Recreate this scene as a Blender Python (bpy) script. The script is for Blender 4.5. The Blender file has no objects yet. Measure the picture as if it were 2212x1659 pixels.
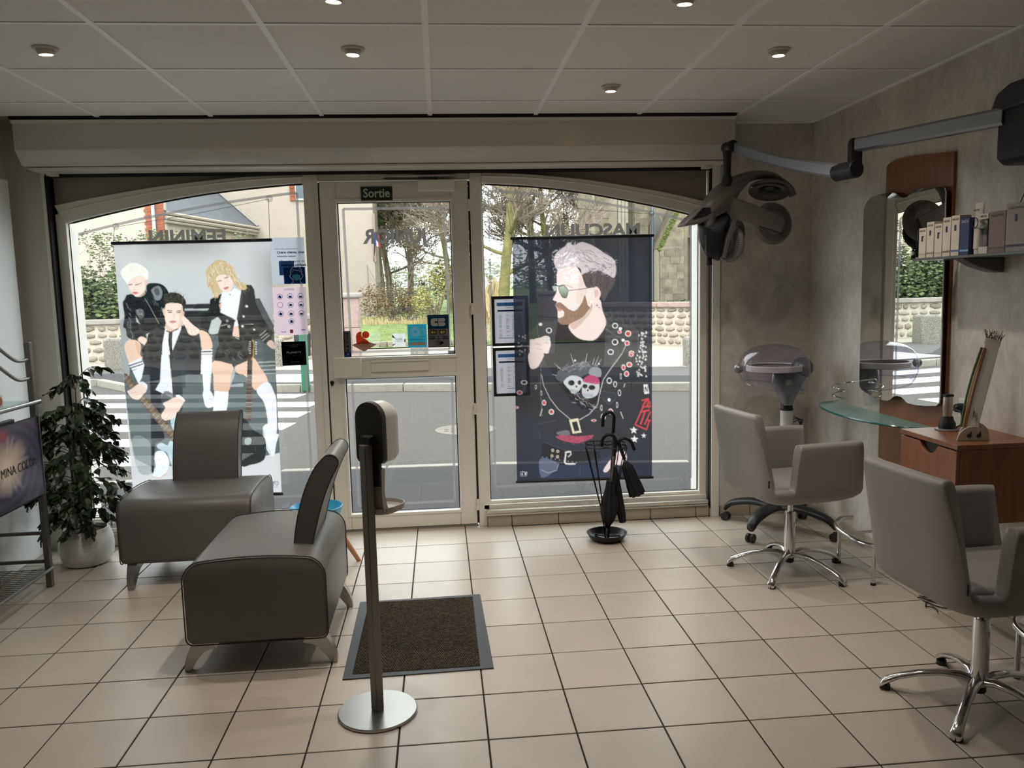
import bpy, bmesh, math, random
import numpy as np
from mathutils import Vector, Matrix, Euler, Quaternion

random.seed(7)
SC = bpy.context.scene
COL = SC.collection
PI = math.pi

# ------------------------------------------------------------------ camera
CAM_H = 1.4868
def cam_axes(yaw, pitch, roll):
    cy, sy, cp, sp, cr, sr = math.cos(yaw), math.sin(yaw), math.cos(pitch), math.sin(pitch), math.cos(roll), math.sin(roll)
    fwd = Vector((sy * cp, cy * cp, sp)); right = Vector((cy, -sy, 0)); up = right.cross(fwd)
    return cr * right + sr * up, -sr * right + cr * up, fwd
r_, u_, f_ = cam_axes(.0878, -.1164, -.0246)
cd = bpy.data.cameras.new('camera'); cam = bpy.data.objects.new('camera', cd); COL.objects.link(cam)
m4 = Matrix((r_, u_, -f_)).transposed().to_4x4(); m4.translation = Vector((0, 0, CAM_H))
cam.matrix_world = m4
cd.sensor_fit = 'HORIZONTAL'; cd.sensor_width = 36.0; cd.lens = 1712.13 * 36.0 / 2212.0
cd.clip_start = .05; cd.clip_end = 400
SC.camera = cam

# ------------------------------------------------------------------ sky, exposure, render look
W = bpy.data.worlds.new('overcast_sky'); SC.world = W; W.use_nodes = True
bg = W.node_tree.nodes['Background']
bg.inputs['Color'].default_value = (.93, .965, 1.0, 1); bg.inputs['Strength'].default_value = 2.8
sd = bpy.data.lights.new('sun', 'SUN'); sd.energy = 1.2; sd.angle = .6; sd.color = (1, .95, .88)
so = bpy.data.objects.new('sun', sd); COL.objects.link(so); so.rotation_euler = (math.radians(38), 0, math.radians(-35))
vs = SC.view_settings
vs.view_transform = 'Standard'; vs.look = 'None'; vs.gamma = 1.0; vs.use_curve_mapping = False; vs.exposure = 1.1
try:
    cy = SC.cycles
    cy.use_denoising = True; cy.max_bounces = 10; cy.diffuse_bounces = 5; cy.glossy_bounces = 5
    cy.transmission_bounces = 6; cy.transparent_max_bounces = 24; cy.sample_clamp_indirect = 6.0
    cy.caustics_reflective = False; cy.caustics_refractive = False
except Exception:
    pass
SPOT_W = 16.5
for (x0, x1, z0, z1) in ((-2.16, -.79, .15, 2.15), (-.6, .083, .11, 2.05), (.28, 1.64, .15, 2.15)):
    pl = bpy.data.lights.new('sky_portal', 'AREA'); pl.shape = 'RECTANGLE'; pl.size = x1 - x0; pl.size_y = z1 - z0
    try: pl.cycles.is_portal = True
    except Exception: pass
    po = bpy.data.objects.new('sky_portal', pl); COL.objects.link(po)
    po.location = ((x0 + x1) / 2, 5.06, (z0 + z1) / 2); po.rotation_euler = (-PI / 2, 0, 0)   # faces the room (-Y)

# ------------------------------------------------------------------ materials
def lin(c):
    return c / 12.92 if c <= .04045 else ((c + .055) / 1.055) ** 2.4
def C(h):
    if not isinstance(h, str): return tuple(h)[:3]
    h = h.lstrip('#')
    return tuple(lin(int(h[i:i + 2], 16) / 255) for i in (0, 2, 4))
MATS = {}
def mat(name, col, rough=.5, metal=0., var=0., vscale=6., bump=0., bscale=80., bdist=.004, spec=.5, coat=0., emit=0., rand=0., stretch=None, detail=4., sheen=0.):
    if name in MATS: return MATS[name]
    m = bpy.data.materials.new(name); m.use_nodes = True
    nt = m.node_tree; N = nt.nodes; L = nt.links
    b = N['Principled BSDF']; col = C(col)
    b.inputs['Base Color'].default_value = (*col, 1); b.inputs['Roughness'].default_value = rough
    b.inputs['Metallic'].default_value = metal; b.inputs['Specular IOR Level'].default_value = spec
    b.inputs['Coat Weight'].default_value = coat; b.inputs['Sheen Weight'].default_value = sheen
    tc = N.new('ShaderNodeTexCoord'); src = tc.outputs['Object']
    if stretch:
        mp = N.new('ShaderNodeMapping'); mp.inputs['Scale'].default_value = stretch
        L.new(src, mp.inputs['Vector']); src = mp.outputs['Vector']
    out = None
    if var:
        n = N.new('ShaderNodeTexNoise'); n.inputs['Scale'].default_value = vscale; n.inputs['Detail'].default_value = detail
        L.new(src, n.inputs['Vector'])
        r = N.new('ShaderNodeValToRGB'); e = r.color_ramp.elements
        e[0].position = .3; e[1].position = .7
        e[0].color = (*[max(0, c * (1 - var)) for c in col], 1); e[1].color = (*[min(1, c * (1 + var)) for c in col], 1)
        L.new(n.outputs['Fac'], r.inputs['Fac']); out = r.outputs['Color']
    if rand:
        oi = N.new('ShaderNodeObjectInfo'); mr = N.new('ShaderNodeMapRange')
        mr.inputs['To Min'].default_value = 1 - rand; mr.inputs['To Max'].default_value = 1 + rand
        L.new(oi.outputs['Random'], mr.inputs['Value'])
        hs = N.new('ShaderNodeHueSaturation'); L.new(mr.outputs['Result'], hs.inputs['Value'])
        if out: L.new(out, hs.inputs['Color'])
        else: hs.inputs['Color'].default_value = (*col, 1)
        out = hs.outputs['Color']
    if out: L.new(out, b.inputs['Base Color'])
    if bump:
        n2 = N.new('ShaderNodeTexNoise'); n2.inputs['Scale'].default_value = bscale; n2.inputs['Detail'].default_value = 3
        L.new(src, n2.inputs['Vector'])
        bp = N.new('ShaderNodeBump'); bp.inputs['Strength'].default_value = bump; bp.inputs['Distance'].default_value = bdist
        L.new(n2.outputs['Fac'], bp.inputs['Height']); L.new(bp.outputs['Normal'], b.inputs['Normal'])
    if emit:
        b.inputs['Emission Color'].default_value = (*col, 1); b.inputs['Emission Strength'].default_value = emit
    MATS[name] = m
    return m
def pane_mat(name, tint=(.96, .98, .97), refl=.12, rough=0.):
    """thin glass: lets light straight through, reflects at the surface"""
    if name in MATS: return MATS[name]
    m = bpy.data.materials.new(name); m.use_nodes = True
    nt = m.node_tree; N = nt.nodes; L = nt.links
    N.remove(N['Principled BSDF'])
    t = N.new('ShaderNodeBsdfTransparent'); t.inputs['Color'].default_value = (*tint, 1)
    g = N.new('ShaderNodeBsdfGlossy'); g.inputs['Roughness'].default_value = rough
    lw = N.new('ShaderNodeLayerWeight'); lw.inputs['Blend'].default_value = .5
    pw = N.new('ShaderNodeMath'); pw.operation = 'POWER'; pw.inputs[1].default_value = 4.0
    mt = N.new('ShaderNodeMath'); mt.operation = 'MULTIPLY_ADD'; mt.inputs[1].default_value = refl * 5; mt.inputs[2].default_value = refl * .35; mt.use_clamp = True
    mx = N.new('ShaderNodeMixShader')
    L.new(lw.outputs['Facing'], pw.inputs[0]); L.new(pw.outputs[0], mt.inputs[0]); L.new(mt.outputs[0], mx.inputs['Fac'])
    L.new(t.outputs[0], mx.inputs[1]); L.new(g.outputs[0], mx.inputs[2])
    L.new(mx.outputs[0], N['Material Output'].inputs['Surface'])
    MATS[name] = m
    return m
def film_mat(name, col, opacity=.85, transl=.4, attr=False, bright=1.0):
    """vinyl, paper or banner cloth on glass: diffuse + translucent, a little see-through"""
    if name in MATS: return MATS[name]
    m = bpy.data.materials.new(name); m.use_nodes = True
    nt = m.node_tree; N = nt.nodes; L = nt.links
    N.remove(N['Principled BSDF'])
    d = N.new('ShaderNodeBsdfDiffuse'); tl = N.new('ShaderNodeBsdfTranslucent'); tp = N.new('ShaderNodeBsdfTransparent')
    mx = N.new('ShaderNodeMixShader'); mx.inputs['Fac'].default_value = transl
    m2 = N.new('ShaderNodeMixShader'); m2.inputs['Fac'].default_value = opacity
    for s in (d, tl):
        s.inputs['Color'].default_value = (*C(col), 1)
    if attr:
        a = N.new('ShaderNodeVertexColor'); a.layer_name = 'print'
        for s in (d, tl): L.new(a.outputs['Color'], s.inputs['Color'])
    L.new(d.outputs[0], mx.inputs[1]); L.new(tl.outputs[0], mx.inputs[2])
    L.new(tp.outputs[0], m2.inputs[1]); L.new(mx.outputs[0], m2.inputs[2])
    L.new(m2.outputs[0], N['Material Output'].inputs['Surface'])
    MATS[name] = m
    return m
def attr_mat(name, rough=.5):
    if name in MATS: return MATS[name]
    m = mat(name, (.5, .5, .5), rough)
    a = m.node_tree.nodes.new('ShaderNodeVertexColor'); a.layer_name = 'print'
    m.node_tree.links.new(a.outputs['Color'], m.node_tree.nodes['Principled BSDF'].inputs['Base Color'])
    return m

# ------------------------------------------------------------------ mesh builder
def V(*a): return Vector(a)
def frame_of(d):
    d = Vector(d).normalized()
    a = Vector((0, 0, 1)) if abs(d.z) < .95 else Vector((1, 0, 0))
    x = a.cross(d).normalized(); y = d.cross(x)
    return x, y, d
class MB:
    def __init__(s): s.v = []; s.f = []
    def add(s, vs, fs):
        o = len(s.v); s.v += [tuple(v) for v in vs]; s.f += [tuple(i + o for i in f) for f in fs]; return s
    def box(s, x0, x1, y0, y1, z0, z1):
        vs = [(x, y, z) for z in (z0, z1) for y in (y0, y1) for x in (x0, x1)]
        return s.add(vs, [(0, 2, 3, 1), (4, 5, 7, 6), (0, 1, 5, 4), (2, 6, 7, 3), (0, 4, 6, 2), (1, 3, 7, 5)])
    def obox(s, c, size, rot=(0, 0, 0)):
        R = Euler(rot).to_matrix(); c = Vector(c)
        vs = [c + R @ Vector((x * size[0] / 2, y * size[1] / 2, z * size[2] / 2)) for z in (-1, 1) for y in (-1, 1) for x in (-1, 1)]
        return s.add(vs, [(0, 2, 3, 1), (4, 5, 7, 6), (0, 1, 5, 4), (2, 6, 7, 3), (0, 4, 6, 2), (1, 3, 7, 5)])
    def cyl(s, p0, p1, r0, r1=None, n=16, caps=True):
        return s.tube([p0, p1], [r0, r0 if r1 is None else r1], n, caps)
    def tube(s, pts, r, n=10, caps=True, closed=False, flat=1.0):
        pts = [Vector(p) for p in pts]; k = len(pts)
        rs = r if isinstance(r, (list, tuple)) else [r] * k
        vs = []; x = None
        for i, p in enumerate(pts):
            if closed: d = pts[(i + 1) % k] - pts[i - 1]
            else: d = pts[min(i + 1, k - 1)] - pts[max(i - 1, 0)]
            if d.length < 1e-9: d = Vector((0, 0, 1))
            d.normalize()
            if x is None: x, y, _ = frame_of(d)
            else:
                x = (x - d * x.dot(d))
                if x.length < 1e-6: x, y, _ = frame_of(d)
                x.normalize(); y = d.cross(x)
            for j in range(n):
                a = 2 * PI * j / n
                vs.append(p + x * (math.cos(a) * rs[i]) + y * (math.sin(a) * rs[i] * flat))
        fs = []
        for i in range(k if closed else k - 1):
            a, b = i * n, ((i + 1) % k) * n
            for j in range(n): fs.append((a + j, a + (j + 1) % n, b + (j + 1) % n, b + j))
        if caps and not closed:
            fs.append(tuple(range(n - 1, -1, -1))); fs.append(tuple((k - 1) * n + j for j in range(n)))
        return s.add(vs, fs)
    def lathe(s, prof, n=32, c=(0, 0, 0), axis=(0, 0, 1), cap0=True, cap1=True):
        x, y, d = frame_of(axis); c = Vector(c); vs = []
        for (r, h) in prof:
            for j in range(n):
                a = 2 * PI * j / n; vs.append(c + x * (math.cos(a) * r) + y * (math.sin(a) * r) + d * h)
        fs = []
        for i in range(len(prof) - 1):
            for j in range(n): fs.append((i * n + j, i * n + (j + 1) % n, (i + 1) * n + (j + 1) % n, (i + 1) * n + j))
        if cap0: fs.append(tuple(range(n - 1, -1, -1)))
        if cap1: fs.append(tuple((len(prof) - 1) * n + j for j in range(n)))
        return s.add(vs, fs)
    def prism(s, poly, o, ux, uy, depth):
        """poly of (a,b) in the plane o + a*ux + b*uy, extruded by the vector depth"""
        o, ux, uy, dp = Vector(o), Vector(ux), Vector(uy), Vector(depth); n = len(poly)
        vs = [o + ux * a + uy * b for a, b in poly]; vs += [v + dp for v in vs]
        fs = [tuple(range(n - 1, -1, -1)), tuple(range(n, 2 * n))]
        for i in range(n): fs.append((i, (i + 1) % n, n + (i + 1) % n, n + i))
        return s.add(vs, fs)
    def loft(s, rings, caps=True, closed=True):
        n = len(rings[0]); vs = [p for r in rings for p in r]; fs = []
        for i in range(len(rings) - 1):
            for j in range(n if closed else n - 1):
                fs.append((i * n + j, i * n + (j + 1) % n, (i + 1) * n + (j + 1) % n, (i + 1) * n + j))
        if caps and closed:
            fs.append(tuple(range(n - 1, -1, -1))); fs.append(tuple((len(rings) - 1) * n + j for j in range(n)))
        return s.add(vs, fs)
    def ell(s, c, r, n=16, m=10, rot=(0, 0, 0), z0=-1., z1=1.):
        R = Euler(rot).to_matrix(); c = Vector(c); rings = []
        for i in range(m + 1):
            t = math.asin(max(-1, min(1, z0))) + (math.asin(max(-1, min(1, z1))) - math.asin(max(-1, min(1, z0)))) * i / m
            rings.append([c + R @ Vector((r[0] * math.cos(t) * math.cos(2 * PI * j / n), r[1] * math.cos(t) * math.sin(2 * PI * j / n), r[2] * math.sin(t))) for j in range(n)])
        return s.loft(rings)
    def quad(s, a, b, c, d): return s.add([a, b, c, d], [(0, 1, 2, 3)])
    def mesh(s, name):
        me = bpy.data.meshes.new(name); me.from_pydata(s.v, [], s.f); me.update(); return me
    def build(s, name, m, parent=None, smooth=True, bevel=0., seg=2, sub=0, angle=.7, loc=None, merge=False, normals=True):
        me = s.mesh(name)
        if merge or normals:
            bm = bmesh.new(); bm.from_mesh(me)
            if merge: bmesh.ops.remove_doubles(bm, verts=bm.verts, dist=1e-5)
            if normals and len(bm.faces) < 60000: bmesh.ops.recalc_face_normals(bm, faces=bm.faces)
            bm.to_mesh(me); bm.free()
        return link(name, me, m, parent, smooth, bevel, seg, sub, angle, loc)
def link(name, me, m, parent=None, smooth=True, bevel=0., seg=2, sub=0, angle=.7, loc=None):
    if m: 
        if not me.materials: me.materials.append(m)
    if smooth:
        me.polygons.foreach_set('use_smooth', [True] * len(me.polygons))
        if not sub: me.set_sharp_from_angle(angle=angle)
    o = bpy.data.objects.new(name, me); COL.objects.link(o)
    if parent: o.parent = parent
    if loc: o.location = loc
    if bevel:
        b = o.modifiers.new('bevel', 'BEVEL'); b.width = bevel; b.segments = seg; b.limit_method = 'ANGLE'; b.angle_limit = .6
        b.harden_normals = False
    if sub:
        d = o.modifiers.new('sub', 'SUBSURF'); d.levels = sub; d.render_levels = sub
    return o
def thing(name, label, cat, loc=(0, 0, 0), rotz=0., group=None):
    o = bpy.data.objects.new(name, None); COL.objects.link(o)
    o.empty_display_size = .1; o.location = loc; o.rotation_euler = (0, 0, rotz); o['label'] = label; o['category'] = cat
    if group: o['group'] = group
    return o
def tag(o, label, cat, group=None):
    o['label'] = label; o['category'] = cat
    if group: o['group'] = group
    return o
def struct(o, label=None):
    o['kind'] = 'structure'
    if label: o['label'] = label
    return o
def stuff(o):
    o['kind'] = 'stuff'; return o
def part_label(o, t): o['label'] = t; return o
def dup(root, loc, rotz=0., label=None):
    r = root.copy(); COL.objects.link(r); r.location = loc; r.rotation_euler = (0, 0, rotz)
    if label: r['label'] = label
    for ch in list(root.children):
        c = ch.copy(); COL.objects.link(c); c.parent = r
        for g in list(ch.children):
            d = g.copy(); COL.objects.link(d); d.parent = c
    return r
def arc(c, r, a0, a1, n, ux, uz):
    c, ux, uz = Vector(c), Vector(ux), Vector(uz)
    return [c + ux * (r * math.cos(a0 + (a1 - a0) * i / n)) + uz * (r * math.sin(a0 + (a1 - a0) * i / n)) for i in range(n + 1)]
def smooth_path(pts, k=6):
    """Catmull-Rom through pts"""
    P = [Vector(p) for p in pts]; out = []
    for i in range(len(P) - 1):
        p0, p1, p2, p3 = P[max(i - 1, 0)], P[i], P[i + 1], P[min(i + 2, len(P) - 1)]
        for j in range(k):
            t = j / k
            out.append(.5 * ((2 * p1) + (p2 - p0) * t + (2 * p0 - 5 * p1 + 4 * p2 - p3) * t * t + (3 * p1 - p0 - 3 * p2 + p3) * t ** 3))
    out.append(P[-1]); return out
def text_mesh(body, size, extrude=.0005, bold=0., mirror=False, align='CENTER', spacing=1.0, width=None):
    """lettering lying in the local XZ plane, facing -Y; mirror=True reads backwards from -Y"""
    cu = bpy.data.curves.new('lettering', 'FONT'); cu.body = body; cu.size = size; cu.extrude = extrude; cu.offset = bold
    cu.align_x = align; cu.align_y = 'CENTER'; cu.space_character = spacing; cu.resolution_u = 3
    o = bpy.data.objects.new('lettering', cu); COL.objects.link(o)
    dg = bpy.context.evaluated_depsgraph_get(); dg.update()
    me = bpy.data.meshes.new_from_object(o.evaluated_get(dg))
    bpy.data.objects.remove(o); bpy.data.curves.remove(cu)
    k = len(me.vertices); co = np.zeros(k * 3); me.vertices.foreach_get('co', co); co = co.reshape(-1, 3)
    if width and k:
        w = co[:, 0].max() - co[:, 0].min(); co[:, 0] *= width / w
    x, y, z = co[:, 0].copy(), co[:, 1].copy(), co[:, 2].copy()
    co[:, 0] = -x if mirror else x; co[:, 1] = -z; co[:, 2] = y
    me.vertices.foreach_set('co', co.ravel()); 
    if mirror: me.flip_normals()
    me.update(); me.materials.clear()
    return me
def text(name, body, size, m, parent=None, loc=(0, 0, 0), rot=None, **k):
    me = text_mesh(body, size, **k)
    o = link(name, me, m, parent, smooth=False); o.location = loc
    if rot: o.rotation_euler = rot
    return o

# =================================================================== THE ROOM
H = 2.485; XL, XR, YB, YF = -2.46, 2.35, -2.0, 4.89
M_tile = mat('floor_tile_glaze', '#bab1a6', .34, var=.05, vscale=2.5, bump=.05, bscale=300, bdist=.001, rand=.045, spec=.5)
M_grout = mat('grout', '#1d1b19', .9, var=.2, vscale=20)
M_plaster = mat('wall_plaster_plain', '#d2cdc4', .75, var=.04, vscale=3, bump=.06, bscale=120)
M_panel = mat('ceiling_panel_paint', '#ecebe9', .9, var=.02, vscale=2, bump=.05, bscale=260, bdist=.001, rand=.015)
M_rail = mat('ceiling_rail_white', '#ffffff', .5)
M_pvc = mat('white_frame_plastic', '#e6e3da', .42, var=.02, vscale=4)
M_box = mat('shutter_box_plastic', '#cbc7bf', .22, var=.03, vscale=2, spec=.6)
M_infill = mat('arch_infill_plastic', '#948c85', .6)
M_black = mat('black_plastic', '#141414', .45)
M_gasket = mat('black_gasket', '#101012', .6)
M_plinth = mat('plinth_tile_glaze', '#aba293', .4, var=.06, vscale=6, rand=.05)
M_glass = pane_mat('window_glass')
M_alu = mat('brushed_aluminium', '#b9b9b6', .3, 1.0)
M_chrome = mat('chrome', '#d8d8da', .12, 1.0)

def stucco_mat():
    m = mat('polished_plaster', '#8d8478', .48, bump=.25, bscale=9, bdist=.01, spec=.5)
    nt = m.node_tree; N = nt.nodes; L = nt.links; b = N['Principled BSDF']
    tc = N.new('ShaderNodeTexCoord')
    n1 = N.new('ShaderNodeTexNoise'); n1.inputs['Scale'].default_value = 2.3; n1.inputs['Detail'].default_value = 5; n1.inputs['Distortion'].default_value = 1.2
    n2 = N.new('ShaderNodeTexNoise'); n2.inputs['Scale'].default_value = 7; n2.inputs['Detail'].default_value = 6; n2.inputs['Distortion'].default_value = 2.0
    mp = N.new('ShaderNodeMapping'); mp.inputs['Rotation'].default_value = (.6, 0, 0); mp.inputs['Scale'].default_value = (1, 1.8, .9)
    L.new(tc.outputs['Object'], mp.inputs['Vector']); L.new(tc.outputs['Object'], n1.inputs['Vector']); L.new(mp.outputs['Vector'], n2.inputs['Vector'])
    mx = N.new('ShaderNodeMath'); mx.operation = 'MULTIPLY_ADD'; mx.inputs[1].default_value = .55
    mh = N.new('ShaderNodeMath'); mh.operation = 'MULTIPLY'; mh.inputs[1].default_value = .45
    L.new(n2.outputs['Fac'], mh.inputs[0]); L.new(n1.outputs['Fac'], mx.inputs[0]); L.new(mh.outputs[0], mx.inputs[2])
    r = N.new('ShaderNodeValToRGB'); e = r.color_ramp.elements
    e[0].position = .34; e[0].color = (*C('#bbb6ae'), 1); e[1].position = .66; e[1].color = (*C('#dedad3'), 1)
    k = r.color_ramp.elements.new(.5); k.color = (*C('#cdc8c0'), 1)
    L.new(mx.outputs[0], r.inputs['Fac']); L.new(r.outputs['Color'], b.inputs['Base Color'])
    rr = N.new('ShaderNodeMapRange'); rr.inputs['To Min'].default_value = .55; rr.inputs['To Max'].default_value = .32
    L.new(n2.outputs['Fac'], rr.inputs['Value']); L.new(rr.outputs['Result'], b.inputs['Roughness'])
    return m
M_stucco = stucco_mat()

# ---- floor: grout bed with every tile a part
floor = struct(MB().box(XL, XR, YB, 5.06, -.12, -.004).build('floor', M_grout, smooth=False))
def tile_mesh(w, d, name='floor_tile'):
    b = MB(); e = .0015
    vs = [(sx * w / 2, sy * d / 2, -.006) for sx, sy in ((-1, -1), (1, -1), (1, 1), (-1, 1))]
    vs += [(sx * w / 2, sy * d / 2, -.0012) for sx, sy in ((-1, -1), (1, -1), (1, 1), (-1, 1))]
    vs += [(sx * (w / 2 - e), sy * (d / 2 - e), 0) for sx, sy in ((-1, -1), (1, -1), (1, 1), (-1, 1))]
    fs = [(8, 9, 10, 11)] + [(i, (i + 1) % 4, 4 + (i + 1) % 4, 4 + i) for i in range(4)] + [(4 + i, 4 + (i + 1) % 4, 8 + (i + 1) % 4, 8 + i) for i in range(4)]
    b.add(vs, fs); me = b.mesh(name); me.materials.append(M_tile); return me
full_tile = tile_mesh(.294, .294); cache = {}
back = MB()
for c in range(-7, 10):
    xa, xb = max(-.4886 + .3 * c, XL), min(-.4886 + .3 * (c + 1), XR)
    if xb - xa < .01: continue
    for r in range(-2, 23):
        ya, yb = max(4.5956 - .3 * r, YB), min(4.5956 - .3 * (r - 1), 5.05)
        if yb - ya < .01: continue
        if yb > 4.9 and not (-.8 < xb and xa < .3) and r == -1: continue
        w, d = xb - xa - .006, yb - ya - .006
        if yb < 1.45:
            back.box(xa + .003, xb - .003, ya + .003, yb - .003, -.006, 0); continue
        key = (round(w, 4), round(d, 4))
        me = full_tile if key == (.294, .294) else cache.setdefault(key, tile_mesh(w, d))
        o = bpy.data.objects.new('floor_tile', me); COL.objects.link(o); o.parent = floor
        o.location = ((xa + xb) / 2, (ya + yb) / 2, random.uniform(-.0003, .0003))
        o.rotation_euler = (random.uniform(-.0015, .0015), random.uniform(-.0015, .0015), 0)
stuff(back.build('floor_tiling', M_tile, floor, smooth=False))

# ---- suspended ceiling: panels and rails
ceiling = struct(MB().box(XL, XR, YB, 5.0, 2.52, 2.6).build('ceiling', M_plaster, smooth=False))
cols = [XL] + [-.0183 + .6 * k for k in range(-4, 4)] + [XR]
rows = [YB] + [4.316 - .6 * k for k in range(10, -1, -1)] + [YF]
for i in range(len(cols) - 1):
    for j in range(len(rows) - 1):
        xa, xb, ya, yb = cols[i], cols[i + 1], rows[j], rows[j + 1]
        if xb - xa < .03 or yb - ya < .03: continue
        if j == len(rows) - 2 and not xa > 1.7: yb = 4.63
        MB().box(xa + .011, xb - .011, ya + .011, yb - .011, 2.487, 2.50).build('ceiling_panel', M_panel, ceiling, smooth=False)
for x in cols[1:-1]:
    MB().box(x - .012, x + .012, YB, 4.64 if x < 1.7 else YF, 2.482, 2.519).build('ceiling_rail', M_rail, ceiling, smooth=False)
for y in rows[1:-1]:
    MB().box(XL, XR, y - .008, y + .012, 2.4835, 2.519).build('ceiling_rail', M_rail, ceiling, smooth=False)
MB().box(XR - .02, XR, YB, YF, 2.478, 2.519).build('edge_rail', M_rail, ceiling, smooth=False)
MB().box(1.77, XR, YF - .018, YF, 2.478, 2.519).build('edge_rail', M_rail, ceiling, smooth=False)
MB().box(-2.28, 1.76, 4.632, 4.66, 2.474, 2.519).build('shadow_gap', M_black, ceiling, smooth=False)

# ---- walls
wall_right = struct(MB().box(XR, XR + .15, YB - .1, 5.25, -.1, 2.6).build('wall_right', M_stucco, smooth=False))
wall_left = struct(MB().box(XL - .15, XL, YB - .1, 5.25, -.1, 2.6).build('wall_left', M_plaster, smooth=False))
wall_back = struct(MB().box(XL, XR, YB - .15, YB, -.1, 2.6).build('wall_back', mat('wall_paint_grey', '#8b8781', .8), smooth=False))
wf = MB().box(XL - .15, -2.24, 4.9, 5.13, -.1, 2.6).box(-2.24, 1.757, 4.94, 5.13, 2.21, 2.6)
wf.box(-3.8, XL - .15, 5.0, 5.13, -.3, 3.2).box(XR + .15, 3.8, 5.0, 5.13, -.3, 3.2).box(-2.6, 2.5, 5.0, 5.13, 2.6, 3.2)
wall_front = struct(wf.build('wall_front', M_plaster, smooth=False))
part_label(MB().box(1.757, XR, YF, 5.13, -.1, 2.6).build('pier', M_stucco, wall_front, smooth=False), 'polished grey plaster pier right of the shop window')
M_reveal = mat('outer_render', '#d9d6cf', .9, var=.05, vscale=30, bump=.3, bscale=120)
MB().box(-2.26, -2.185, 5.02, 5.13, -.1, 2.2).build('outer_reveal', M_reveal, wall_front, smooth=False)
MB().box(1.652, 1.757, 5.02, 5.13, -.1, 2.2).build('outer_reveal', M_reveal, wall_front, smooth=False)
MB().box(1.705, 1.757, 4.875, 5.02, 0, 2.24).build('jamb', M_pvc, wall_front, bevel=.003)
MB().box(-2.262, -2.24, 4.885, 5.02, 0, 2.24).build('jamb', M_pvc, wall_front, bevel=.003)
# roller shutter casing above the shop front
prof = [(4.64, 2.472), (4.64, 2.312), (4.655, 2.296), (4.70, 2.242), (4.72, 2.236), (4.93, 2.232), (4.93, 2.472)]
trim1 = struct(MB().prism(prof, (-2.27, 0, 0), (0, 1, 0), (0, 0, 1), (4.027, 0, 0)).build('trim_1', M_box, bevel=.004), 'long beige roller shutter casing above the shop front')
MB().box(-2.272, 1.759, 4.634, 4.64, 2.452, 2.470).build('casing_lip', M_pvc, trim1, smooth=False)
MB().box(-2.25, 1.745, 4.725, 4.93, 2.222, 2.232).build('casing_underside', M_pvc, trim1, smooth=False)
for x in (-2.19, 1.62):
    MB().box(x, x + .05, 4.80, 4.85, 2.20, 2.232).box(x + .012, x + .038, 4.795, 4.80, 2.204, 2.222).build('stop_bracket', M_pvc, trim1, bevel=.002)
MB().box(-2.24, 1.705, 4.90, 4.93, 2.205, 2.222).build('gap_shade_strip', M_gasket, trim1, smooth=False)  # dark strip painted in for the shaded gap under the casing
for x0 in (-2.24, 1.692):
    MB().box(x0 if x0 < 0 else x0 + .008, x0 + .012, 4.885, 4.93, .06, 2.21).build('shutter_guide', M_gasket, trim1, smooth=False)

# ---- tiled plinths
def plinth(name, x0, x1, y0, y1, z1, along, j0=0., lab=None):
    a0, a1 = (x0, x1) if along == 'x' else (y0, y1)
    g = MB().box(x0 + (0 if along == 'x' else .004), x1 - (0 if along == 'x' else 0), y0 + (.004 if along == 'x' else 0), y1, 0, z1 - .003)
    p = struct(g.build(name, M_grout, smooth=False), lab)
    cuts = [a0]; t = a0 + j0 if j0 else a0 + .3
    while t < a1 - .02: cuts.append(t); t += .3
    cuts.append(a1)
    for u, v in zip(cuts, cuts[1:]):
        if along == 'x': MB().box(u + .002, v - .002, y0, y0 + .008, 0, z1).build('plinth_tile', M_plinth, p, bevel=.0015, seg=1)
        else: MB().box(x0, x0 + .008, u + .002, v - .002, 0, z1).build('plinth_tile', M_plinth, p, bevel=.0015, seg=1)
    return p
plinth('baseboard_front', .255, 1.70, 4.9, 4.97, .072, 'x', .155)
plinth('baseboard_front_left', -2.235, -.80, 4.9, 4.97, .072, 'x', .1)
plinth('baseboard_pier', 1.765, 2.335, 4.876, 4.89, .07, 'x', .2)
plinth('baseboard_right', 2.336, 2.35, 1.2, 4.876, .07, 'y', .25)
for nm, a in (('trim_2', (.25, 1.69)), ('trim_3', (-2.235, -.80))):
    b = MB().box(a[0], a[1], 4.885, 4.98, .088, .112).box(a[0], a[1], 4.888, 4.97, .074, .086)
    struct(b.build(nm, mat('aluminium_sill', '#c9c6bd', .35, .6), bevel=.003))

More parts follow.
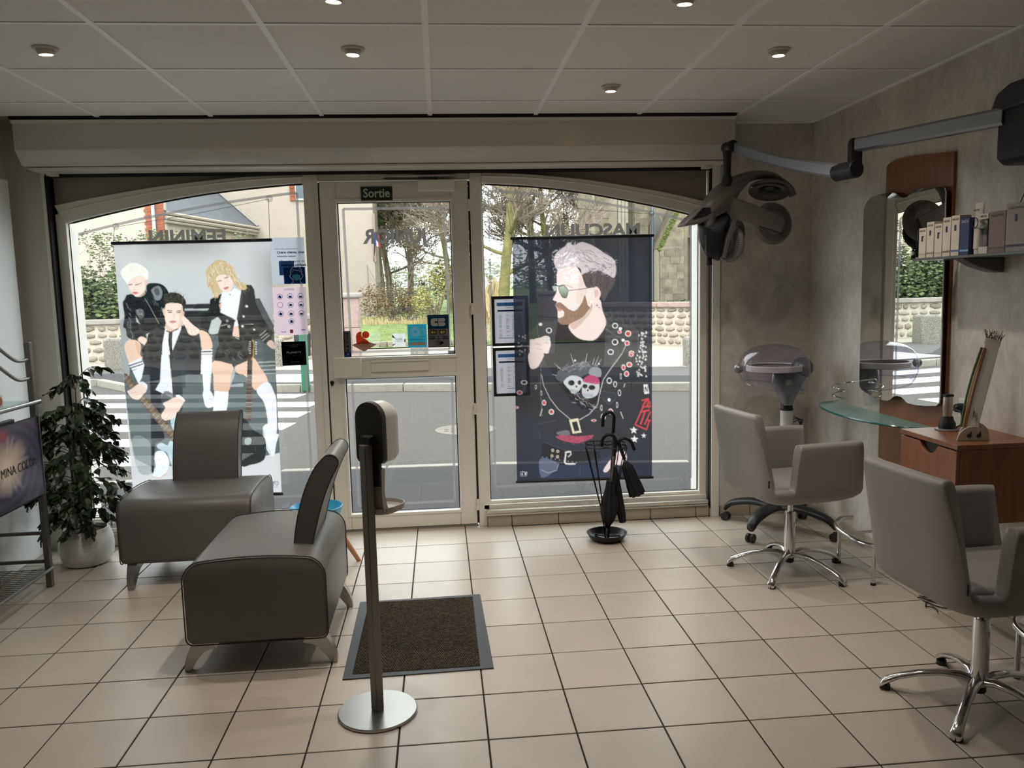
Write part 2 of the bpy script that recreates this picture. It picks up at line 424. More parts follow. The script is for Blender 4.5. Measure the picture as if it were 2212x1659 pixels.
# ---- shop front windows and door
def arch_pts(pl): return smooth_path([(x, 0, z) for x, z in pl], 5)
GL_Y = 4.975
def arched_window(name, xl, xr, glass_arch, outer_arch, label):
    ga = [(p.x, p.z) for p in arch_pts(glass_arch)]; oa = [(p.x, p.z) for p in arch_pts(outer_arch)]
    root = bpy.data.objects.new(name, None); COL.objects.link(root); struct(root, label)
    gl, gr = ga[0][0], ga[-1][0]
    # arched bar
    poly = ga + oa[::-1]
    MB().prism(poly, (0, 4.93, 0), (1, 0, 0), (0, 0, 1), (0, .07, 0)).build('arched_bar', M_pvc, root, bevel=.004)
    mid = [((a[0] + b[0]) / 2, (a[1] * .35 + b[1] * .65)) for a, b in zip(ga, oa)]
    MB().tube([(x, 4.93, z) for x, z in mid], .006, 6).build('arched_bead', M_pvc, root)
    # flat panel between arch and head
    MB().prism(oa + [(oa[-1][0], 2.21), (oa[0][0], 2.21)], (0, 4.955, 0), (1, 0, 0), (0, 0, 1), (0, .03, 0)).build('head_panel', M_infill, root, smooth=False)
    zb = .16
    st = MB().box(min(xl, gl), gl, 4.935, 5.0, .11, ga[0][1] + .05); st.build('stile', M_pvc, root, bevel=.004)
    st = MB().box(gr, max(xr, gr), 4.935, 5.0, .11, ga[-1][1] + .05); st.build('stile', M_pvc, root, bevel=.004)
    MB().box(xl, xr, 4.925, 5.0, .108, zb - .02).box(gl, gr, 4.945, 5.0, zb - .02, zb).build('bottom_rail', M_pvc, root, bevel=.004)
    gp = [(gl, zb)] + ga + [(gr, zb)]
    part_label(MB().prism(gp, (0, GL_Y, 0), (1, 0, 0), (0, 0, 1), (0, .006, 0)).build('glass_pane', M_glass, root, smooth=False), 'clear glass pane')
    gk = MB().tube([(x, GL_Y - .004, z) for x, z in [(gl + .004, zb + .004)] + [(x, z - .004) for x, z in ga] + [(gr - .004, zb + .004)]], .0045, 4, closed=True)
    gk.build('gasket', M_gasket, root, smooth=False)
    return root
GA1 = [(-2.165, 1.948), (-1.914, 2.006), (-1.592, 2.072), (-1.268, 2.121), (-.942, 2.152), (-.79, 2.161)]
OA1 = [(-2.222, 2.049), (-1.88, 2.111), (-1.586, 2.155), (-1.264, 2.189), (-1.101, 2.202), (-.79, 2.209)]
GA2 = [(.279, 2.147), (.593, 2.127), (.91, 2.087), (1.261, 2.02), (1.468, 1.974), (1.645, 1.928)]
OA2 = [(.279, 2.209), (.537, 2.199), (.911, 2.160), (1.261, 2.105), (1.468, 2.065), (1.691, 2.014)]
win1 = arched_window('window_1', -2.222, -.79, GA1, OA1, 'left shop window with arched top behind the plant')
win2 = arched_window('window_2', .235, 1.692, GA2, OA2, 'right shop window with arched top behind the dark banner')
MB().box(-.79, -.705, 4.925, 5.02, 0, 2.21).box(-.735, -.725, 4.918, 4.925, 0, 2.2).build('post', M_pvc, win1, bevel=.003)
MB().box(.205, .272, 4.925, 5.02, 0, 2.21).build('post', M_pvc, win2, bevel=.003)

door = bpy.data.objects.new('door_1', None); COL.objects.link(door); struct(door, 'white glazed shop door between the two windows')
DX0, DX1, DY0, DY1 = -.697, .192, 4.935, 4.995
MB().box(-.705, .205, 4.95, 5.02, 2.172, 2.21).build('head_rail', M_pvc, door, bevel=.003)
for (n, b) in (('stile', (DX0, -.60, .016, 2.165)), ('stile', (.086, DX1, .016, 2.165))):
    MB().box(b[0], b[1], DY0, DY1, b[2], b[3]).build(n, M_pvc, door, bevel=.004)
for z0, z1 in ((.016, .115), (.974, 1.104), (2.045, 2.165)):
    MB().box(-.60, .086, DY0 + .002, DY1, z0, z1).build('rail', M_pvc, door, bevel=.004)
for z0, z1 in ((.115, .974), (1.104, 2.045)):
    MB().box(-.60, .086, GL_Y, GL_Y + .006, z0, z1).build('glass_pane', M_glass, door, smooth=False)
    MB().tube([(-.596, GL_Y - .004, z0 + .004), (.082, GL_Y - .004, z0 + .004), (.082, GL_Y - .004, z1 - .004), (-.596, GL_Y - .004, z1 - .004)], .0045, 4, closed=True).build('gasket', M_gasket, door, smooth=False)
    b = MB()
    for (xa, xb, za, zb) in ((-.618, .104, z0 - .018, z0), (-.618, .104, z1, z1 + .018), (-.618, -.60, z0, z1), (.086, .104, z0, z1)):
        b.box(xa, xb, DY0 - .004, DY0 + .01, za, zb)
    b.build('glazing_bead', M_pvc, door, bevel=.002)
MB().box(-.70, .20, 4.95, 5.01, -.003, .010).build('threshold', M_alu, door, smooth=False)
MB().box(-.7, .195, 4.96, 4.99, .008, .018).build('leaf_gap_shade', M_gasket, door, smooth=False)  # black bar stands in for the dark gap below the leaf
MB().box(-.436, -.081, 4.925, 4.936, 1.013, 1.084).box(-.438, -.079, 4.918, 4.93, 1.072, 1.084).build('letter_flap', M_pvc, door, bevel=.003)
MB().box(-.660, -.492, 4.885, 4.935, .986, 1.109).build('handle_plate', M_pvc, door, bevel=.004)
MB().lathe([(.012, 0), (.012, -.006)], 14, (-.678, 4.935, .955), (0, 1, 0)).box(-.684, -.672, 4.928, 4.935, .935, .955).build('lock_cylinder', mat('dark_bronze', '#4a4238', .4, .9), door)
for z in (2.015, 1.385, .76, .145):
    MB().cyl((.198, 4.922, z - .035), (.198, 4.922, z + .035), .008, n=12).box(.185, .198, 4.922, 4.936, z - .03, z - .004).box(.198, .214, 4.922, 4.936, z + .004, z + .03).build('hinge', M_pvc, door)
MB().box(.1925, .2045, 4.94, 4.945, .02, 2.16).build('gap_seal', M_gasket, door, smooth=False)
MB().box(-.7045, -.6975, 4.94, 4.945, .02, 2.16).build('gap_seal', M_gasket, door, smooth=False)
cl = MB().box(-.108, .113, 4.875, 4.935, 2.098, 2.163).build('door_closer', M_pvc, door, bevel=.006)
MB().box(-.33, .115, 4.905, 4.925, 2.182, 2.198).build('slide_rail', M_alu, cl, bevel=.003)
MB().cyl((.0, 4.91, 2.16), (.0, 4.91, 2.182), .009, n=10).obox((-.16, 4.912, 2.176), (.30, .014, .006), (0, 0, .02)).build('closer_arm', mat('dark_metal', '#2b2a29', .45, .8), cl)

# ---- recessed ceiling spotlights
M_lamp = mat('lamp_glow', '#ffd9b0', .4, emit=16.0)
M_ringmetal = mat('spot_ring_white', '#c8c4bb', .4)
def spotlight(x, y, label, tilt=(0., 0.), warm=(1, .91, .82), group='recessed ceiling spotlights', power=1.0):
    t = thing('ceiling_spotlight', label, 'light', (x, y, H - .003), 0, group)
    MB().lathe([(.034, -.002), (.043, -.006), (.047, -.003), (.047, .004), (.034, .004)], 28, cap0=False, cap1=False).build('trim_ring', M_ringmetal, t)
    hb = MB().lathe([(.031, .02), (.033, -.006), (.029, -.020), (.026, -.022), (.0255, -.014)], 28, cap0=True, cap1=False).build('gimbal', M_ringmetal, t)
    hb.rotation_euler = (tilt[0], tilt[1], 0)
    lm = MB().lathe([(.0005, -.021), (.015, -.0195), (.0255, -.015), (.025, .0)], 20).build('bulb', M_lamp, t)
    lm.rotation_euler = (tilt[0], tilt[1], 0)
    ld = bpy.data.lights.new('spot_beam', 'SPOT'); ld.energy = SPOT_W * power; ld.spot_size = math.radians(125); ld.spot_blend = 1.0; ld.shadow_soft_size = .03; ld.color = warm
    lo = bpy.data.objects.new('spot_beam', ld); COL.objects.link(lo); lo.parent = t; lo.location = (0, 0, -.03); lo.rotation_euler = (tilt[0], tilt[1], 0)
    return t
for x, y, lab, tl in ((-1.518, 3.416, 'recessed spotlight at the left end of the ceiling, above the grey armchairs', (.1, -.05)),
                      (-.318, 3.416, 'recessed spotlight in the ceiling in front of the exit sign', (.0, .05)),
                      (.882, 4.016, 'recessed spotlight nearest the window, above the banner of the man', (.05, 0)),
                      (1.482, 3.416, 'recessed spotlight in the ceiling near the wall with the dryer arm', (.05, 0)),
                      (-.318, 2.816, 'recessed spotlight cut by the top edge of the photo, left of the two', (.1, .05)),
                      (.882, 2.816, 'orange glowing recessed spotlight cut by the top edge, right of the two', (.1, 0))):
    spotlight(x, y, lab, tl)

# =================================================================== THE STREET OUTSIDE
rng = random.Random(11)
OUT = .44     # outdoor colours darkened below real life, exposure balance against the bright sky
def omat(name, col, *a, **k): return mat(name, tuple(c * OUT for c in C(col)), *a, **k)
def gmat(name, col, *a, **k): return mat(name, tuple(c * .75 for c in C(col)), *a, **k)
M_road = omat('road_asphalt', '#544e48', .9, var=.28, vscale=45, bump=.6, bscale=140, bdist=.01)
M_walk = omat('pavement_asphalt', '#2a292b', .9, var=.12, vscale=70, bump=.4, bscale=160, bdist=.006)
M_walk2 = omat('pavement_asphalt_worn', '#605d59', .9, var=.12, vscale=40, bump=.4, bscale=120)
M_chip = omat('stone_chippings', '#c9bdae', .9, var=.3, vscale=25, bump=.6, bscale=60, bdist=.02)
M_lawn = omat('lawn_green', '#9db468', .9, var=.35, vscale=2.5, bump=.8, bscale=60, bdist=.05)
M_sandp = omat('sandy_path', '#bba981', .9, var=.15, vscale=6)
M_kerb = omat('kerb_granite', '#a59f92', .8, var=.12, vscale=12, bump=.3, bscale=60, rand=.08)
M_white = omat('road_paint_white', '#f2f2ee', .7, var=.06, vscale=14)
M_cream = omat('cream_render', '#dccdbd', .9, var=.03, vscale=1.2)
M_slate = omat('slate_roof', '#6d747c', .6, var=.14, vscale=3, bump=.5, bscale=14, bdist=.03)
M_brickr = omat('red_brick', '#b0603c', .85, rand=.2, var=.1, vscale=10)
M_mortar = omat('mortar', '#e2d7c2', .95, var=.1, vscale=12)
M_stone = omat('field_stone', '#b4a894', .9, var=.22, vscale=5, bump=.5, bscale=14, bdist=.03, rand=.22)
M_coping = omat('granite_coping', '#b3aaa0', .8, var=.15, vscale=8, bump=.2, bscale=40)
M_pinkst = omat('pink_granite', '#c2a69c', .8, var=.15, vscale=9, bump=.2, bscale=40)
M_speck = omat('speckled_granite', '#9b958a', .9, var=.55, vscale=38, detail=2, bump=.3, bscale=60)
M_church = omat('church_stone', '#958a74', .95, var=.3, vscale=3.5, bump=.5, bscale=10, bdist=.04, rand=.18)
M_churchp = omat('church_ashlar', '#b3a890', .95, var=.18, vscale=2.5, bump=.3, bscale=12, bdist=.03, rand=.1)
M_moss = gmat('moss', '#5c632c', .95, var=.4, vscale=8, bump=.8, bscale=20, bdist=.05)
M_bark = gmat('bark', '#6f6554', .95, var=.3, vscale=5, bump=.8, bscale=12, bdist=.05, stretch=(1, 1, .3))
M_barkm = gmat('mossy_bark', '#6e6a3f', .95, var=.35, vscale=3, bump=.8, bscale=12, bdist=.05)
M_twig = gmat('twigs', '#85786a', .95)
M_leafd = gmat('hedge_leaf', '#566338', .6, var=.5, vscale=3)
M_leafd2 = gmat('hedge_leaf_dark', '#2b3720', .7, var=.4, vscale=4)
M_leafy = gmat('spring_leaf', '#a09a50', .7, var=.3, vscale=4)
M_leafb = gmat('brown_leaf', '#83704c', .8, var=.3, vscale=4)
M_needle = gmat('cedar_needle', '#4e5c35', .8, var=.4, vscale=4)
M_straw = gmat('dry_grass', '#c3ae80', .9, var=.2, vscale=6)

def slab(name, poly, z, m, thick=.3, label=None):
    return struct(MB().prism(poly, (0, 0, z - thick), (1, 0, 0), (0, 1, 0), (0, 0, thick)).build(name, m, smooth=False), label)
NK = [(-16, 6.3), (-7, 6.7), (-3.05, 7.0), (-1.5, 7.2), (.42, 7.12), (2.2, 6.85), (6, 6.2), (14, 5)]         # near kerb line
FK = [(-18, 17.8), (-6.6, 15.75), (-5.6, 14.5), (-1.6, 13.35), (-.66, 13.2), (3.87, 11.95), (8, 10.9), (16, 9)]   # far kerb line
def off(pl, d): return [(x, y + d) for x, y in pl]
slab('pavement_near', [(-16, 5.0), (14, 5.0)] + NK[::-1], -.085, M_walk, label='dark asphalt pavement in front of the shop')
road = slab('road', off(NK, .1) + FK[::-1], -.12, M_road, label='grey asphalt road')
slab('pavement_far', off(FK, .12) + off(FK, 1.15)[::-1], 0, M_walk, label='dark strip of the pavement across the road')
slab('pavement_worn', off(FK, 1.15) + off(FK, 2.75)[::-1], 0, M_walk2, label='lighter strip of the pavement across the road')
slab('forecourt', off(FK, 2.75) + [(26, 23), (-22, 23)], 0, M_chip, label='pale stone chipping ground in front of the walls')
def kerb(name, line, z0, z1, w, label, step=.9):
    pts = [Vector((x, y, 0)) for x, y in line]; root = bpy.data.objects.new(name, None); COL.objects.link(root); struct(root, label)
    for a, b in zip(pts, pts[1:]):
        n = max(1, round((b - a).length / step)); ang = math.atan2(b.y - a.y, b.x - a.x)
        for i in range(n):
            p = a.lerp(b, (i + .5) / n); L = (b - a).length / n - .012
            if abs(p.x) > 9: continue
            o = MB().box(-L / 2, L / 2, 0, w, z0, z1).build('kerb_stone', M_kerb, root, bevel=.012, seg=1, loc=p); o.rotation_euler = (0, 0, ang)
    return root
kerb('kerb_near', NK, -.3, -.08, .1, 'thin flush kerb along the near side of the road')
kerb('kerb_far', FK, -.3, .005, .13, 'raised granite kerb along the far side of the road')
ang = math.atan2(-1.25, 5)
for y, xr, w in ((13.02, -2.3, .5), (11.95, -1.9, .52), (10.95, -1.9, .52), (9.98, -1.92, .5), (9.02, -1.95, .5), (8.05, -2.0, .5)):
    L = 4.3; k = -.10 - (y - 8) * .028
    o = MB().box(-L, 0, -w / 2, w / 2, -.012, .003).build('zebra_stripe', M_white, road, smooth=False); o.location = (xr, y, -.119); o.rotation_euler = (0, 0, k)
o = MB().box(-3.2, 0, -.65, .65, -.01, .004).build('tactile_strip', M_white, road, smooth=False); o.location = (-2.15, 14.6, .0); o.rotation_euler = (0, 0, -.28)
mh = MB().lathe([(.36, -.01), (.36, .004), (.30, .004), (.30, .002)], 28, (.25, 9.25, -.12))
for i in range(-3, 4):
    for j in range(-3, 4):
        if i * i + j * j < 13: mh.box(.25 + i * .075 - .025, .25 + i * .075 + .025, 9.25 + j * .075 - .025, 9.25 + j * .075 + .025, -.12, -.114)
mh.build('manhole_cover', omat('cast_iron', '#8d8378', .6, .4), road)

# lawn rising into the park
def gz(y): return .035 * (y - 22)
lawn = MB(); nx, ny = 24, 20
vs = []; fs = []
for j in range(ny + 1):
    y = 22 + 60 * (j / ny) ** 1.6
    for i in range(nx + 1):
        x = -30 + 66 * i / nx; vs.append((x, y, gz(y) + .03))
for j in range(ny):
    for i in range(nx): fs.append((j * (nx + 1) + i, j * (nx + 1) + i + 1, (j + 1) * (nx + 1) + i + 1, (j + 1) * (nx + 1) + i))
struct(lawn.add(vs, fs).build('lawn', M_lawn), 'rising green park lawn behind the gate piers')
gr = MB()
for k in range(9000):
    y = 22.2 + 16 * rng.random() ** 1.5; x = -2.2 + 5.0 * rng.random(); h = rng.uniform(.03, .09); a = rng.random() * PI; w = .012
    gr.add([(x - w * math.cos(a), y - w * math.sin(a), gz(y) + .03), (x + w * math.cos(a), y + w * math.sin(a), gz(y) + .03), (x + rng.uniform(-.03, .03), y, gz(y) + .03 + h)], [(0, 1, 2)])
stuff(tag(gr.build('grass', omat('grass_blade', '#b4c47c', .8, var=.3, vscale=1), smooth=False, normals=False), 'short grass with pale daisies on the park lawn', 'grass'))
MB().prism([(1.0, 23), (2.6, 23), (2.9, 60), (1.6, 60)], (0, 0, 0), (1, 0, 0), (0, 1, .035), (0, 0, .05)).build('park_path', M_sandp, bpy.data.objects['lawn'], smooth=False, loc=(0, 0, -.77))
ke = bpy.data.objects.new('lawn_edging', None); COL.objects.link(ke); struct(ke, 'row of small stones edging the lawn')
for k in range(16):
    MB().obox((-1.8 + k * .2, 22.3, .09), (.19, .18, .2), (0, 0, rng.uniform(-.1, .1))).build('edging_stone', M_stone, ke, bevel=.02, seg=1)

# ---- stone variants and rubble walls
def stone_mesh(i):
    bm = bmesh.new(); bmesh.ops.create_icosphere(bm, subdivisions=1, radius=.5)
    q = random.Random(i)
    for v in bm.verts:
        d = v.co.normalized(); e = 3.0
        k = 1 / (abs(d.x) ** e + abs(d.z) ** e + abs(d.y) ** e) ** (1 / e)
        v.co = d * .5 * k * q.uniform(.86, 1.08)
    me = bpy.data.meshes.new('stone'); bm.to_mesh(me); bm.free(); me.materials.append(M_stone)
    me.polygons.foreach_set('use_smooth', [True] * len(me.polygons)); return me
STONES = [stone_mesh(i) for i in range(7)]
def rubble_wall(name, label, A, B, h, cop, cop_m, th=.35, z=0., zoff=None, zB=0.):
    A, B = Vector((*A, z)), Vector((*B, z)); L = (B - A).length; ang = math.atan2(B.y - A.y, B.x - A.x)
    root = thing(name, label, 'wall', A, ang)
    MB().box(0, L, .02, th, -.3, h).build('mortar_core', M_mortar, root, smooth=False)
    n = max(2, int(L / 1.3))
    for i in range(n):
        MB().box(L * i / n + .004, L * (i + 1) / n - .004, -.07, th + .05, h, h + cop).build('coping_stone', cop_m, root, bevel=.015, seg=1)
    y = 0.0; cnt = 0
    while y < h - .05:
        rh = rng.uniform(.13, .21)
        if y + rh > h - .04: rh = h - y - .005
        x = rng.uniform(0, .1)
        while x < L - .1:
            w = rng.uniform(.17, .42) * (1 if rh > .1 else .7)
            o = bpy.data.objects.new('stone', rng.choice(STONES)); COL.objects.link(o); o.parent = root
            o.location = (x + w / 2, .02, y + rh / 2); o.scale = (w * .84, .09, rh * rng.uniform(.7, .86))
            o.rotation_euler = (0, rng.uniform(-.12, .12), rng.choice((0, PI)))
            x += w; cnt += 1
        y += rh
    return root
rubble_wall('stone_wall', 'rubble stone wall with grey coping under the hedge, seen past the plant', (-11.6, 20.0), (-2.7, 20.0), .93, .12, M_coping)
rubble_wall('stone_wall', 'rubble stone wall with pink coping below the church', (4.25, 22.7), (8.6, 16.0), .98, .13, M_pinkst)
def gate_pier(x, y, label, w=.46, h=1.42):
    t = thing('gate_pier', label, 'pillar', (x, y, 0))
    for k, (a, b) in enumerate(((-.2, .7), (.706, h))):
        MB().box(-w / 2, w / 2, -w / 2, w / 2, a, b).build('pier_block', M_pinkst, t, bevel=.015, seg=1)
    MB().box(-w / 2 - .07, w / 2 + .07, -w / 2 - .07, w / 2 + .07, h, h + .13).build('cap_stone', M_coping, t, bevel=.04, seg=2)
gate_pier(-2.2, 19.7, 'pink granite gate pier with grey cap, seen through the door glass')
gate_pier(3.5, 23.4, 'pink granite gate pier behind the dark banner', 1.05, 1.35)
def bollard(x, y, w, h, label):
    t = MB().box(-w / 2, w / 2, -w * .4, w * .4, -.2, h).build('granite_bollard', M_speck, bevel=.05, seg=2, loc=(x, y, 0)); tag(t, label, 'bollard', 'granite bollards across the road')
bollard(-7.1, 18.2, .52, .68, 'rough speckled granite bollard beside the left edge of the pale banner')
bollard(-3.62, 17.5, .42, .60, 'rough speckled granite bollard at the right edge of the pale banner')
bollard(-.52, 18.9, .42, .55, 'rough speckled granite bollard low behind the turquoise door sticker')
bollard(4.78, 14.7, .36, .55, 'rough speckled granite bollard at the right edge of the right window')
t = MB().box(-.06, .06, -.06, .06, -.1, .95).build('green_post', omat('green_paint', '#1f7a55', .45), bevel=.01, loc=(-2.30, 13.55, 0)); tag(t, 'green square steel post on the pavement below the black sticker', 'post')
t = thing('litter_bin', 'dark grey metal litter bin beside the stone wall', 'bin', (-3.28, 19.2, 0))
MB().lathe([(.17, .08), (.2, .5), (.2, .62), (.17, .62), (.16, .2)], 16).build('drum', omat('dark_iron', '#43464a', .5, .5), t); MB().cyl((0, 0, -.05), (0, 0, .1), .05).build('foot', M_black, t)
t = thing('road_sign', 'round no-entry style sign with red rim at the left edge of the right window', 'sign', (1.18, 24, .1))
MB().cyl((0, 0, -.2), (0, 0, 1.9), .03, n=8).build('pole', M_alu, t)
MB().lathe([(.27, 0), (.27, -.01)], 28, (0, -.035, 1.68), (0, 1, 0)).build('sign_face', omat('sign_white', '#f4f4f4', .5), t)
MB().lathe([(.27, 0), (.27, -.012), (.20, -.012), (.20, 0)], 28, (0, -.046, 1.68), (0, -1, 0), cap0=False, cap1=False).build('red_rim', omat('sign_red', '#d33a3f', .5), t)

# ---- foliage and trees
def leaf_cloud(mb, n, c, r, size, q, shell=.55):
    for k in range(n):
        d = Vector((q.gauss(0, 1), q.gauss(0, 1), q.gauss(0, 1))).normalized() * (shell + (1 - shell) * q.random()) ** .7
        p = Vector((c[0] + d.x * r[0], c[1] + d.y * r[1], c[2] + d.z * r[2])); s = size * q.uniform(.6, 1.3)
        a = Vector((q.gauss(0, 1), q.gauss(0, 1), q.gauss(0, .8))).normalized(); b, e, _ = frame_of(a)
        mb.add([p - b * s, p + e * s * .45, p + b * s, p - e * s * .45], [(0, 1, 2, 3)])
hedge = thing('hedge', 'dense evergreen hedge growing over the left stone wall', 'hedge', (0, 0, 0))
q = random.Random(3); b1, b2, sp = MB(), MB(), MB()
for k in range(26):
    x = -11.6 + k * .24; z = 1.45 + .22 * math.sin(k * 1.3) + q.uniform(-.15, .15)
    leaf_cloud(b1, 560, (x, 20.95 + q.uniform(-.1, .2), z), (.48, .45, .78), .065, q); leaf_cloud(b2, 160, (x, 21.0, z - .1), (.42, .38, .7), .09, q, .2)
for k in range(60):
    x = q.uniform(-11, -5.4); p = Vector((x, 20.85, 2.1)); pts = [p]
    d = Vector((q.uniform(-.5, .5), q.uniform(-.2, .2), 1))
    for j in range(7): p = p + d * q.uniform(.14, .26); d.x += q.uniform(-.18, .26); d.z -= .1; pts.append(p.copy())
    sp.tube(pts, [.008 * (1 - j / 9) for j in range(len(pts))], 3)
    for p in pts[1:]: leaf_cloud(b1, 7, p, (.08, .06, .09), .04, q)
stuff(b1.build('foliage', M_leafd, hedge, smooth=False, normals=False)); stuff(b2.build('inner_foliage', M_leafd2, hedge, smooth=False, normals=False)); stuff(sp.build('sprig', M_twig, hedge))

def tree(label, x, y, r, seed, lean=0., trunk_h=4., depth=5, mat_t=None, spread=.6, first=None, name='bare_tree'):
    q = random.Random(seed); root = thing(name, label, 'tree', (x, y, gz(y)), 0, 'trees in the park')
    tr, br = MB(), MB(); stack = []
    p = Vector((0, 0, -.2)); d = Vector((lean, 0, 1)).normalized(); pts = [p.copy()]; n = 9
    for i in range(n):
        p = p + d * (trunk_h / n); d = (d + Vector((q.uniform(-.07, .07), q.uniform(-.07, .07), 0))).normalized(); pts.append(p.copy())
        if i >= 2:
            for _ in range(2 if i > 3 else 1):
                a = q.random() * 2 * PI; stack.append((p.copy(), Vector((math.cos(a), math.sin(a) * .7, q.uniform(.2, .9))).normalized(), r * (.30 + .14 * q.random()), 1, trunk_h * q.uniform(.22, .38)))
    rad = [r * (1.25 if i == 0 else 1 - .45 * i / n) for i in range(n + 1)]
    tr.tube(pts, rad, 10)
    for _ in range(3):
        a = q.random() * 2 * PI; stack.append((p.copy(), (d + Vector((math.cos(a) * .5, math.sin(a) * .5, 0))).normalized(), r * .5, 1, trunk_h * .42))
    while stack:
        p, d, rr, lv, L = stack.pop(0); pts = [p.copy()]; k = 5
        for i in range(k):
            d = (d + Vector((q.uniform(-.22, .22), q.uniform(-.22, .22), q.uniform(-.1, .2)))).normalized(); p = p + d * (L / k); pts.append(p.copy())
            if lv < depth and i >= 1:
                for _ in range(2 if lv < 3 else q.choice((1, 2, 2))):
                    a = Vector((q.gauss(0, 1), q.gauss(0, .8), q.gauss(.2, .6))).normalized()
                    stack.append((p.copy(), (d * .7 + a * spread).normalized(), rr * .52, lv + 1, L * q.uniform(.45, .68)))
        (tr if lv == 1 and rr > .07 else br).tube(pts, [max(.011, rr * (1 - .6 * i / k)) for i in range(k + 1)], 6 if lv < 2 else 3, caps=False)
        if len(br.v) > 120000: break
    tr.build('trunk', mat_t or M_bark, root); stuff(br.build('branches', M_twig, root, normals=False))
    return root
tree('big bare tree with a thick mossy trunk left of the dark banner', 2.06, 26, .21, 5, .02, 6.2, 4, M_barkm)
tree('bare tree with a twin trunk behind the JUNIOR lettering', -2.55, 42, .2, 8, .0, 6.2, 4)
tree('bare tree with a dark upright trunk in the middle of the door glass', -1.4, 39, .17, 12, .02, 6.4, 4, M_bark)
tree('slim bare tree with ivy-green trunk at the right edge of the door glass', .47, 37, .16, 21, .0, 6.2, 4, M_barkm)
tree('thin bare tree beside the corner of the town hall', -3.3, 47, .15, 31, .05, 6, 4)
tree('bare tree above the left end of the dark banner', 5.2, 44, .22, 44, -.04, 7, 4, M_barkm)
tree('leaning bare tree with mossy limbs above the dark banner', 5.75, 40, .2, 47, -.08, 6.4, 4, M_barkm)
tree('bare tree beside the ivy column', 6.55, 36, .19, 52, .0, 7, 4, M_bark)
t = thing('ivy_column', 'clipped column of dark green ivy on a trunk above the dark banner', 'shrub', (6.75, 35.4, gz(35)))
MB().cyl((0, 0, -.2), (0, 0, 2.6), .12).build('trunk', M_bark, t)
b = MB(); qq = random.Random(9)
for k in range(5): leaf_cloud(b, 420, (qq.uniform(-.05, .05), 0, 2.2 + k * .45), (.42, .42, .42), .07, qq)
stuff(b.build('foliage', M_leafd2, t, smooth=False, normals=False))
def shrub(name, label, x, y, blobs, m, twigs=0, seed=1, size=.06, cat='shrub'):
    t = thing(name, label, cat, (x, y, gz(y))); qq = random.Random(seed); b = MB(); tw = MB()
    for (c, r, n) in blobs: leaf_cloud(b, n, c, r, size, qq, .25)
    for k in range(twigs):
        a = qq.uniform(-.45, .45); p = Vector((qq.uniform(-.15, .15), 0, 0)); pts = [p]
        d = Vector((a, qq.uniform(-.3, .3), 1)).normalized()
        for j in range(5): p = p + d * qq.uniform(.35, .6); d = (d + Vector((qq.uniform(-.2, .2), qq.uniform(-.2, .2), 0))).normalized(); pts.append(p.copy())
        tw.tube(pts, [.02 * (1 - j / 7) for j in range(6)], 3)
    stuff(b.build('foliage', m, t, smooth=False, normals=False))
    if twigs: tw.build('stems', M_twig, t, normals=False)
shrub('spring_bush', 'loose yellow-green bush in bud behind the door glass', -.25, 30, [((0, 0, 1.3), (.75, .6, .9), 700), ((.3, 0, 1.9), (.5, .5, .6), 300), ((-.4, 0, .9), (.5, .5, .5), 250)], M_leafy, 26, 5, .045)
shrub('brown_hedge', 'brown winter hedge at the far end of the lawn', -1.9, 33, [((0, 0, .75), (.9, .5, .8), 1600), ((.9, .3, .7), (.8, .5, .75), 1300), ((-.9, .3, .8), (.7, .5, .8), 1100)], M_leafb, 16, 6, .05, 'hedge')
shrub('cedar_branch', 'dark green conifer branch spreading beside the town hall', -2.4, 40, [((0, 0, 5.0), (.9, .4, .35), 900), ((1.2, 0, 4.6), (1.3, .4, .3), 1300), ((-.6, 0, 4.5), (.6, .4, .4), 500)], M_needle, 0, 7, .08, 'tree')
shrub('distant_trees', 'hazy grey-green trees far behind the park', 9, 70, [((x, 0, .8), (3, 1, 2.2 + .6 * (x % 2)), 700) for x in range(-18, 14, 3)], gmat('hazed_leaf', '#b9bfae', .9, var=.2, vscale=2), 0, 8, .22, 'trees')  # distance haze is put into the pale leaf colour
shrub('round_evergreen', 'small dark evergreen tree at the right edge of the door glass', .35, 52, [((0, 0, 1.2), (1.0, .8, 1.4), 900)], M_leafd2, 0, 13, .12, 'tree')
def grass_tuft(label, x, y, w, h, n, seed):
    qq = random.Random(seed); b = MB()
    for k in range(n):
        x0 = qq.uniform(-w, w); y0 = qq.uniform(-.2, .2); hh = h * qq.uniform(.5, 1); l = qq.uniform(-.25, .25) * h
        b.add([(x0 - .012, y0, 0), (x0 + .012, y0, 0), (x0 + l * .5 + .008, y0, hh * .7), (x0 + l, y0, hh)], [(0, 1, 2), (0, 2, 3)])
    stuff(tag(b.build('dry_grass', M_straw, smooth=False, normals=False, loc=(x, y, gz(y) + .02)), label, 'grass'))
grass_tuft('low tufts of dry straw-coloured grass along the far lawn', -1.4, 31, 1.6, .36, 380, 2)
grass_tuft('tall clump of dry straw-coloured grass left of the price lists', 1.83, 30, .25, 1.9, 300, 4)

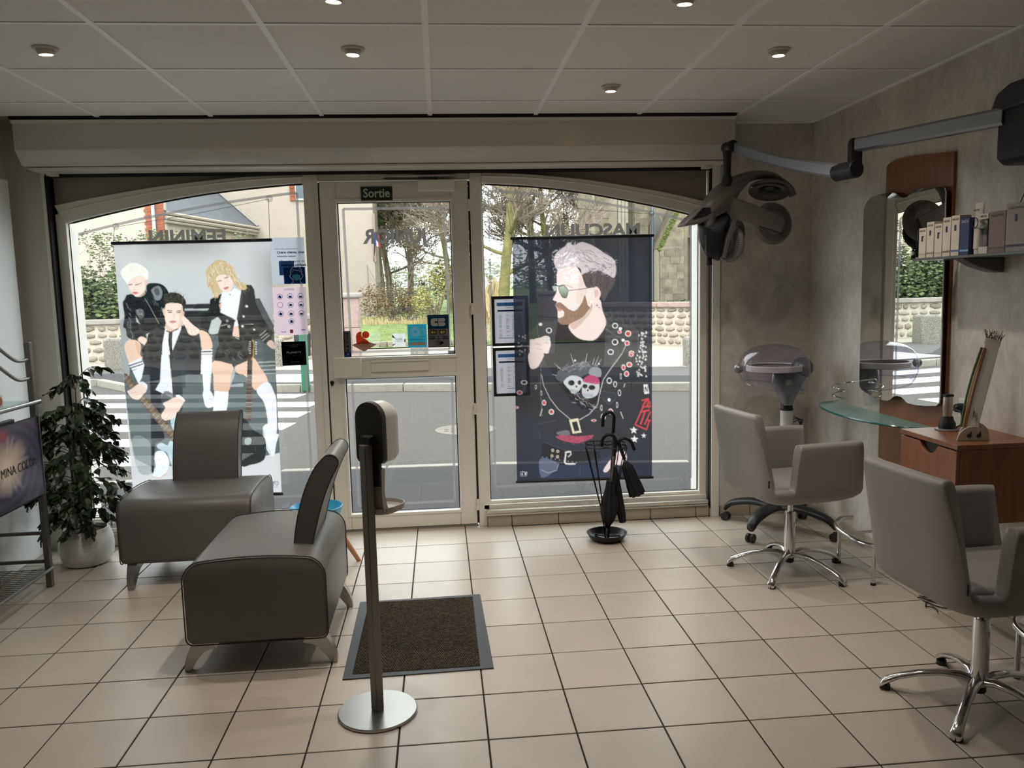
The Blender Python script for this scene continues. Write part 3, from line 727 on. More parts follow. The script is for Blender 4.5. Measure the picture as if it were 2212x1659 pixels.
# ---- buildings across the road
bB = thing('town_hall', 'cream rendered town hall with a plain gable wall beyond the lawn', 'building', (0, 0, 0))
MB().box(-14, -2.78, 35.62, 38.4, -.5, 13).build('wall', M_cream, bB, smooth=False)
MB().box(-2.80, -2.70, 35.55, 35.95, 2.9, 5.0).box(-2.80, -2.70, 35.55, 35.9, 5.6, 9).build('window_surround', M_pinkst, bB, bevel=.01)
MB().box(-3.12, -3.10, 35.58, 35.6, .5, 2.8).build('downpipe', M_coping, bB, smooth=False)
for x, h in ((-6.05, 5.5),):
    f = MB().box(x, x + .5, 35.54, 35.6, 5.6, 7.6).build('window', omat('white_shutter', '#dadad6', .6), bB, bevel=.01)
    MB().box(x + .05, x + .45, 35.53, 35.545, 5.7, 7.5).build('pane', omat('dark_pane', '#5b6470', .2), f)
    bk = [(x - .22, x - .02), (x + .52, x + .72)]
    for a, c in bk:
        for k in range(12): MB().box(a, c, 35.55, 35.6, 5.6 + k * .17, 5.6 + k * .17 + .15).build('brick', M_brickr, bB, smooth=False)
def flag(x, y, z, label):
    t = thing('french_flag', label, 'flag', (x, y, z))
    MB().cyl((0, .02, -.75), (.12, -.25, .5), .02, n=6).build('staff', M_black, t)
    for k, cc in enumerate(('#27418f', '#f0f0f0', '#d2323a')):
        MB().prism([(k * .07, -.02 * k), (k * .07 + .07, -.02 * k - .02), (k * .07 + .09, -.55 - .02 * k), (k * .07 + .02, -.53 - .02 * k)], (.08, -.26, .42), (1, 0, 0), (0, .1, 1), (0, .01, 0)).build('flag_band', omat('flag' + str(k), cc, .8), t, smooth=False)
flag(-2.82, 35.6, 3.7, 'blue white and red flag hanging at the town hall corner, seen through the door')
flag(-5.62, 35.6, 4.0, 'blue white and red flag on the town hall wall, beside the left window edge')
bA = thing('annex_house', 'cream annex house with a slate roof and brick quoins behind the hedge', 'building', (0, 0, 0))
MB().prism([(-20, 27), (-8.86, 27), (-7.86, 35.55), (-20, 35.55)], (0, 0, -.5), (1, 0, 0), (0, 1, 0), (0, 0, 4.75)).build('wall', M_cream, bA, smooth=False)
MB().box(-20, -8.98, 26.9, 27.0, -.5, 8.5).build('front_gable', M_cream, bA, smooth=False)
e0, e1 = Vector((-8.72, 26.95, 4.33)), Vector((-7.70, 35.5, 4.5))
up = Vector((-1.52, 0, 1.42))
rf = MB(); rf.add([e0, e1, e1 + up * 4, e0 + up * 4], [(0, 1, 2, 3)]); rf.add([v + Vector((0, 0, -.12)) for v in (e0, e1, e1 + up * 4, e0 + up * 4)], [(3, 2, 1, 0)])
rf.build('roof', M_slate, bA, smooth=False, normals=False)
fl = MB(); fl.tube([e1 + Vector((.02, -.06, .02)), e1 + up * 4 + Vector((.02, -.06, .02))], .10, 4); fl.build('flashing', M_coping, bA)
for k, (dz, w, r) in enumerate(((-.06, .06, .06), (-.2, .02, .07), (-.32, -.02, .05))):
    MB().tube([e0 + Vector((w, 0, dz)), e1 + Vector((w, 0, dz))], r, 6).build('cornice' if k else 'gutter', M_cream, bA)
MB().tube([e1 + Vector((.05, -.1, -.1)), e1 + Vector((-.25, -.1, -.5)), e1 + Vector((-.3, -.1, -4))], .06, 8).build('downpipe', omat('zinc', '#9aa3a6', .4, .6), bA)
for x0, x1 in ((-9.30, -9.12), (-8.98, -8.76)):
    MB().box(x0, x1, 26.86, 27.2, -.3, 9).build('mortar_strip', M_mortar, bA, smooth=False)
    z = 3.2; k = 0
    while z < 5.6:
        e = .05 * (k % 2)
        MB().box(x0 - e * (x0 < -9.1), x1 + e * (x0 > -9.1) * .3, 26.83, 26.9, z, z + .085).build('brick', M_brickr, bA, smooth=False); z += .10; k += 1
MB().cyl((-9.05, 26.8, 0), (-9.05, 26.8, 9), .055).build('downpipe', omat('white_pipe', '#dfe0de', .4), bA)
t = thing('far_house', 'distant pale house with a pinkish roof at the right edge of the door glass', 'house', (1.4, 78, gz(78) - 1.3))
MB().box(-.6, 2.2, 0, 3, 0, 2.2).build('wall', M_cream, t, smooth=False)
MB().prism([(-.9, 2.2), (2.5, 2.2), (.8, 3.9)], (0, -.2, 0), (1, 0, 0), (0, 0, 1), (0, 3.4, 0)).build('roof', omat('pink_tiles', '#b08f80', .9), t, smooth=False)
MB().box(.3, .8, -.03, 0, .7, 1.6).build('window', omat('dark_pane', '#5b6470', .2), t, smooth=False)

# ---- church
ch = thing('church', 'old mossy stone church with buttresses and a pointed window on the right', 'church', (0, 0, 0))
MB().box(6.0, 16, 30.6, 34, -.5, 14).build('wall', M_churchp, ch, smooth=False)
def masonry(x0, x1, y0, y1, z0, z1, m, bw=.42, bh=.27, core=True, top=None):
    if core:
        MB().box(x0 + .03, x1 - .03, y0 + .04, y1, z0, z1).build('masonry_core', M_mortar, ch, smooth=False)
    z = z0; k = 0
    while z < z1 - .02:
        h = min(bh * rng.uniform(.85, 1.15), z1 - z); x = x0; first = True
        while x < x1 - .02:
            w = bw * rng.uniform(.7, 1.3) * (.5 if first and k % 2 else 1); first = False
            if x1 - x - w < .12: w = x1 - x
            MB().box(x + .008, x + w - .008, y0 + rng.uniform(0, .025), y0 + .12, z + .007, z + h - .007).build('stone_block', m, ch, smooth=False); x += w
        z += h; k += 1
masonry(5.92, 6.46, 29.9, 30.8, .2, 5.4, M_church, .3, .24)
MB().box(6.46, 6.84, 30.2, 30.7, -.3, 12).build('pilaster', M_churchp, ch, bevel=.02)
for x in (6.92, 7.06, 7.20): MB().cyl((x, 30.25, -.3), (x, 30.25, 12), .075, n=12).build('column', omat('pale_column', '#c4bdac', .9, var=.1, vscale=4), ch)
masonry(7.45, 8.0, 30.0, 30.8, .2, 5.2, M_church, .34, .26)
MB().cyl((8.10, 29.85, -.3), (8.10, 29.85, 12), .05, n=10).build('drainpipe', omat('blue_zinc', '#8d98a3', .4, .5), ch)
win = [(-.22, -1.2), (.22, -1.2), (.22, .25), (.14, .55), (0, .85), (-.14, .55), (-.22, .25)]
MB().prism([(a * 1.35, b * 1.08) for a, b in win], (8.45, 30.45, 3.55), (1, 0, 0), (0, 0, 1), (0, .2, 0)).build('window_surround', omat('pale_column', '#c4bdac'), ch, bevel=.02)
w_ = MB().prism(win, (8.45, 30.40, 3.55), (1, 0, 0), (0, 0, 1), (0, .1, 0)).build('lancet_window', omat('leaded_glass', '#8f9088', .4), ch, smooth=False)
masonry(8.12, 9.04, 28.9, 30.6, .2, 2.95, M_church, .38, .27)
MB().prism([(8.12, 2.95), (9.04, 2.95), (9.04, 4.6), (8.95, 4.6)], (0, 28.95, 0), (1, 0, 0), (0, 0, 1), (0, 1.6, 0)).build('buttress_slope', M_church, ch, smooth=False)
bmz = MB(); qq = random.Random(17)
for k in range(420):
    tt = qq.random(); p = Vector((8.12 + .83 * tt, 28.92 + qq.random() * .15, 2.95 + 1.65 * tt + qq.uniform(-.16, .05))); s = qq.uniform(.03, .08)
    bmz.obox(p, (s * 1.6, s, s), (qq.random(), qq.random(), qq.random()))
stuff(bmz.build('moss', M_moss, ch, smooth=False, normals=False))
MB().cyl((9.2, 29.4, -.3), (9.2, 29.4, 12), .17, n=14).build('column', M_churchp, ch)
masonry(9.35, 10.4, 29.0, 30.6, .2, 3.3, M_church, .36, .27)
MB().prism([(9.28, 3.3), (10.4, 3.3), (10.4, 4.1), (9.75, 4.1)], (0, 28.92, 0), (1, 0, 0), (0, 0, 1), (0, 1.6, 0)).build('buttress_cap', M_churchp, ch, bevel=.02)
bmz = MB()
for k in range(1): leaf_cloud(bmz, 900, (8.6, 28.5, .75), (1.9, .3, .28), .06, qq)
stuff(bmz.build('undergrowth', M_leafd, ch, smooth=False, normals=False))

# =================================================================== LEFT SIDE AND CENTRE OF THE ROOM
M_taupe = mat('taupe_leatherette', '#63605c', .42, var=.05, vscale=4, bump=.12, bscale=220, bdist=.001, spec=.5)
M_piping = mat('dark_piping', '#3a3430', .6)
M_steel = mat('brushed_steel', '#a8a6a2', .34, 1.0, var=.05, vscale=3)
M_steeld = mat('dull_steel', '#77736f', .42, .9)
M_wood_b = mat('beech_leg', '#b98256', .5, var=.12, vscale=8, stretch=(6, 6, 1))
M_whitep = mat('white_gloss_plastic', '#dcdcd8', .28)
M_dark = mat('dark_grey_plastic', '#2b2827', .45)
M_brown = mat('brown_grey_plastic', '#4a423d', .45)

# ---- tall white panel on the left wall
tp = MB().box(-2.458, -2.40, 2.6, 4.81, 0, 2.18).build('white_panel', mat('white_laminate', '#f0f4f2', .3), bevel=.006)
tag(tp, 'tall white laminate panel standing against the left wall', 'panel')

# ---- chrome display rack
rk = thing('display_rack', 'chrome wire display rack at the left edge of the photo', 'rack', (0, 0, 0))
for x, y in ((-2.095, 4.235), (-2.365, 4.235), (-2.095, 3.25), (-2.365, 3.25)):
    MB().box(x - .015, x + .015, y - .015, y + .015, 0, 1.29).build('post', M_steeld, rk, bevel=.003)
for z in (.14, .292):
    MB().box(-2.365, -2.095, 4.225, 4.24, z - .008, z + .008).build('cross_bar', M_steeld, rk)
for z, n in ((1.205, 'hook_rail'), (1.11, 'hook_rail')):
    p = smooth_path([(-2.095, 4.23, z), (-2.092, 4.14, z - .004), (-2.09, 4.07, z + .012), (-2.09, 3.97, z + .065), (-2.09, 3.80, z + .16), (-2.09, 3.5, z + .24), (-2.09, 3.26, z + .2)], 5)
    MB().tube(p, .009, 10).build(n, M_steel, rk)
MB().box(-2.36, -2.11, 3.27, 4.22, .985, .993).build('glass_shelf', pane_mat('shelf_glass', (.80, .90, .88), .14), rk, bevel=.001)
MB().cyl((-2.082, 4.275, .98), (-2.082, 3.24, .98), .011, n=12).build('front_rail', M_steel, rk)
MB().cyl((-2.082, 4.245, .10), (-2.082, 3.24, .10), .009, n=10).cyl((-2.37, 4.245, .10), (-2.37, 3.24, .10), .009, n=10).build('front_rail', M_steel, rk)
b = MB()
for k in range(34): b.cyl((-2.37, 3.27 + k * .0285, .10), (-2.082, 3.27 + k * .0285, .10), .0028, n=5)
for k in range(5): b.cyl((-2.34 + k * .06, 3.25, .097), (-2.34 + k * .06, 4.23, .097), .0035, n=5)
b.build('wire_shelf', M_steel, rk)
MB().box(-2.36, -2.10, 3.27, 4.22, .485, .50).build('middle_shelf', M_dark, rk, bevel=.002)
# advertising card leaning on the rack front
def rack_card():
    nu, nv = 90, 60; vs = []; cols = []; fs = []; q = random.Random(4)
    y0, y1, z0, z1 = 3.28, 4.205, .512, .912
    for j in range(nv + 1):
        for i in range(nu + 1):
            u, v = i / nu, j / nv
            vs.append((-2.062 - .010 * v, y0 + (y1 - y0) * u, z0 + (z1 - z0) * v))
            du, dv = (u - .66) * 1.9, (v - .52) * 1.15; r = math.hypot(du, dv); a = math.atan2(dv, du)
            ray = .5 + .5 * math.sin(a * 13 + 3 * math.sin(a * 5)) ; g = max(0, 1 - r / (.34 + .10 * ray)) ** .8
            base = np.array(C('#57506a')) * (.55 + .45 * math.sin(r * 22 + a * 2) ** 2) + np.array(C('#8b7d90')) * .25 * max(0, math.sin(r * 9 - a))
            if v < .25: base *= .45 + 2.2 * v
            red = math.exp(-((du + .02) ** 2 / .006 + (dv - .42) ** 2 / .006))
            c = base * (1 - g) + np.array(C('#f2dcc0')) * g; c = c * (1 - .7 * red) + np.array(C('#b5413c')) * .7 * red
            cols.append(c)
    for j in range(nv):
        for i in range(nu): a = j * (nu + 1) + i; fs.append((a, a + 1, a + nu + 2, a + nu + 1))
    me = bpy.data.meshes.new('card'); me.from_pydata(vs, [], fs); me.update()
    at = me.color_attributes.new('print', 'FLOAT_COLOR', 'POINT'); at.data.foreach_set('color', np.concatenate([np.array(cols), np.ones((len(cols), 1))], 1).astype(np.float32).ravel())
    return me
cardt = thing('advert_card', 'glossy hair colour advert with a light burst, lettered MINA COLOR, leaning on the chrome rack', 'poster', (0, 0, 0))
link('printed_face', rack_card(), attr_mat('print_gloss', .25), cardt)
MB().prism([(3.275, .51), (4.21, .51), (4.21, .915), (3.275, .915)], (-2.0735, 0, 0), (0, 1, 0), (0, 0, 1), (-.004, 0, 0)).build('backing', M_dark, cardt, smooth=False)
for x0 in (3.275, 4.205): MB().box(-2.0785, -2.060, x0, x0 + .005, .51, .915).build('clear_edge', M_steel, cardt)
text('lettering', 'MINA COLOR', .062, M_black, cardt, loc=(-2.0655, 3.99, .690), rot=(0, 0, PI / 2), width=.33, extrude=.0005)
t = MB().box(-2.09, -2.064, 3.80, 3.985, .9155, .934).build('clip', M_black, bevel=.004); tag(t, 'black clip lying on top of the advert card', 'clip')
bx = thing('product_box', 'small white carton with an orange-brown oval on the glass shelf of the rack', 'box', (-2.16, 3.92, .9935))
MB().box(-.04, .04, -.06, .085, 0, .055).build('carton', mat('white_card', '#e4e2de', .5), bx, bevel=.002)
MB().lathe([(.022, 0), (.022, .0012)], 24, (.0405, .055, .028), (1, 0, 0)).build('oval_print', mat('orange_print', '#b06a4a', .5), bx)

# ---- ficus in a white pot
pl = thing('potted_ficus', 'weeping fig with dark leaves in a round white pot between rack and armchair', 'plant', (-2.06, 4.605, 0))
MB().lathe([(.095, 0), (.118, .01), (.138, .05), (.145, .10), (.14, .15), (.124, .195), (.118, .205), (.112, .205), (.112, .185)], 40, cap1=False).build('pot', mat('ribbed_white_pot', '#d6d6d2', .5, bump=.5, bscale=30, bdist=.004, stretch=(.02, .02, 6)), pl)
MB().lathe([(.001, .19), (.06, .185), (.113, .178)], 24, cap0=False, cap1=False).build('soil', mat('soil', '#4b3a2c', .95, var=.4, vscale=60, bump=.8, bscale=80), pl)
q = random.Random(23); M_leaf = mat('ficus_leaf', '#24361d', .38, var=.35, vscale=9, rand=.35, spec=.5)
M_stem = mat('ficus_stem', '#5b4a36', .8)
def leaf_mesh(i):
    qq = random.Random(i); L, Wd = .052, .020; b = MB(); prof = [(0, .05), (.14, .6), (.35, 1), (.6, .85), (.82, .4), (.93, .12), (1.06, .0)]
    vs = []; bend = qq.uniform(.1, .35); tw = qq.uniform(-.3, .3)
    for t_, w in prof:
        z = -bend * t_ * t_ * L
        for s in (-1, 0, 1): vs.append((t_ * L, s * w * Wd, z + (abs(s) * .25 - .1) * w * Wd + s * tw * t_ * Wd))
    fs = []
    for k in range(len(prof) - 1):
        a = k * 3; fs += [(a, a + 1, a + 4, a + 3), (a + 1, a + 2, a + 5, a + 4)]
    me = b.add(vs, fs).mesh('leaf'); me.materials.append(M_leaf); me.polygons.foreach_set('use_smooth', [True] * len(me.polygons)); return me
LEAVES = [leaf_mesh(i) for i in range(5)]
stem = MB(); tips = []
for k in range(4):
    a = k * 1.6; p = Vector((.02 * math.cos(a), .02 * math.sin(a), .17)); pts = [p.copy()]
    for j in range(9): p = p + Vector((q.uniform(-.014, .014), q.uniform(-.014, .014), .072 + .02 * (k == 0))); pts.append(p.copy())
    stem.tube(pts, [.009 - .0007 * j for j in range(10)], 6)
    for j in range(1, 10):
        for m in range(3 if j < 9 else 4):
            al = q.random() * 2 * PI; h = pts[j].z; reach = (.30 * (1 - abs(h - .42) / .78)) * q.uniform(.55, 1.0)
            e = pts[j] + Vector((math.cos(al) * reach, math.sin(al) * reach * .8, q.uniform(.02, .11) - reach * .12))
            mid = pts[j].lerp(e, .5) + Vector((0, 0, .035)); br = smooth_path([pts[j], mid, e, e + Vector((math.cos(al) * .03, math.sin(al) * .03, -.035))], 3)
            stem.tube(br, .0018, 4, caps=False); tips.append((br, al))
    if k == 0:
        sp_ = smooth_path([pts[-1], pts[-1] + Vector((.03, 0, .08)), pts[-1] + Vector((.10, -.01, .13)), pts[-1] + Vector((.17, -.02, .12))], 3); stem.tube(sp_, .0018, 4, caps=False); tips.append((sp_, .2))
stem.build('stems', M_stem, pl)
lv = 0; extra = MB()
for br, al in tips:
    for s in range(3, len(br)):
        for rep in range(1 if s < 6 else 2):
            p = br[s]; yaw = al + q.uniform(-1.1, 1.1); pit = q.uniform(.1, 1.15); sc = q.uniform(.75, 1.25)
            if lv < 298 and (lv * 7 + s) % 2 == 0 or lv < 298 and s == len(br) - 1:
                o = bpy.data.objects.new('leaf', q.choice(LEAVES)); COL.objects.link(o); o.parent = pl; o.location = p
                o.rotation_euler = Euler((q.uniform(-.5, .5), pit, yaw)); o.scale = (sc, sc, sc); lv += 1
            else:
                R = Euler((q.uniform(-.5, .5), pit, yaw)).to_matrix(); me = q.choice(LEAVES)
                extra.add([p + R @ (v.co * sc) for v in me.vertices], [tuple(f.vertices) for f in me.polygons])
if extra.v: stuff(extra.build('foliage', M_leaf, pl, normals=False))

# ---- armless lounge chairs
def rrect(y0, y1, z0, z1, rt, rb, n=6, crown=0.):
    pts = []
    for (cy_, cz, r, a0) in ((y1 - rt, z1 - rt, rt, 0), (y0 + rt, z1 - rt, rt, PI / 2), (y0 + rb, z0 + rb, rb, PI), (y1 - rb, z0 + rb, rb, 1.5 * PI)):
        for i in range(n + 1):
            a = a0 + PI / 2 * i / n; y = cy_ + r * math.cos(a); z = cz + r * math.sin(a)
            if z > z1 - rt * .5: z += crown * (1 - ((y - (y0 + y1) / 2) / ((y1 - y0) / 2)) ** 2)
            pts.append((y, z))
        if a0 == 0:
            for i in range(1, 6):
                y = y1 - rt + (y0 - y1 + 2 * rt) * i / 6; pts.append((y, z1 + crown * (1 - ((y - (y0 + y1) / 2) / ((y1 - y0) / 2)) ** 2)))
    return pts
def lounge_chair(label, loc, rotz):
    t = thing('lounge_chair', label, 'armchair', loc, rotz, 'armless waiting chairs')
    w, d0, d1 = .34, -.285, .27
    prof = rrect(d0, d1, .125, .455, .07, .03, crown=.022)
    rings = []
    for x, k in ((-w, .012), (-w + .008, .004), (-w + .022, 0), (w - .022, 0), (w - .008, .004), (w, .012)):
        cyy, czz = (d0 + d1) / 2, .29
        rings.append([Vector((x, y + (cyy - y) * k / .28, z + (czz - z) * k / .17)) for y, z in prof])
    MB().loft(rings).build('seat_block', M_taupe, t, angle=.9)
    for x in (-w + .004, w - .004):
        MB().tube([(x, y, z) for y, z in prof], .0028, 5, closed=True).build('piping', M_piping, t)
    # curved back slab standing in the seat
    c = [(.158, .448), (.172, .52), (.192, .60), (.222, .69), (.258, .765), (.287, .805)]; th = [.036, .040, .042, .042, .040, .034]
    fr, rr = [], []
    for i, (y, z) in enumerate(c):
        a, b_ = c[max(i - 1, 0)], c[min(i + 1, len(c) - 1)]; tv = Vector((b_[0] - a[0], b_[1] - a[1])).normalized()
        fr.append((y - tv.y * th[i], z + tv.x * th[i])); rr.append((y + tv.y * th[i], z - tv.x * th[i]))
    ty, tz = c[-1]; tv = Vector((c[-1][0] - c[-2][0], c[-1][1] - c[-2][1])).normalized(); cap = []
    for i in range(1, 7):
        a = PI * i / 7; n_ = Vector((-tv.y, tv.x)); cap.append((ty + n_.x * .034 * math.cos(a) + tv.x * .034 * math.sin(a), tz + n_.y * .034 * math.cos(a) + tv.y * .034 * math.sin(a)))
    poly = smooth2(fr) + cap + smooth2(rr)[::-1]
    wb = .178
    MB().prism([(y, z) for y, z in poly], (-wb, 0, 0), (0, 1, 0), (0, 0, 1), (2 * wb, 0, 0)).build('backrest', M_taupe, t, angle=.6)
    for x in (-wb, wb):
        MB().tube([(x, y, z) for y, z in poly], .0026, 5, closed=True).build('piping', M_piping, t)
    # curved blade legs
    for sx in (-1, 1):
        for sy in (-1, 1):
            x = sx * (w - .055); y0 = sy * .185 - .008
            path = [Vector((x, y0, .135)), Vector((x, y0 + sy * .045, .112)), Vector((x, y0 + sy * .078, .07)), Vector((x, y0 + sy * .098, .03)), Vector((x, y0 + sy * .106, .0))]
            path = smooth_path(path, 4); rings = []
            for i, p in enumerate(path):
                k = i / (len(path) - 1); hw = .028 - .014 * k; ht = .026 * (1 - k) + .011
                dd = (path[min(i + 1, len(path) - 1)] - path[max(i - 1, 0)]).normalized(); nn = Vector((0, -dd.z, dd.y))
                rings.append([p + Vector((sx_ * hw, 0, 0)) + nn * (sn * ht) for sx_, sn in ((-1, -1), (1, -1), (1, 1), (-1, 1))])
            MB().loft(rings).build('leg', M_steel, t, angle=.5)
    return t
def smooth2(pl):
    return [(p.x, p.y) for p in smooth_path([(a, b, 0) for a, b in pl], 4)]
lounge_chair('taupe leatherette armless chair facing the room, below the pale banner', (-1.355, 4.415, 0), 0.0)
lounge_chair('taupe leatherette armless chair seen from its side, next to the hand sanitiser stand', (-.760, 3.435, 0), -PI / 2)

# ---- small blue child seat half hidden behind the chair
t = thing('child_chair', 'small bright blue plastic seat with wooden legs, half hidden behind the grey chair', 'chair', (-.70, 4.24, 0))
MB().lathe([(.02, .30), (.10, .30), (.125, .32), (.14, .365), (.136, .366), (.12, .325), (.09, .308), (.02, .306)], 32, cap0=True, cap1=True).build('seat_shell', mat('blue_plastic', '#3aa3c8', .3), t)
for k in range(4):
    a = PI / 4 + k * PI / 2 - .15
    d = Vector((math.cos(a), math.sin(a), 0))
    MB().tube([d * .07 + Vector((0, 0, .30)), d * .245], [.020, .012], 10).build('leg', M_wood_b, t)

# ---- hand sanitiser stand
ss = thing('sanitizer_stand', 'hand sanitiser dispenser on a steel pole with a round base', 'dispenser', (-.272, 2.722, 0))
MB().lathe([(.139, 0), (.141, .004), (.141, .009), (.138, .012), (.001, .012)], 56).build('base_plate', M_steel, ss)
po = MB().box(-.0165, .0165, -.0165, .0165, .012, .975); o = po.build('pole', M_steeld, ss, bevel=.003); o.rotation_euler = (0, 0, .75)
hd = .62       # turned towards the door, to the right
hx, hy = Vector((math.cos(hd), -math.sin(hd), 0)), Vector((math.sin(hd), math.cos(hd), 0))
HC0 = Vector((.004, .012, 0))
def dloft(rings2, name, m, par, **k):
    b = MB(); b.loft([[HC0 + hx * x + hy * y + Vector((0, 0, z)) for x, z in prof_] for y, prof_ in rings2]); return b.build(name, m, par, **k)
def pill(w, z0, z1, rt, rb, n=8):
    pts = []
    for (cx, cz, r, a0) in ((w - rt, z1 - rt, rt, 0), (-w + rt, z1 - rt, rt, PI / 2), (-w + rb, z0 + rb, rb, PI), (w - rb, z0 + rb, rb, 1.5 * PI)):
        for i in range(n + 1):
            a = a0 + PI / 2 * i / n; pts.append((cx + r * math.cos(a), cz + r * math.sin(a)))
    return pts
dloft([(.012, pill(.060, .905, 1.118, .057, .02)), (.030, pill(.062, .903, 1.120, .059, .02)), (.034, pill(.060, .905, 1.117, .057, .02))], 'back_plate', M_dark, ss, angle=.7)
dloft([(.034, pill(.0605, .904, 1.118, .058, .02)), (.085, pill(.0595, .905, 1.116, .057, .022)), (.105, pill(.055, .912, 1.108, .052, .025)), (.113, pill(.046, .922, 1.098, .044, .025))], 'cover', M_whitep, ss, angle=.9)
dloft([(.010, pill(.022, .955, 1.005, .004, .004)), (-.010, pill(.020, .958, 1.0, .004, .004))], 'pole_clamp', M_dark, ss)
dloft([(.008, pill(.043, .825, .925, .006, .006)), (.022, pill(.043, .825, .925, .006, .006))], 'lower_plate', M_dark, ss)
rg = []
for z, w, dpt in ((.735, .052, .028), (.76, .048, .02), (.80, .045, .016), (.86, .047, .018), (.885, .047, .02)):
    rg.append([HC0 + hx * (w * sx) + hy * (.014 + dpt * sy) + Vector((0, 0, z)) for sx, sy in ((-1, 0), (1, 0), (1, 1), (.8, 1.3), (-.8, 1.3), (-1, 1))])
MB().loft(rg).build('tray_bracket', mat('grey_white_plastic', '#a9a29b', .4), ss, angle=.4)
tr = []
for k in range(32):
    a = 2 * PI * k / 32; tr.append(HC0 + hx * (.062 * math.copysign(abs(math.cos(a)) ** .75, math.cos(a))) + hy * (.075 + .075 * math.copysign(abs(math.sin(a)) ** .75, math.sin(a))) + Vector((0, 0, .728)))
cen = HC0 + hy * .075
rings = [[cen + (p - cen - Vector((0, 0, p.z))) * s + Vector((0, 0, z)) for p in tr] for s, z in ((.92, .722), (1, .728), (1.02, .745), (.97, .746), (.93, .733), (.5, .731))]
MB().loft(rings).build('drip_tray', mat('grey_white_plastic', '#a9a29b', .4), ss, angle=.6)

# ---- door mat
mt = thing('door_mat', 'dark ribbed door mat with a rubber border on the tiles', 'mat', (-.142, 3.376, 0))
mt.rotation_euler = (0, 0, .0)
MB().prism([(-.295, .386), (.290, .398), (.305, -.385), (-.286, -.398)], (0, 0, .001), (1, 0, 0), (0, 1, 0), (0, 0, .004)).build('rubber_border', mat('mat_rubber', '#3e4247', .55, bump=.2, bscale=150), mt, bevel=.0015, seg=1)
nb = MB(); nx, ny = 50, 58
for j in range(ny):
    for i in range(nx):
        x = -.245 + .495 * (i + .25 + .5 * (j % 2)) / nx + .02 * (.5 - j / ny) * 0; y = -.36 + .725 * (j + .5) / ny; h = .0035 + .002 * rng.random()
        a, c = .0034, .0043
        nb.add([(x - a, y - c, .0048), (x + a, y - c, .0048), (x + a, y + c, .0048), (x - a, y + c, .0048), (x - a * .6, y - c * .6, .0048 + h), (x + a * .6, y - c * .6, .0048 + h), (x + a * .6, y + c * .6, .0048 + h), (x - a * .6, y + c * .6, .0048 + h)],
               [(4, 5, 6, 7), (0, 1, 5, 4), (1, 2, 6, 5), (2, 3, 7, 6), (3, 0, 4, 7)])
stuff(nb.build('pile', mat('mat_pile', '#544a3c', .95, var=.5, vscale=70, detail=1), mt, smooth=False, normals=False))
MB().box(-.252, .252, -.365, .370, .004, .0052).build('pile_backing', mat('mat_dark', '#17140f', .95), mt, smooth=False)

# ---- umbrella stand with umbrellas
us = thing('umbrella_stand', 'black wire umbrella stand with a round tray in front of the right window', 'stand', (.945, 4.53, 0))
M_bm = mat('black_metal', '#0e0e0f', .4, .3)
MB().lathe([(.06, 0), (.085, .002), (.105, .018), (.118, .042), (.121, .044), (.121, .047), (.116, .046), (.102, .022), (.08, .008), (.001, .006)], 44, cap0=True, cap1=False).build('tray', M_bm, us)
for a in (.2, 2.3, 4.4): MB().cyl((0, 0, .02), (.085 * math.cos(a), .085 * math.sin(a), .014), .005, n=6).build('spoke', M_bm, us)
for k in range(4):
    a = .6 + k * PI / 2; cx, cy_ = .075 * math.cos(a), .075 * math.sin(a)
    ring = [(cx + .066 * math.cos(s) * 1.0, cy_ + .066 * math.sin(s), .575) for s in [2 * PI * i / 28 for i in range(28)]]
    MB().tube(ring, .0035, 6, closed=True).build('top_ring', M_bm, us)
    for da in (-.25, .25):
        e = Vector((.139 * math.cos(a + da), .139 * math.sin(a + da), .573)); m_ = Vector((.035 * math.cos(a + da), .035 * math.sin(a + da), .18)); z = Vector((.012 * math.cos(a + da), .012 * math.sin(a + da), .012))
        MB().tube([e, m_, z], .003, 6).build('wire', M_bm, us)
MB().tube([(.036 * math.cos(s), .036 * math.sin(s), .185) for s in [2 * PI * i / 20 for i in range(20)]], .0032, 6, closed=True).build('lower_ring', M_bm, us)
M_cloth = mat('black_umbrella_cloth', '#0b0b0d', .75, bump=.6, bscale=40, bdist=.01, stretch=(1, 1, .2))
def umbrella(label, base, top, hook_r, hook_dir, canopy, shaft_r=.006, hook_len=.05, tip=True, cm=None):
    t = thing('umbrella', label, 'umbrella', base, 0, 'umbrellas in the stand'); top = Vector(top) - Vector(base); d = top.normalized(); h = Vector(hook_dir).normalized()
    L = top.length
    MB().cyl((0, 0, 0), d * L, shaft_r, n=8).build('shaft', M_steeld if shaft_r < .007 else M_bm, t)
    if hook_r:
        c = top + h * hook_r
        pts = [top - d * .09, top - d * .03] + [c - h * (hook_r * math.cos(s)) + d * (hook_r * math.sin(s)) for s in [PI * i / 12 for i in range(13)]] + [top + h * 2 * hook_r - d * hook_len]
        MB().tube(pts, .0105, 10).build('handle', M_bm, t)
    s0, s1, prof_ = canopy
    b = MB(); rings = []; x, y, _ = frame_of(d)
    for k, r in enumerate(prof_):
        c = d * (s0 + (s1 - s0) * k / (len(prof_) - 1)); rings.append([c + x * (math.cos(a) * r * (1 + .16 * math.cos(a * 8 + k * .5))) + y * (math.sin(a) * r * (1 + .16 * math.cos(a * 8 + k * .5))) for a in [2 * PI * i / 48 for i in range(48)]])
    b.loft(rings); b.build('folded_canopy', cm or M_cloth, t, angle=1.2)
    return t
B0 = (.945, 4.53, 0)
umbrella('tall black umbrella with a thin hooked handle rising highest from the stand', (.952, 4.545, .03), (.996, 4.53, .735), .034, (-1, -.1, 0), (.03, .31, [.008, .02, .03, .032, .03, .026, .014, .008]), hook_len=.05)
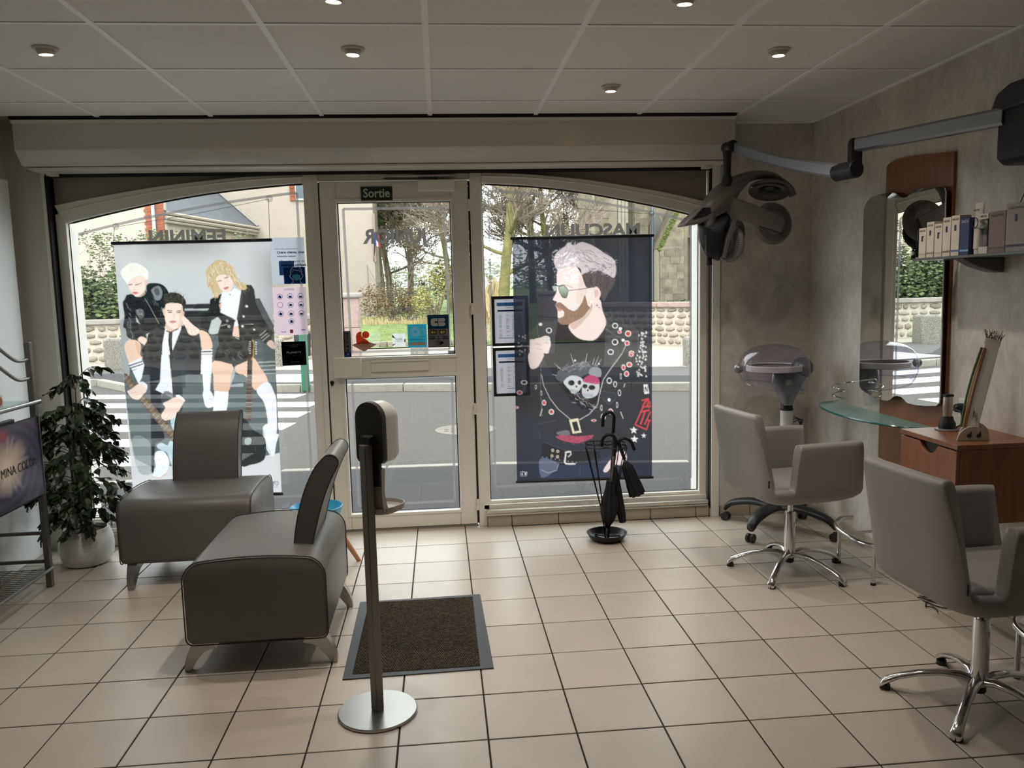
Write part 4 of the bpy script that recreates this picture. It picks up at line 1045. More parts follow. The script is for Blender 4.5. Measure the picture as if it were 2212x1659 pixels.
umbrella('black umbrella with a thick hooked handle standing upright in the stand', (.938, 4.505, .03), (.998, 4.505, .60), .040, (-1, .05, 0), (.05, .335, [.008, .03, .042, .046, .044, .036, .03, .028]), hook_len=.03)
umbrella('slim folded black umbrella hanging low on the right of the stand', (1.040, 4.52, .105), (.985, 4.52, .48), 0, (1, 0, 0), (.0, .34, [.018, .022, .022, .021, .02, .019, .018, .012]))
t3 = umbrella('short black folding umbrella with a hooked handle hanging outside the stand', (1.125, 4.50, .275), (1.020, 4.505, .575), .040, (1, .05, .0), (.0, .21, [.044, .042, .04, .036, .034, .033, .03, .012]), hook_len=.035)

# =================================================================== RIGHT SIDE: STYLING STATIONS
M_woodc = mat('cherry_wood', '#86583c', .38, var=.14, vscale=3, stretch=(8, 8, 1), spec=.5)
M_woodd = mat('cherry_wood_edge', '#5b3320', .4)
M_greyl = mat('grey_leatherette', '#928e8b', .5, var=.04, vscale=5, bump=.12, bscale=240, bdist=.001)
M_mirror = mat('mirror_silver', '#eef2f0', .0, 1.0)
M_silver = mat('silver_paint', '#8d9095', .35, .6)
M_charc = mat('charcoal_plastic', '#6c6664', .42, spec=.5)
M_blk2 = mat('satin_black', '#131519', .45)

def styling_chair(label, loc, rotz, base_rot, tall=0.):
    t = thing('styling_chair', label, 'salon chair', loc, rotz, 'grey styling chairs')
    A, Bw, n = .285, .275, 5.0
    # heights by azimuth: back (pi), slots at the rear corners, arms at the sides, open front
    def edge(a):
        d = abs(((a + PI) % (2 * PI)) - PI)     # 0 front .. pi back
        return d
    def sm(x, e0, e1):
        k = max(0, min(1, (x - e0) / (e1 - e0))); return k * k * (3 - 2 * k)
    AZ = []
    for i in range(361):
        AZ.append(-PI + 2 * PI * i / 360)
    AZ = AZ[:-1]
    back_z, arm_z, slot_z, front_z = .868, .718, .50, .47
    rings_o = []; info = []
    for a in AZ:
        c, s = math.cos(a), math.sin(a); k = 1 / ((abs(c) / A) ** n + (abs(s) / Bw) ** n) ** (1 / n)
        x, y = c * k, s * k
        # position along the outline decides the flap
        fb = sm(-x, A - .055, A - .012) * (1 if abs(y) < Bw - .002 else 1)      # on the back face
        isback = 1 if (x < -A + .035) else 0
        fa = sm(x, -.165, -.125) * (1 - sm(x, .225, .262)) if abs(y) > Bw - .06 else 0
        # rounded slot: back flap fades at the corners
        h = slot_z
        if x < -A + .07: h = slot_z + (back_z - slot_z) * sm(-x, A - .045, A - .012) 
        if abs(y) > Bw - .06 and x > -.2: h = slot_z + (arm_z - slot_z) * sm(x, -.15, -.115) * (1 - sm(x, .235, .27))
        if x > .2 and abs(y) <= Bw - .06: h = front_z
        if x > .235: h = min(h, front_z + (arm_z - front_z) * (1 - sm(x, .235, .27)))
        info.append((x, y, h))
    # one skin: outside up from the base, round over the rim, inside down to the seat
    th, cols_ = .060, []
    for (x, y, h) in info:
        nx_, ny_ = math.copysign(abs(x / A) ** (n - 1) / A, x), math.copysign(abs(y / Bw) ** (n - 1) / Bw, y); nl = math.hypot(nx_, ny_) or 1; nx_, ny_ = nx_ / nl, ny_ / nl
        col = [(x * lv_, y * lv_, z_) for lv_, z_ in ((.02, .392), (.45, .397), (.75, .412), (.90, .432), (.975, .452), (1., .472))]
        def put(off_, z_):
            up_ = max(0, z_ - .47); lean = up_ * .16 * min(1, max(0, (-x - .1) / .15))
            return ((x - nx_ * off_) - lean, (y - ny_ * off_) * (1 + up_ * .06), z_)
        top = max(h, .49)
        for k in range(1, 6): col.append(put(0, .472 + (top - .02 - .472) * k / 5))
        for k in range(1, 8):
            q_ = PI * k / 8; col.append(put(th / 2 - th / 2 * math.cos(q_), top - .02 + .022 * math.sin(q_) ** .8))
        for k in range(0, 5): col.append(put(th, top - .02 + (.470 - top + .02) * k / 4))
        col.append((x * .55, y * .55, .468)); col.append((x * .02, y * .02, .468)); cols_.append(col)
    b = MB(); m_ = len(cols_[0]); b.loft([[c[i] for c in cols_] for i in range(m_)], caps=True)
    o = b.build('upholstered_shell', M_greyl, t, angle=1.1)
    sm_ = MB(); sm_.box(-.205, .24, -.20, .20, .45, .505)
    sm_.build('seat_cushion', M_greyl, t, bevel=.03, seg=3)
    # seam lines along the outer edges of the three panels
    seam = []
    for (x, y, h) in info:
        if h > .6:
            pass
    bl = MB().box(-.298, -.292, -.285, -.277, .53, .565); bl.build('maker_tab', M_blk2, t)
    # column and star base
    MB().cyl((0, 0, .315), (0, 0, .40), .0145, n=16).build('piston', M_chrome, t)
    MB().lathe([(.05, .392), (.14, .40), (.14, .408)], 24).build('seat_plate', M_blk2, t)
    MB().lathe([(.032, .075), (.029, .10), (.027, .31), (.0255, .318), (.015, .318)], 28).build('column', M_chrome, t)
    MB().lathe([(.02, .045), (.024, .05), (.024, .075)], 16).build('column_foot', M_blk2, t)
    for k in range(5):
        a = base_rot - rotz + k * 2 * PI / 5; d = Vector((math.cos(a), math.sin(a), 0)); s_ = Vector((-d.y, d.x, 0)); rings = []
        for (r, z, w, h) in ((.012, .085, .026, .016), (.06, .098, .022, .014), (.12, .096, .018, .012), (.19, .080, .016, .012), (.25, .058, .017, .012), (.285, .040, .019, .014), (.306, .026, .021, .016), (.316, .016, .017, .012)):
            rings.append([d * r + s_ * (w * math.cos(q_)) + Vector((0, 0, z + h * math.sin(q_))) for q_ in [2 * PI * i / 12 for i in range(12)]])
        lg = MB().loft(rings).build('base_leg', M_chrome, t, angle=1.2)
        MB().cyl(d * .298 + Vector((0, 0, 0)), d * .298 + Vector((0, 0, .018)), .019, .018, n=14).build('glide', M_blk2, lg)
    return t
styling_chair('grey upholstered styling chair near the window, in front of the wall mirror', (1.775, 3.87, 0), math.radians(8), math.radians(14))
styling_chair('large grey upholstered styling chair in the right foreground', (1.845, 2.495, 0), math.radians(4), math.radians(7))

# ---- chrome footrests
def footrest(label, y, x0=2.085):
    t = thing('footrest', label, 'footrest', (x0, y, 0), 0, 'chrome footrests')
    bar = smooth_path([(.085, .20, .235), (.02, .195, .235), (-.03, .155, .215), (-.045, .07, .205), (-.04, -.06, .20), (-.015, -.15, .20), (.02, -.19, .20)], 5)
    MB().tube(bar, .0125, 12).build('foot_bar', M_chrome, t)
    for (x, yy) in ((-.005, .165), (0, -.165)):
        lg = MB().cyl((x, yy, .008), (x, yy, .205), .0105, n=14).build('leg', M_chrome, t)
        MB().cyl((x, yy, 0), (x, yy, .012), .0125, n=14).build('rubber_tip', M_blk2, lg)
    MB().cyl((-.03, .03, .205), (XR - x0, .03, .215), .007, n=10).build('wall_rod', M_chrome, t)
    return t
footrest('chrome tube footrest below the glass shelf, between the two styling chairs', 3.77)
footrest('chrome tube footrest at the right edge of the photo', 2.48, 2.11)

# ---- wood back panel, mirror, glass shelf, spiral holder
mt_ = thing('mirror_station', 'tall wall mirror on a curved cherry wood back panel', 'mirror', (0, 0, 0))
wp = [(4.026, .45), (4.026, 2.073), (4.020, 2.086), (3.997, 2.096), (3.94, 2.105), (3.882, 2.105), (3.78, 2.098), (3.69, 2.089), (3.475, 2.065), (3.475, .45)]
MB().prism(wp, (2.334, 0, 0), (0, 1, 0), (0, 0, 1), (.016, 0, 0)).build('wood_panel', M_woodc, mt_, bevel=.002)
MIR = [(4.173, 1.836), (4.172, 1.87), (4.160, 1.902), (4.122, 1.929), (4.075, 1.939), (4.023, 1.941), (3.95, 1.938), (3.890, 1.932), (3.868, 1.925), (3.841, 1.908), (3.805, 1.898), (3.766, 1.900), (3.742, 1.912), (3.718, 1.922), (3.68, 1.924), (3.60, 1.921), (3.51, 1.914), (3.485, 1.905), (3.475, 1.885),
       (3.462, .94), (3.466, .918), (3.484, .905), (3.564, .893), (3.64, .887), (3.696, .886), (3.722, .889), (3.745, .902), (3.769, .910), (3.805, .911), (3.838, .902), (3.862, .884), (3.89, .874), (3.94, .871), (3.989, .873), (4.05, .880), (4.105, .891), (4.15, .903), (4.166, .916), (4.172, .94)]
MB().prism(MIR, (2.298, 0, 0), (0, 1, 0), (0, 0, 1), (.006, 0, 0)).build('mirror_glass', M_mirror, mt_, smooth=False)
MB().prism([(y, z) for y, z in MIR], (2.305, 0, 0), (0, 1, 0), (0, 0, 1), (.006, 0, 0)).build('mirror_backing', M_dark, mt_, smooth=False)
for z in (1.2, 1.6): MB().box(2.311, 2.335, 3.6, 3.9, z, z + .05).build('spacer', M_woodd, mt_)
M_gl2 = film_mat('frosted_teal_glass', '#a9cdc8', .42, .35)
def moon_shelf(label, yc, z, hl=.47, dp=.21):
    t = thing('glass_shelf', label, 'shelf', (2.333, yc, z))
    pts = [(-.0, -hl)] + [(-dp * math.sin(PI * k / 24) ** .9 - .012, -hl * math.cos(PI * k / 24)) for k in range(25)] + [(0, hl)]
    MB().prism(pts, (0, 0, -.005), (1, 0, 0), (0, 1, 0), (0, 0, .010)).build('glass_plate', M_gl2, t, smooth=False)
    e = pts[1:-1]
    MB().tube([(x, y, 0) for x, y in e], .0052, 5, caps=True).build('polished_edge', mat('glass_edge_teal', '#2c6a6c', .15), t)
    for y in (-.22, .22): MB().cyl((.017, y, -.012), (-.06, y, -.012), .007, n=10).build('shelf_pin', M_chrome, t)
    return t
moon_shelf('half moon shaped greenish glass shelf under the wall mirror', 4.03, .785)
moon_shelf('half moon glass shelf cut by the right edge of the photo', 2.33, .80, .42, .26)
sp = thing('dryer_holder', 'chrome spiral hair dryer holder hanging left of the mirror', 'holder', (0, 0, 0))
pts = [(2.335, 3.98, .985), (2.27, 4.05, .966), (2.235, 4.12, .95)]
for k in range(41):
    a = -.3 + 2 * PI * k / 16; f = k / 40; pts.append((2.195 + .040 * math.sin(a + PI / 2) * (1 - .15 * f), 4.185 + .042 * math.cos(a + PI / 2 + PI) * (1 - .15 * f), .94 - .115 * f))
MB().tube(smooth_path(pts, 2), .0038, 8).build('spiral_rod', M_chrome, sp)

# ---- floating cherry cabinet
cb = thing('wall_cabinet', 'floating cherry wood cabinet with a drawer below the mirror', 'cabinet', (0, 0, 0))
MB().box(2.018, 2.349, 2.887, 3.274, .52, .824).build('carcass', M_woodc, cb, bevel=.002)
MB().box(1.998, 2.349, 2.883, 3.278, .825, .845).build('worktop', M_woodc, cb, bevel=.002)
dz0, dz1 = .525, .818
notch = [(3.27, dz0), (3.27, dz1), (3.135, dz1)] + [(3.135 - .125 * k / 10, dz1 - .042 * math.sin(PI * k / 10) ** .7) for k in range(1, 10)] + [(3.01, dz1), (2.891, dz1), (2.891, dz0)]
MB().prism(notch, (2.0, 0, 0), (0, 1, 0), (0, 0, 1), (.017, 0, 0)).build('drawer_front', M_woodc, cb, bevel=.0015)
MB().box(2.0175, 2.019, 3.0, 3.14, .76, .82).build('recess_shade', M_black, cb, smooth=False)  # black sheet paints the shade in the hollow behind the notch
# ---- clipper on its charging stand
cz = thing('hair_clipper', 'silver hair clipper upright in a black charging stand on the cabinet', 'clipper', (2.165, 3.20, .845))
MB().lathe([(.046, 0), (.048, .003), (.046, .007), (.03, .009)], 32).build('charging_base', mat('grey_base', '#77777a', .4), cz)
MB().lathe([(.034, .008), (.034, .03), (.026, .045), (.022, .06), (.02, .06)], 24).build('cradle', M_blk2, cz)
bd = MB(); bd.loft([[Vector((w * math.cos(a), d * math.sin(a), z)) for a in [2 * PI * i / 20 for i in range(20)]] for z, w, d in ((.028, .012, .011), (.05, .018, .016), (.10, .021, .019), (.14, .020, .018), (.146, .017, .013))]); bd.build('body', mat('clipper_silver', '#b9b0a8', .3, .7), cz)
MB().box(-.019, .019, -.012, .012, .145, .156).build('blade', M_blk2, cz, bevel=.002)
MB().lathe([(.0035, 0), (.0035, .003)], 10, (-.021, -.006, .045), (-1, -.3, 0)).build('charging_light', mat('red_led', '#ff2a1a', .4, emit=4), cz)
MB().tube(smooth_path([(.03, -.01, .01), (.05, -.02, .03), (.052, -.01, .08), (.08, .10, .07), (.165, .14, .065)], 5), .003, 6).build('power_cable', M_blk2, cz)
ws = thing('wall_socket', 'white double wall socket with a black plug above the cabinet', 'socket', (2.35, 3.335, .91))
MB().box(-.012, 0, -.045, .045, -.045, .045).build('plate', M_whitep, ws, bevel=.003); MB().lathe([(.02, 0), (.022, .02), (.018, .04), (.012, .046)], 20, (-.011, .008, .005), (-1, 0, 0)).build('plug', M_blk2, ws)
# ---- hair extension sample holder
hs = thing('sample_holder', 'slanted white board with hair strands held by two half round feet on the cabinet', 'display', (2.15, 2.985, .845))
M_card = mat('pale_board', '#c3bcb2', .6)
def foot(x, y, r):
    pts = [(r * math.cos(PI * k / 24), r * math.sin(PI * k / 24) * .95) for k in range(25)]
    # hook shaped cut outs are left open as notches from the rim
    b = MB().prism(pts, (x, y, 0), (1, -.15, 0), (0, 0, 1), (0, .005, 0)); o = b.build('half_round_foot', M_card, hs, bevel=.001, seg=1)
    for kx in (-.3, .3):
        d = MB().lathe([(.0095, 0), (.0095, .0015)], 14, (x + kx * r, y - kx * r * .15 - .002, r * .34), (0, -1, 0)).box(x + kx * r + .004, x + kx * r + .0085, y - kx * r * .15 - .0035, y - kx * r * .15 - .002, r * .34, r * .62)
        d.build('hook_slot', M_dark, o, smooth=False)
foot(-.035, -.028, .062); foot(.04, .075, .060)
bd = Vector((.115, .03, .40)); n_ = bd.normalized(); wv = Vector((.80, -.56, -.20)).normalized(); nv = n_.cross(wv).normalized()
p0 = Vector((-.03, .015, .0)); rings = []
for k in (0, 1):
    c = p0 + bd * k; rings.append([c + wv * (sx * .026) + nv * (sn * .004) for sx, sn in ((-1, -1), (1, -1), (1, 1), (-1, 1))])
MB().loft(rings).build('slanted_board', M_card, hs, bevel=.001, seg=1)
st = MB(); qh = random.Random(5)
for k in range(46):
    f0 = qh.uniform(-1, 1); c = p0 + bd + wv * (f0 * .027); e = c + Vector((qh.uniform(-.02, .02), qh.uniform(-.01, .01), qh.uniform(.008, .04)))
    st.tube([c - bd * .06, c, e], .0011, 3, caps=False)
st.build('hair_ends', mat('auburn_hair', '#5d3329', .6), hs, normals=False)
for k, (cc, o_) in enumerate((('#3f5a36', .030), ('#c99a72', .024), ('#8a6a4e', .019))):
    pts = [p0 + bd * f - wv * (o_ + .012 * math.sin(PI * f) * (1 - k * .3)) - nv * .006 for f in [i / 10 for i in range(1, 10)]]
    MB().tube(pts, .0045 - k * .0006, 6).build('hair_strand', mat('strand%d' % k, cc, .55), hs)
text('lettering', 'K', .07, M_dark, hs, loc=tuple(p0 + bd * .24 - nv * .006), rot=(.05, .28, .75), extrude=.0003)
# ---- wall shelf with boxes
shf = thing('product_shelf', 'wall shelf carrying hair care boxes at the right edge', 'shelf', (0, 0, 0))
MB().box(2.12, 2.349, 2.2, 3.425, 1.578, 1.588).build('shelf_board', mat('smoky_shelf', '#5c625f', .3), shf, bevel=.001)
MB().prism([(2.16, 1.578), (2.349, 1.578), (2.349, 1.515), (2.30, 1.520), (2.22, 1.545)], (0, 3.14, 0), (1, 0, 0), (0, 0, 1), (0, .06, 0)).build('bracket', M_charc, shf, bevel=.004)
M_carton = mat('cream_carton', '#ded5c8', .55); M_cartonb = mat('blue_carton', '#22305e', .4); M_cartonm = mat('mauve_carton', '#84746f', .5); M_cartong = mat('grey_carton', '#9a928c', .5)
M_navy = mat('navy_print', '#252a48', .5)
def carton(label, y, w, h, m, d=.052, x=2.17, name='NIOXIN', icon=0, band='#6b6f8c'):
    t = thing('product_box', label, 'box', (x, y, 1.5885), 0, 'hair care boxes on the wall shelf')
    MB().box(-d / 2, d / 2, -w / 2, w / 2, 0, h).build('carton', m, t, bevel=.001, seg=1)
    if name: text('lettering', name, .013, M_navy if m is not M_cartonb else M_carton, t, loc=(-d / 2 - .0004, 0, h * .90), rot=(0, 0, -PI / 2), width=w * .72, extrude=.0002)
    if icon:
        b = MB()
        if icon == 1: b.box(-d / 2 - .0006, -d / 2, -.005, .006, h * .55, h * .70).box(-d / 2 - .0006, -d / 2, -.011, .006, h * .70, h * .735)
        else: b.prism([(-.0065, 0), (.0065, 0), (.0065, h * .12), (.004, h * .15), (-.004, h * .15), (-.0065, h * .12)], (-d / 2 - .0006, 0, h * .62), (0, 1, 0), (0, 0, 1), (.0006, 0, 0))
        b.build('bottle_print', M_navy, t, smooth=False)
    MB().box(-d / 2 - .0006, -d / 2, -w * .46, w * .46, h * .10, h * .15).build('colour_band', mat('band' + band, band, .5), t, smooth=False)
    return t
carton('cream hair care box, leftmost and shortest on the wall shelf', 3.392, .052, .132, M_carton, icon=1, band='#c2b8a8')
carton('cream hair care box with dark bottle print, second from the left on the shelf', 3.336, .052, .154, M_carton, icon=2, band='#9a8f84')
carton('cream hair care box with a spray print, third from the left on the shelf', 3.279, .052, .142, M_carton, icon=1, band='#c2b8a8')
carton('cream hair care box with a brown striped foot, fourth from the left on the shelf', 3.223, .052, .163, M_carton, icon=2, band='#8d6f62')
carton('tallest cream hair care box with a blue striped foot, left of the blue box', 3.166, .052, .166, M_carton, icon=2, band='#5f6fa5')
carton('dark blue hair care box between the cream boxes and the white tube', 3.105, .058, .150, M_cartonb, .075, 2.18, '3D', 0, '#7fb2d8')
tb = thing('cream_tube', 'tall white tube with a blue ring print standing on the wall shelf', 'tube', (2.165, 3.048, 1.5885), 0, 'hair care boxes on the wall shelf')
b = MB(); b.loft([[Vector((a_ * math.cos(q_), b_ * math.sin(q_), z)) for q_ in [2 * PI * i / 20 for i in range(20)]] for z, a_, b_ in ((0, .014, .018), (.02, .0145, .0185), (.022, .017, .021), (.10, .016, .022), (.19, .004, .026), (.205, .002, .026))]); b.build('tube_body', mat('tube_white', '#d9d0c6', .4), tb)
MB().tube([(-.0185, .017 * math.cos(s), .125 + .02 * math.sin(s)) for s in [2 * PI * i / 24 for i in range(24)]], .0016, 5, closed=True).build('ring_print', M_navy, tb)
text('lettering', 'NIOXIN', .012, M_navy, tb, loc=(-.0135, 0, .175), rot=(0, 0, -PI / 2), width=.034, extrude=.0002)
bp = thing('blister_pack', 'clear blister pack with a dark grey applicator behind the white tube', 'pack', (2.165, 2.995, 1.5885), 0, 'hair care boxes on the wall shelf')
MB().box(-.02, .02, -.026, .026, 0, .028).build('card_foot', mat('tube_white', '#d9d0c6'), bp, bevel=.001); MB().box(-.02, .02, -.026, .026, .135, .155).build('card_header', mat('tube_white', '#d9d0c6'), bp, bevel=.001); MB().box(-.012, .012, -.014, .014, .028, .135).build('applicator', M_brown, bp, bevel=.006); MB().box(-.019, .019, -.025, .025, .028, .135).build('clear_cover', pane_mat('blister', (.86, .86, .86), .2), bp, bevel=.003)
text('lettering', 'NIOXIN', .012, M_navy, bp, loc=(-.0205, 0, .146), rot=(0, 0, -PI / 2), width=.036, extrude=.0002)
carton('mauve grey hair care kit box with a window front on the shelf', 2.918, .092, .158, M_cartonm, .07, 2.18, 'NIOXIN', 0, '#5f5450')
carton('large pale hair care kit box cut by the right edge of the photo', 2.81, .105, .178, M_cartong, .09, 2.185, 'NIOXIN', 2, '#3a3350')
tw = thing('round_brush', 'black bristle brush hanging at the left end of the wall shelf', 'brush', (2.155, 3.445, 1.615)); 
bb = MB()
MB().cyl((0, 0, -.02), (.01, -.005, .10), .012, n=12).build('core', M_blk2, tw)
for k in range(420):
    z = -.03 + .085 * qh.random(); a = qh.random() * 2 * PI; d = Vector((math.cos(a), math.sin(a), qh.uniform(-.2, .2))); c = Vector((.08 * z, -.04 * z, z))
    bb.tube([c + d * .008, c + d * .024], .0009, 3, caps=False)
stuff(bb.build('bristles', M_blk2, tw, normals=False))
MB().cyl((.01, -.005, .09), (.19, -.01, .11), .004, n=6).build('hook_rod', M_blk2, tw)

# ---- wall mounted drying arm (processor)
da = thing('hair_processor', 'charcoal hair processor with disc heaters hanging from a jointed wall arm', 'hair dryer', (0, 0, 0))
wb = MB().prism([(2.20, 1.955), (2.20, 2.14), (2.215, 2.17), (2.24, 2.185), (2.349, 2.19), (2.349, 1.93), (2.23, 1.93)], (0, 2.66, 0), (1, 0, 0), (0, 0, 1), (0, .36, 0)); wb.build('wall_mount', M_blk2, da, bevel=.012, seg=3)
MB().prism([(2.70, 2.14), (3.03, 2.13), (3.05, 2.15), (3.02, 2.205), (2.95, 2.23), (2.70, 2.23)], (2.19, 0, 0), (0, 1, 0), (0, 0, 1), (.07, 0, 0)).build('shoulder_joint', M_blk2, da, bevel=.01)
def bar(name, a, b, w, h0, h1, m, bow=0.):
    a, b = Vector(a), Vector(b); d = (b - a); s_ = d.cross(Vector((0, 0, 1))).normalized(); n_ = s_.cross(d).normalized(); rings = []
    for k in range(9):
        f = k / 8; c = a.lerp(b, f) - n_ * bow * math.sin(PI * f) * .5; h = h0 + (h1 - h0) * f
        rings.append([c + s_ * (w * .5 * sx) + n_ * (h * .5 * sn) for sx, sn in ((-.7, -1), (.7, -1), (1, -.7), (1, .7), (.7, 1), (-.7, 1), (-1, .7), (-1, -.7))])
    return MB().loft(rings).build(name, m, da, angle=.5)
bar('upper_arm', (2.215, 2.99, 2.115), (1.995, 3.70, 2.135), .05, .068, .064, M_silver)
MB().prism([(-.03, -.085), (.03, -.085), (.03, .075), (.015, .088), (-.03, .088), (-.036, .07), (-.036, -.07)], (1.985, 3.68, 2.08), (.8, -.3, 0), (0, 0, 1), (.02, .06, 0)).build('elbow_joint', M_blk2, da, bevel=.008)
MB().cyl((1.945, 3.60, 2.012), (1.912, 3.73, 2.012), .041, n=28).build('elbow_cap', M_blk2, da, bevel=.004)
MB().cyl((1.915, 3.68, 2.012), (2.0, 3.74, 2.02), .03, n=16).build('elbow_bridge', M_blk2, da)
bar('fore_arm', (1.915, 3.70, 2.015), (1.648, 4.38, 2.252), .045, .066, .050, M_silver, .035)
MB().cyl((1.636, 4.345, 2.252), (1.622, 4.43, 2.252), .031, n=24).build('wrist_cap', M_blk2, da, bevel=.003)
DX = lambda x, y, Y=4.45: Vector((1.343 + .000371 * x, Y, 2.158 - .000356 * y))     # head built in its own upright plane
MB().lathe([(.026, .0), (.024, -.05), (.0215, -.115), (.0205, -.165), (.023, -.167), (.034, -.235)], 20, (1.621, 4.40, 2.268)).build('swivel_post', M_blk2, da)
# curved spine shell
spine = [(1660, 235, .030, .012), (1480, 160, .050, .020), (1250, 150, .062, .026), (1000, 215, .072, .034), (780, 340, .080, .042), (600, 520, .085, .048), (500, 740, .085, .050), (480, 980, .075, .046), (520, 1220, .055, .036), (620, 1400, .035, .022), (680, 1470, .015, .010)]
P = [DX(a, b) for a, b, _, _ in spine]; P = smooth_path(P, 4); wr = np.interp(np.linspace(0, len(spine) - 1, len(P)), range(len(spine)), [s[2] for s in spine]); tr_ = np.interp(np.linspace(0, len(spine) - 1, len(P)), range(len(spine)), [s[3] for s in spine])
rings = []
for i, p in enumerate(P):
    d = (P[min(i + 1, len(P) - 1)] - P[max(i - 1, 0)]).normalized(); n_ = Vector((-d.z, 0, d.x))
    rings.append([p + Vector((0, math.cos(a) * wr[i], 0)) + n_ * (math.sin(a) * tr_[i]) for a in [2 * PI * k / 20 for k in range(20)]])
MB().loft(rings).build('spine_shell', M_charc, da, angle=1.2)
def pillow(name, poly, y0, bulge, m, back=.05):
    pl_ = [(q_.x, q_.y) for q_ in smooth_path([(x, y, 0) for x, y in poly] + [(poly[0][0], poly[0][1], 0)], 4)][:-1]
    cx_, cy_ = sum(q_[0] for q_ in pl_) / len(pl_), sum(q_[1] for q_ in pl_) / len(pl_); rings = []
    for k_, yy in ((.7, y0 + back), (.96, y0 + back * .6), (1., y0), (.93, y0 - bulge * .32), (.78, y0 - bulge * .62), (.55, y0 - bulge * .85), (.28, y0 - bulge * .97), (.04, y0 - bulge)):
        rings.append([DX(cx_ + (x - cx_) * k_, cy_ + (y - cy_) * k_, yy) for x, y in pl_])
    return MB().loft(rings).build(name, m, da, angle=1.2)
pillow('hood_shell', [(640, 330), (830, 250), (1000, 200), (1160, 190), (1090, 285), (960, 440), (890, 580), (850, 680), (640, 745), (350, 880), (350, 650), (480, 480)], 4.42, .075, M_charc, .06)
pillow('lower_housing', [(340, 880), (620, 760), (850, 690), (800, 900), (720, 1150), (660, 1450), (560, 1450), (440, 1380), (360, 1150)], 4.42, .06, M_blk2, .07)
MB().tube([DX(525, 1380), DX(525, 1550)], .017, 14).build('cable_gland', M_blk2, da)
MB().prism([(390, 1070), (450, 1090), (640, 1400), (560, 1420), (420, 1370)], (1.343, 4.375, 2.158), (.000371, 0, 0), (0, 0, -.000356), (0, .05, 0)).build('cable_cover', M_blk2, da, bevel=.008)
vz = MB(); vz.prism([(50, 915), (180, 780), (340, 655), (620, 650), (860, 665), (600, 790), (330, 900), (90, 935)], (1.343, 4.37, 2.158), (.000371, 0, 0), (0, 0, -.000356), (0, .14, 0)); vz.build('control_visor', M_charc, da, bevel=.012, seg=3)
MB().prism([(190, 820), (350, 660), (600, 660), (520, 730), (390, 790), (200, 845)], (1.343, 4.366, 2.158), (.000371, 0, 0), (0, 0, -.000356), (0, .01, 0)).build('control_panel', M_blk2, da, bevel=.003)
def ribbon(name, pts, w, th, m, side):
    pts = smooth_path(pts, 5); rings = []; side = Vector(side).normalized()
    for i, p in enumerate(pts):
        d = (pts[min(i + 1, len(pts) - 1)] - pts[max(i - 1, 0)]).normalized(); s_ = (side - d * side.dot(d)).normalized(); n_ = d.cross(s_)
        f = i / (len(pts) - 1); ww = w[0] + (w[1] - w[0]) * f
        rings.append([p + s_ * (ww * a) + n_ * (th * b_) for a, b_ in ((-1, -.5), (-.9, -1), (.9, -1), (1, -.5), (1, .5), (.9, 1), (-.9, 1), (-1, .5))])
    return MB().loft(rings).build(name, m, da, angle=.6)
ribbon('side_arm', [DX(760, 660, 4.385), DX(900, 730, 4.335), DX(1120, 820, 4.300), DX(1330, 910, 4.288), DX(1500, 985, 4.292)], (.062, .036), .008, M_charc, (-.25, 0, 1))
ribbon('lower_strip', [DX(880, 620, 4.36), DX(815, 880, 4.35), DX(735, 1150, 4.36), DX(690, 1440, 4.385)], (.012, .008), .012, M_charc, (1, 0, .3))
def disc(name, c, ax, r=.118, m=None, slots=True, front=False):
    o = MB().lathe([(.002, .016), (r * .5, .014), (r * .82, .008), (r * .97, -.004), (r, -.014), (r * .96, -.018), (r * .9, -.012)], 44, c, ax, cap1=False).build(name, m or M_charc, da, angle=.9)
    x, y, d = frame_of(ax); c = Vector(c)
    if slots:
        b = MB()
        for k in range(52):
            a = 2 * PI * k / 52; u = x * math.cos(a) + y * math.sin(a); s_ = d.cross(u)
            for (ra, rb) in ((.55, .86),):
                p, q_ = c + u * (r * ra) + d * .0142, c + u * (r * rb) + d * .0078; w = s_ * .0017
                b.add([p - w, p + w, q_ + w, q_ - w], [(0, 1, 2, 3)])
        stuff(b.build('vent_slots', M_black, o, smooth=False, normals=False))
    g = MB().lathe([(.002, -.010), (r * .45, -.012), (r * .7, -.024), (r * .93, -.026), (r * .96, -.016)], 36, c, ax, cap1=False).build('heater_glass', mat('smoked_heater_glass', '#2a2827', .12, spec=.8), o)
    if front:
        b = MB()
        for k in range(26):
            a = 2 * PI * k / 26; u = x * math.cos(a) + y * math.sin(a); b.tube([c + u * r * .2 - d * .019, c + u * r * .5 - d * .022], .0015, 4, caps=False)
        stuff(b.build('heater_grille', M_black, o, normals=False))
    return o
disc('heater_disc', DX(1390, 930, 4.318), (.12, -1, .10))
disc('heater_disc', DX(800, 1210, 4.43), (-.88, -.42, .02), .108)
disc('heater_disc', DX(965, 1050, 4.575), (-.45, .85, .12), .112, front=True)
disc('heater_disc', DX(1470, 355, 4.45), (.20, .30, 1), .120, front=True)
ribbon('top_arm', [DX(1500, 190, 4.45), DX(1660, 260, 4.45), DX(1790, 370, 4.45), DX(1840, 480, 4.45)], (.035, .022), .014, M_charc, (0, 1, 0))
t = thing('wall_box', 'small white cable box under the wall arm mount', 'box', (2.345, 3.12, 1.99)); MB().box(-.02, .005, -.03, .03, -.022, .022).build('cover', M_whitep, t, bevel=.004)
MB().tube(smooth_path([(-.01, -.02, -.02), (-.03, -.06, -.05), (-.02, -.11, -.05), (0, -.15, .0)], 4), .004, 6).build('white_cable', M_whitep, t)
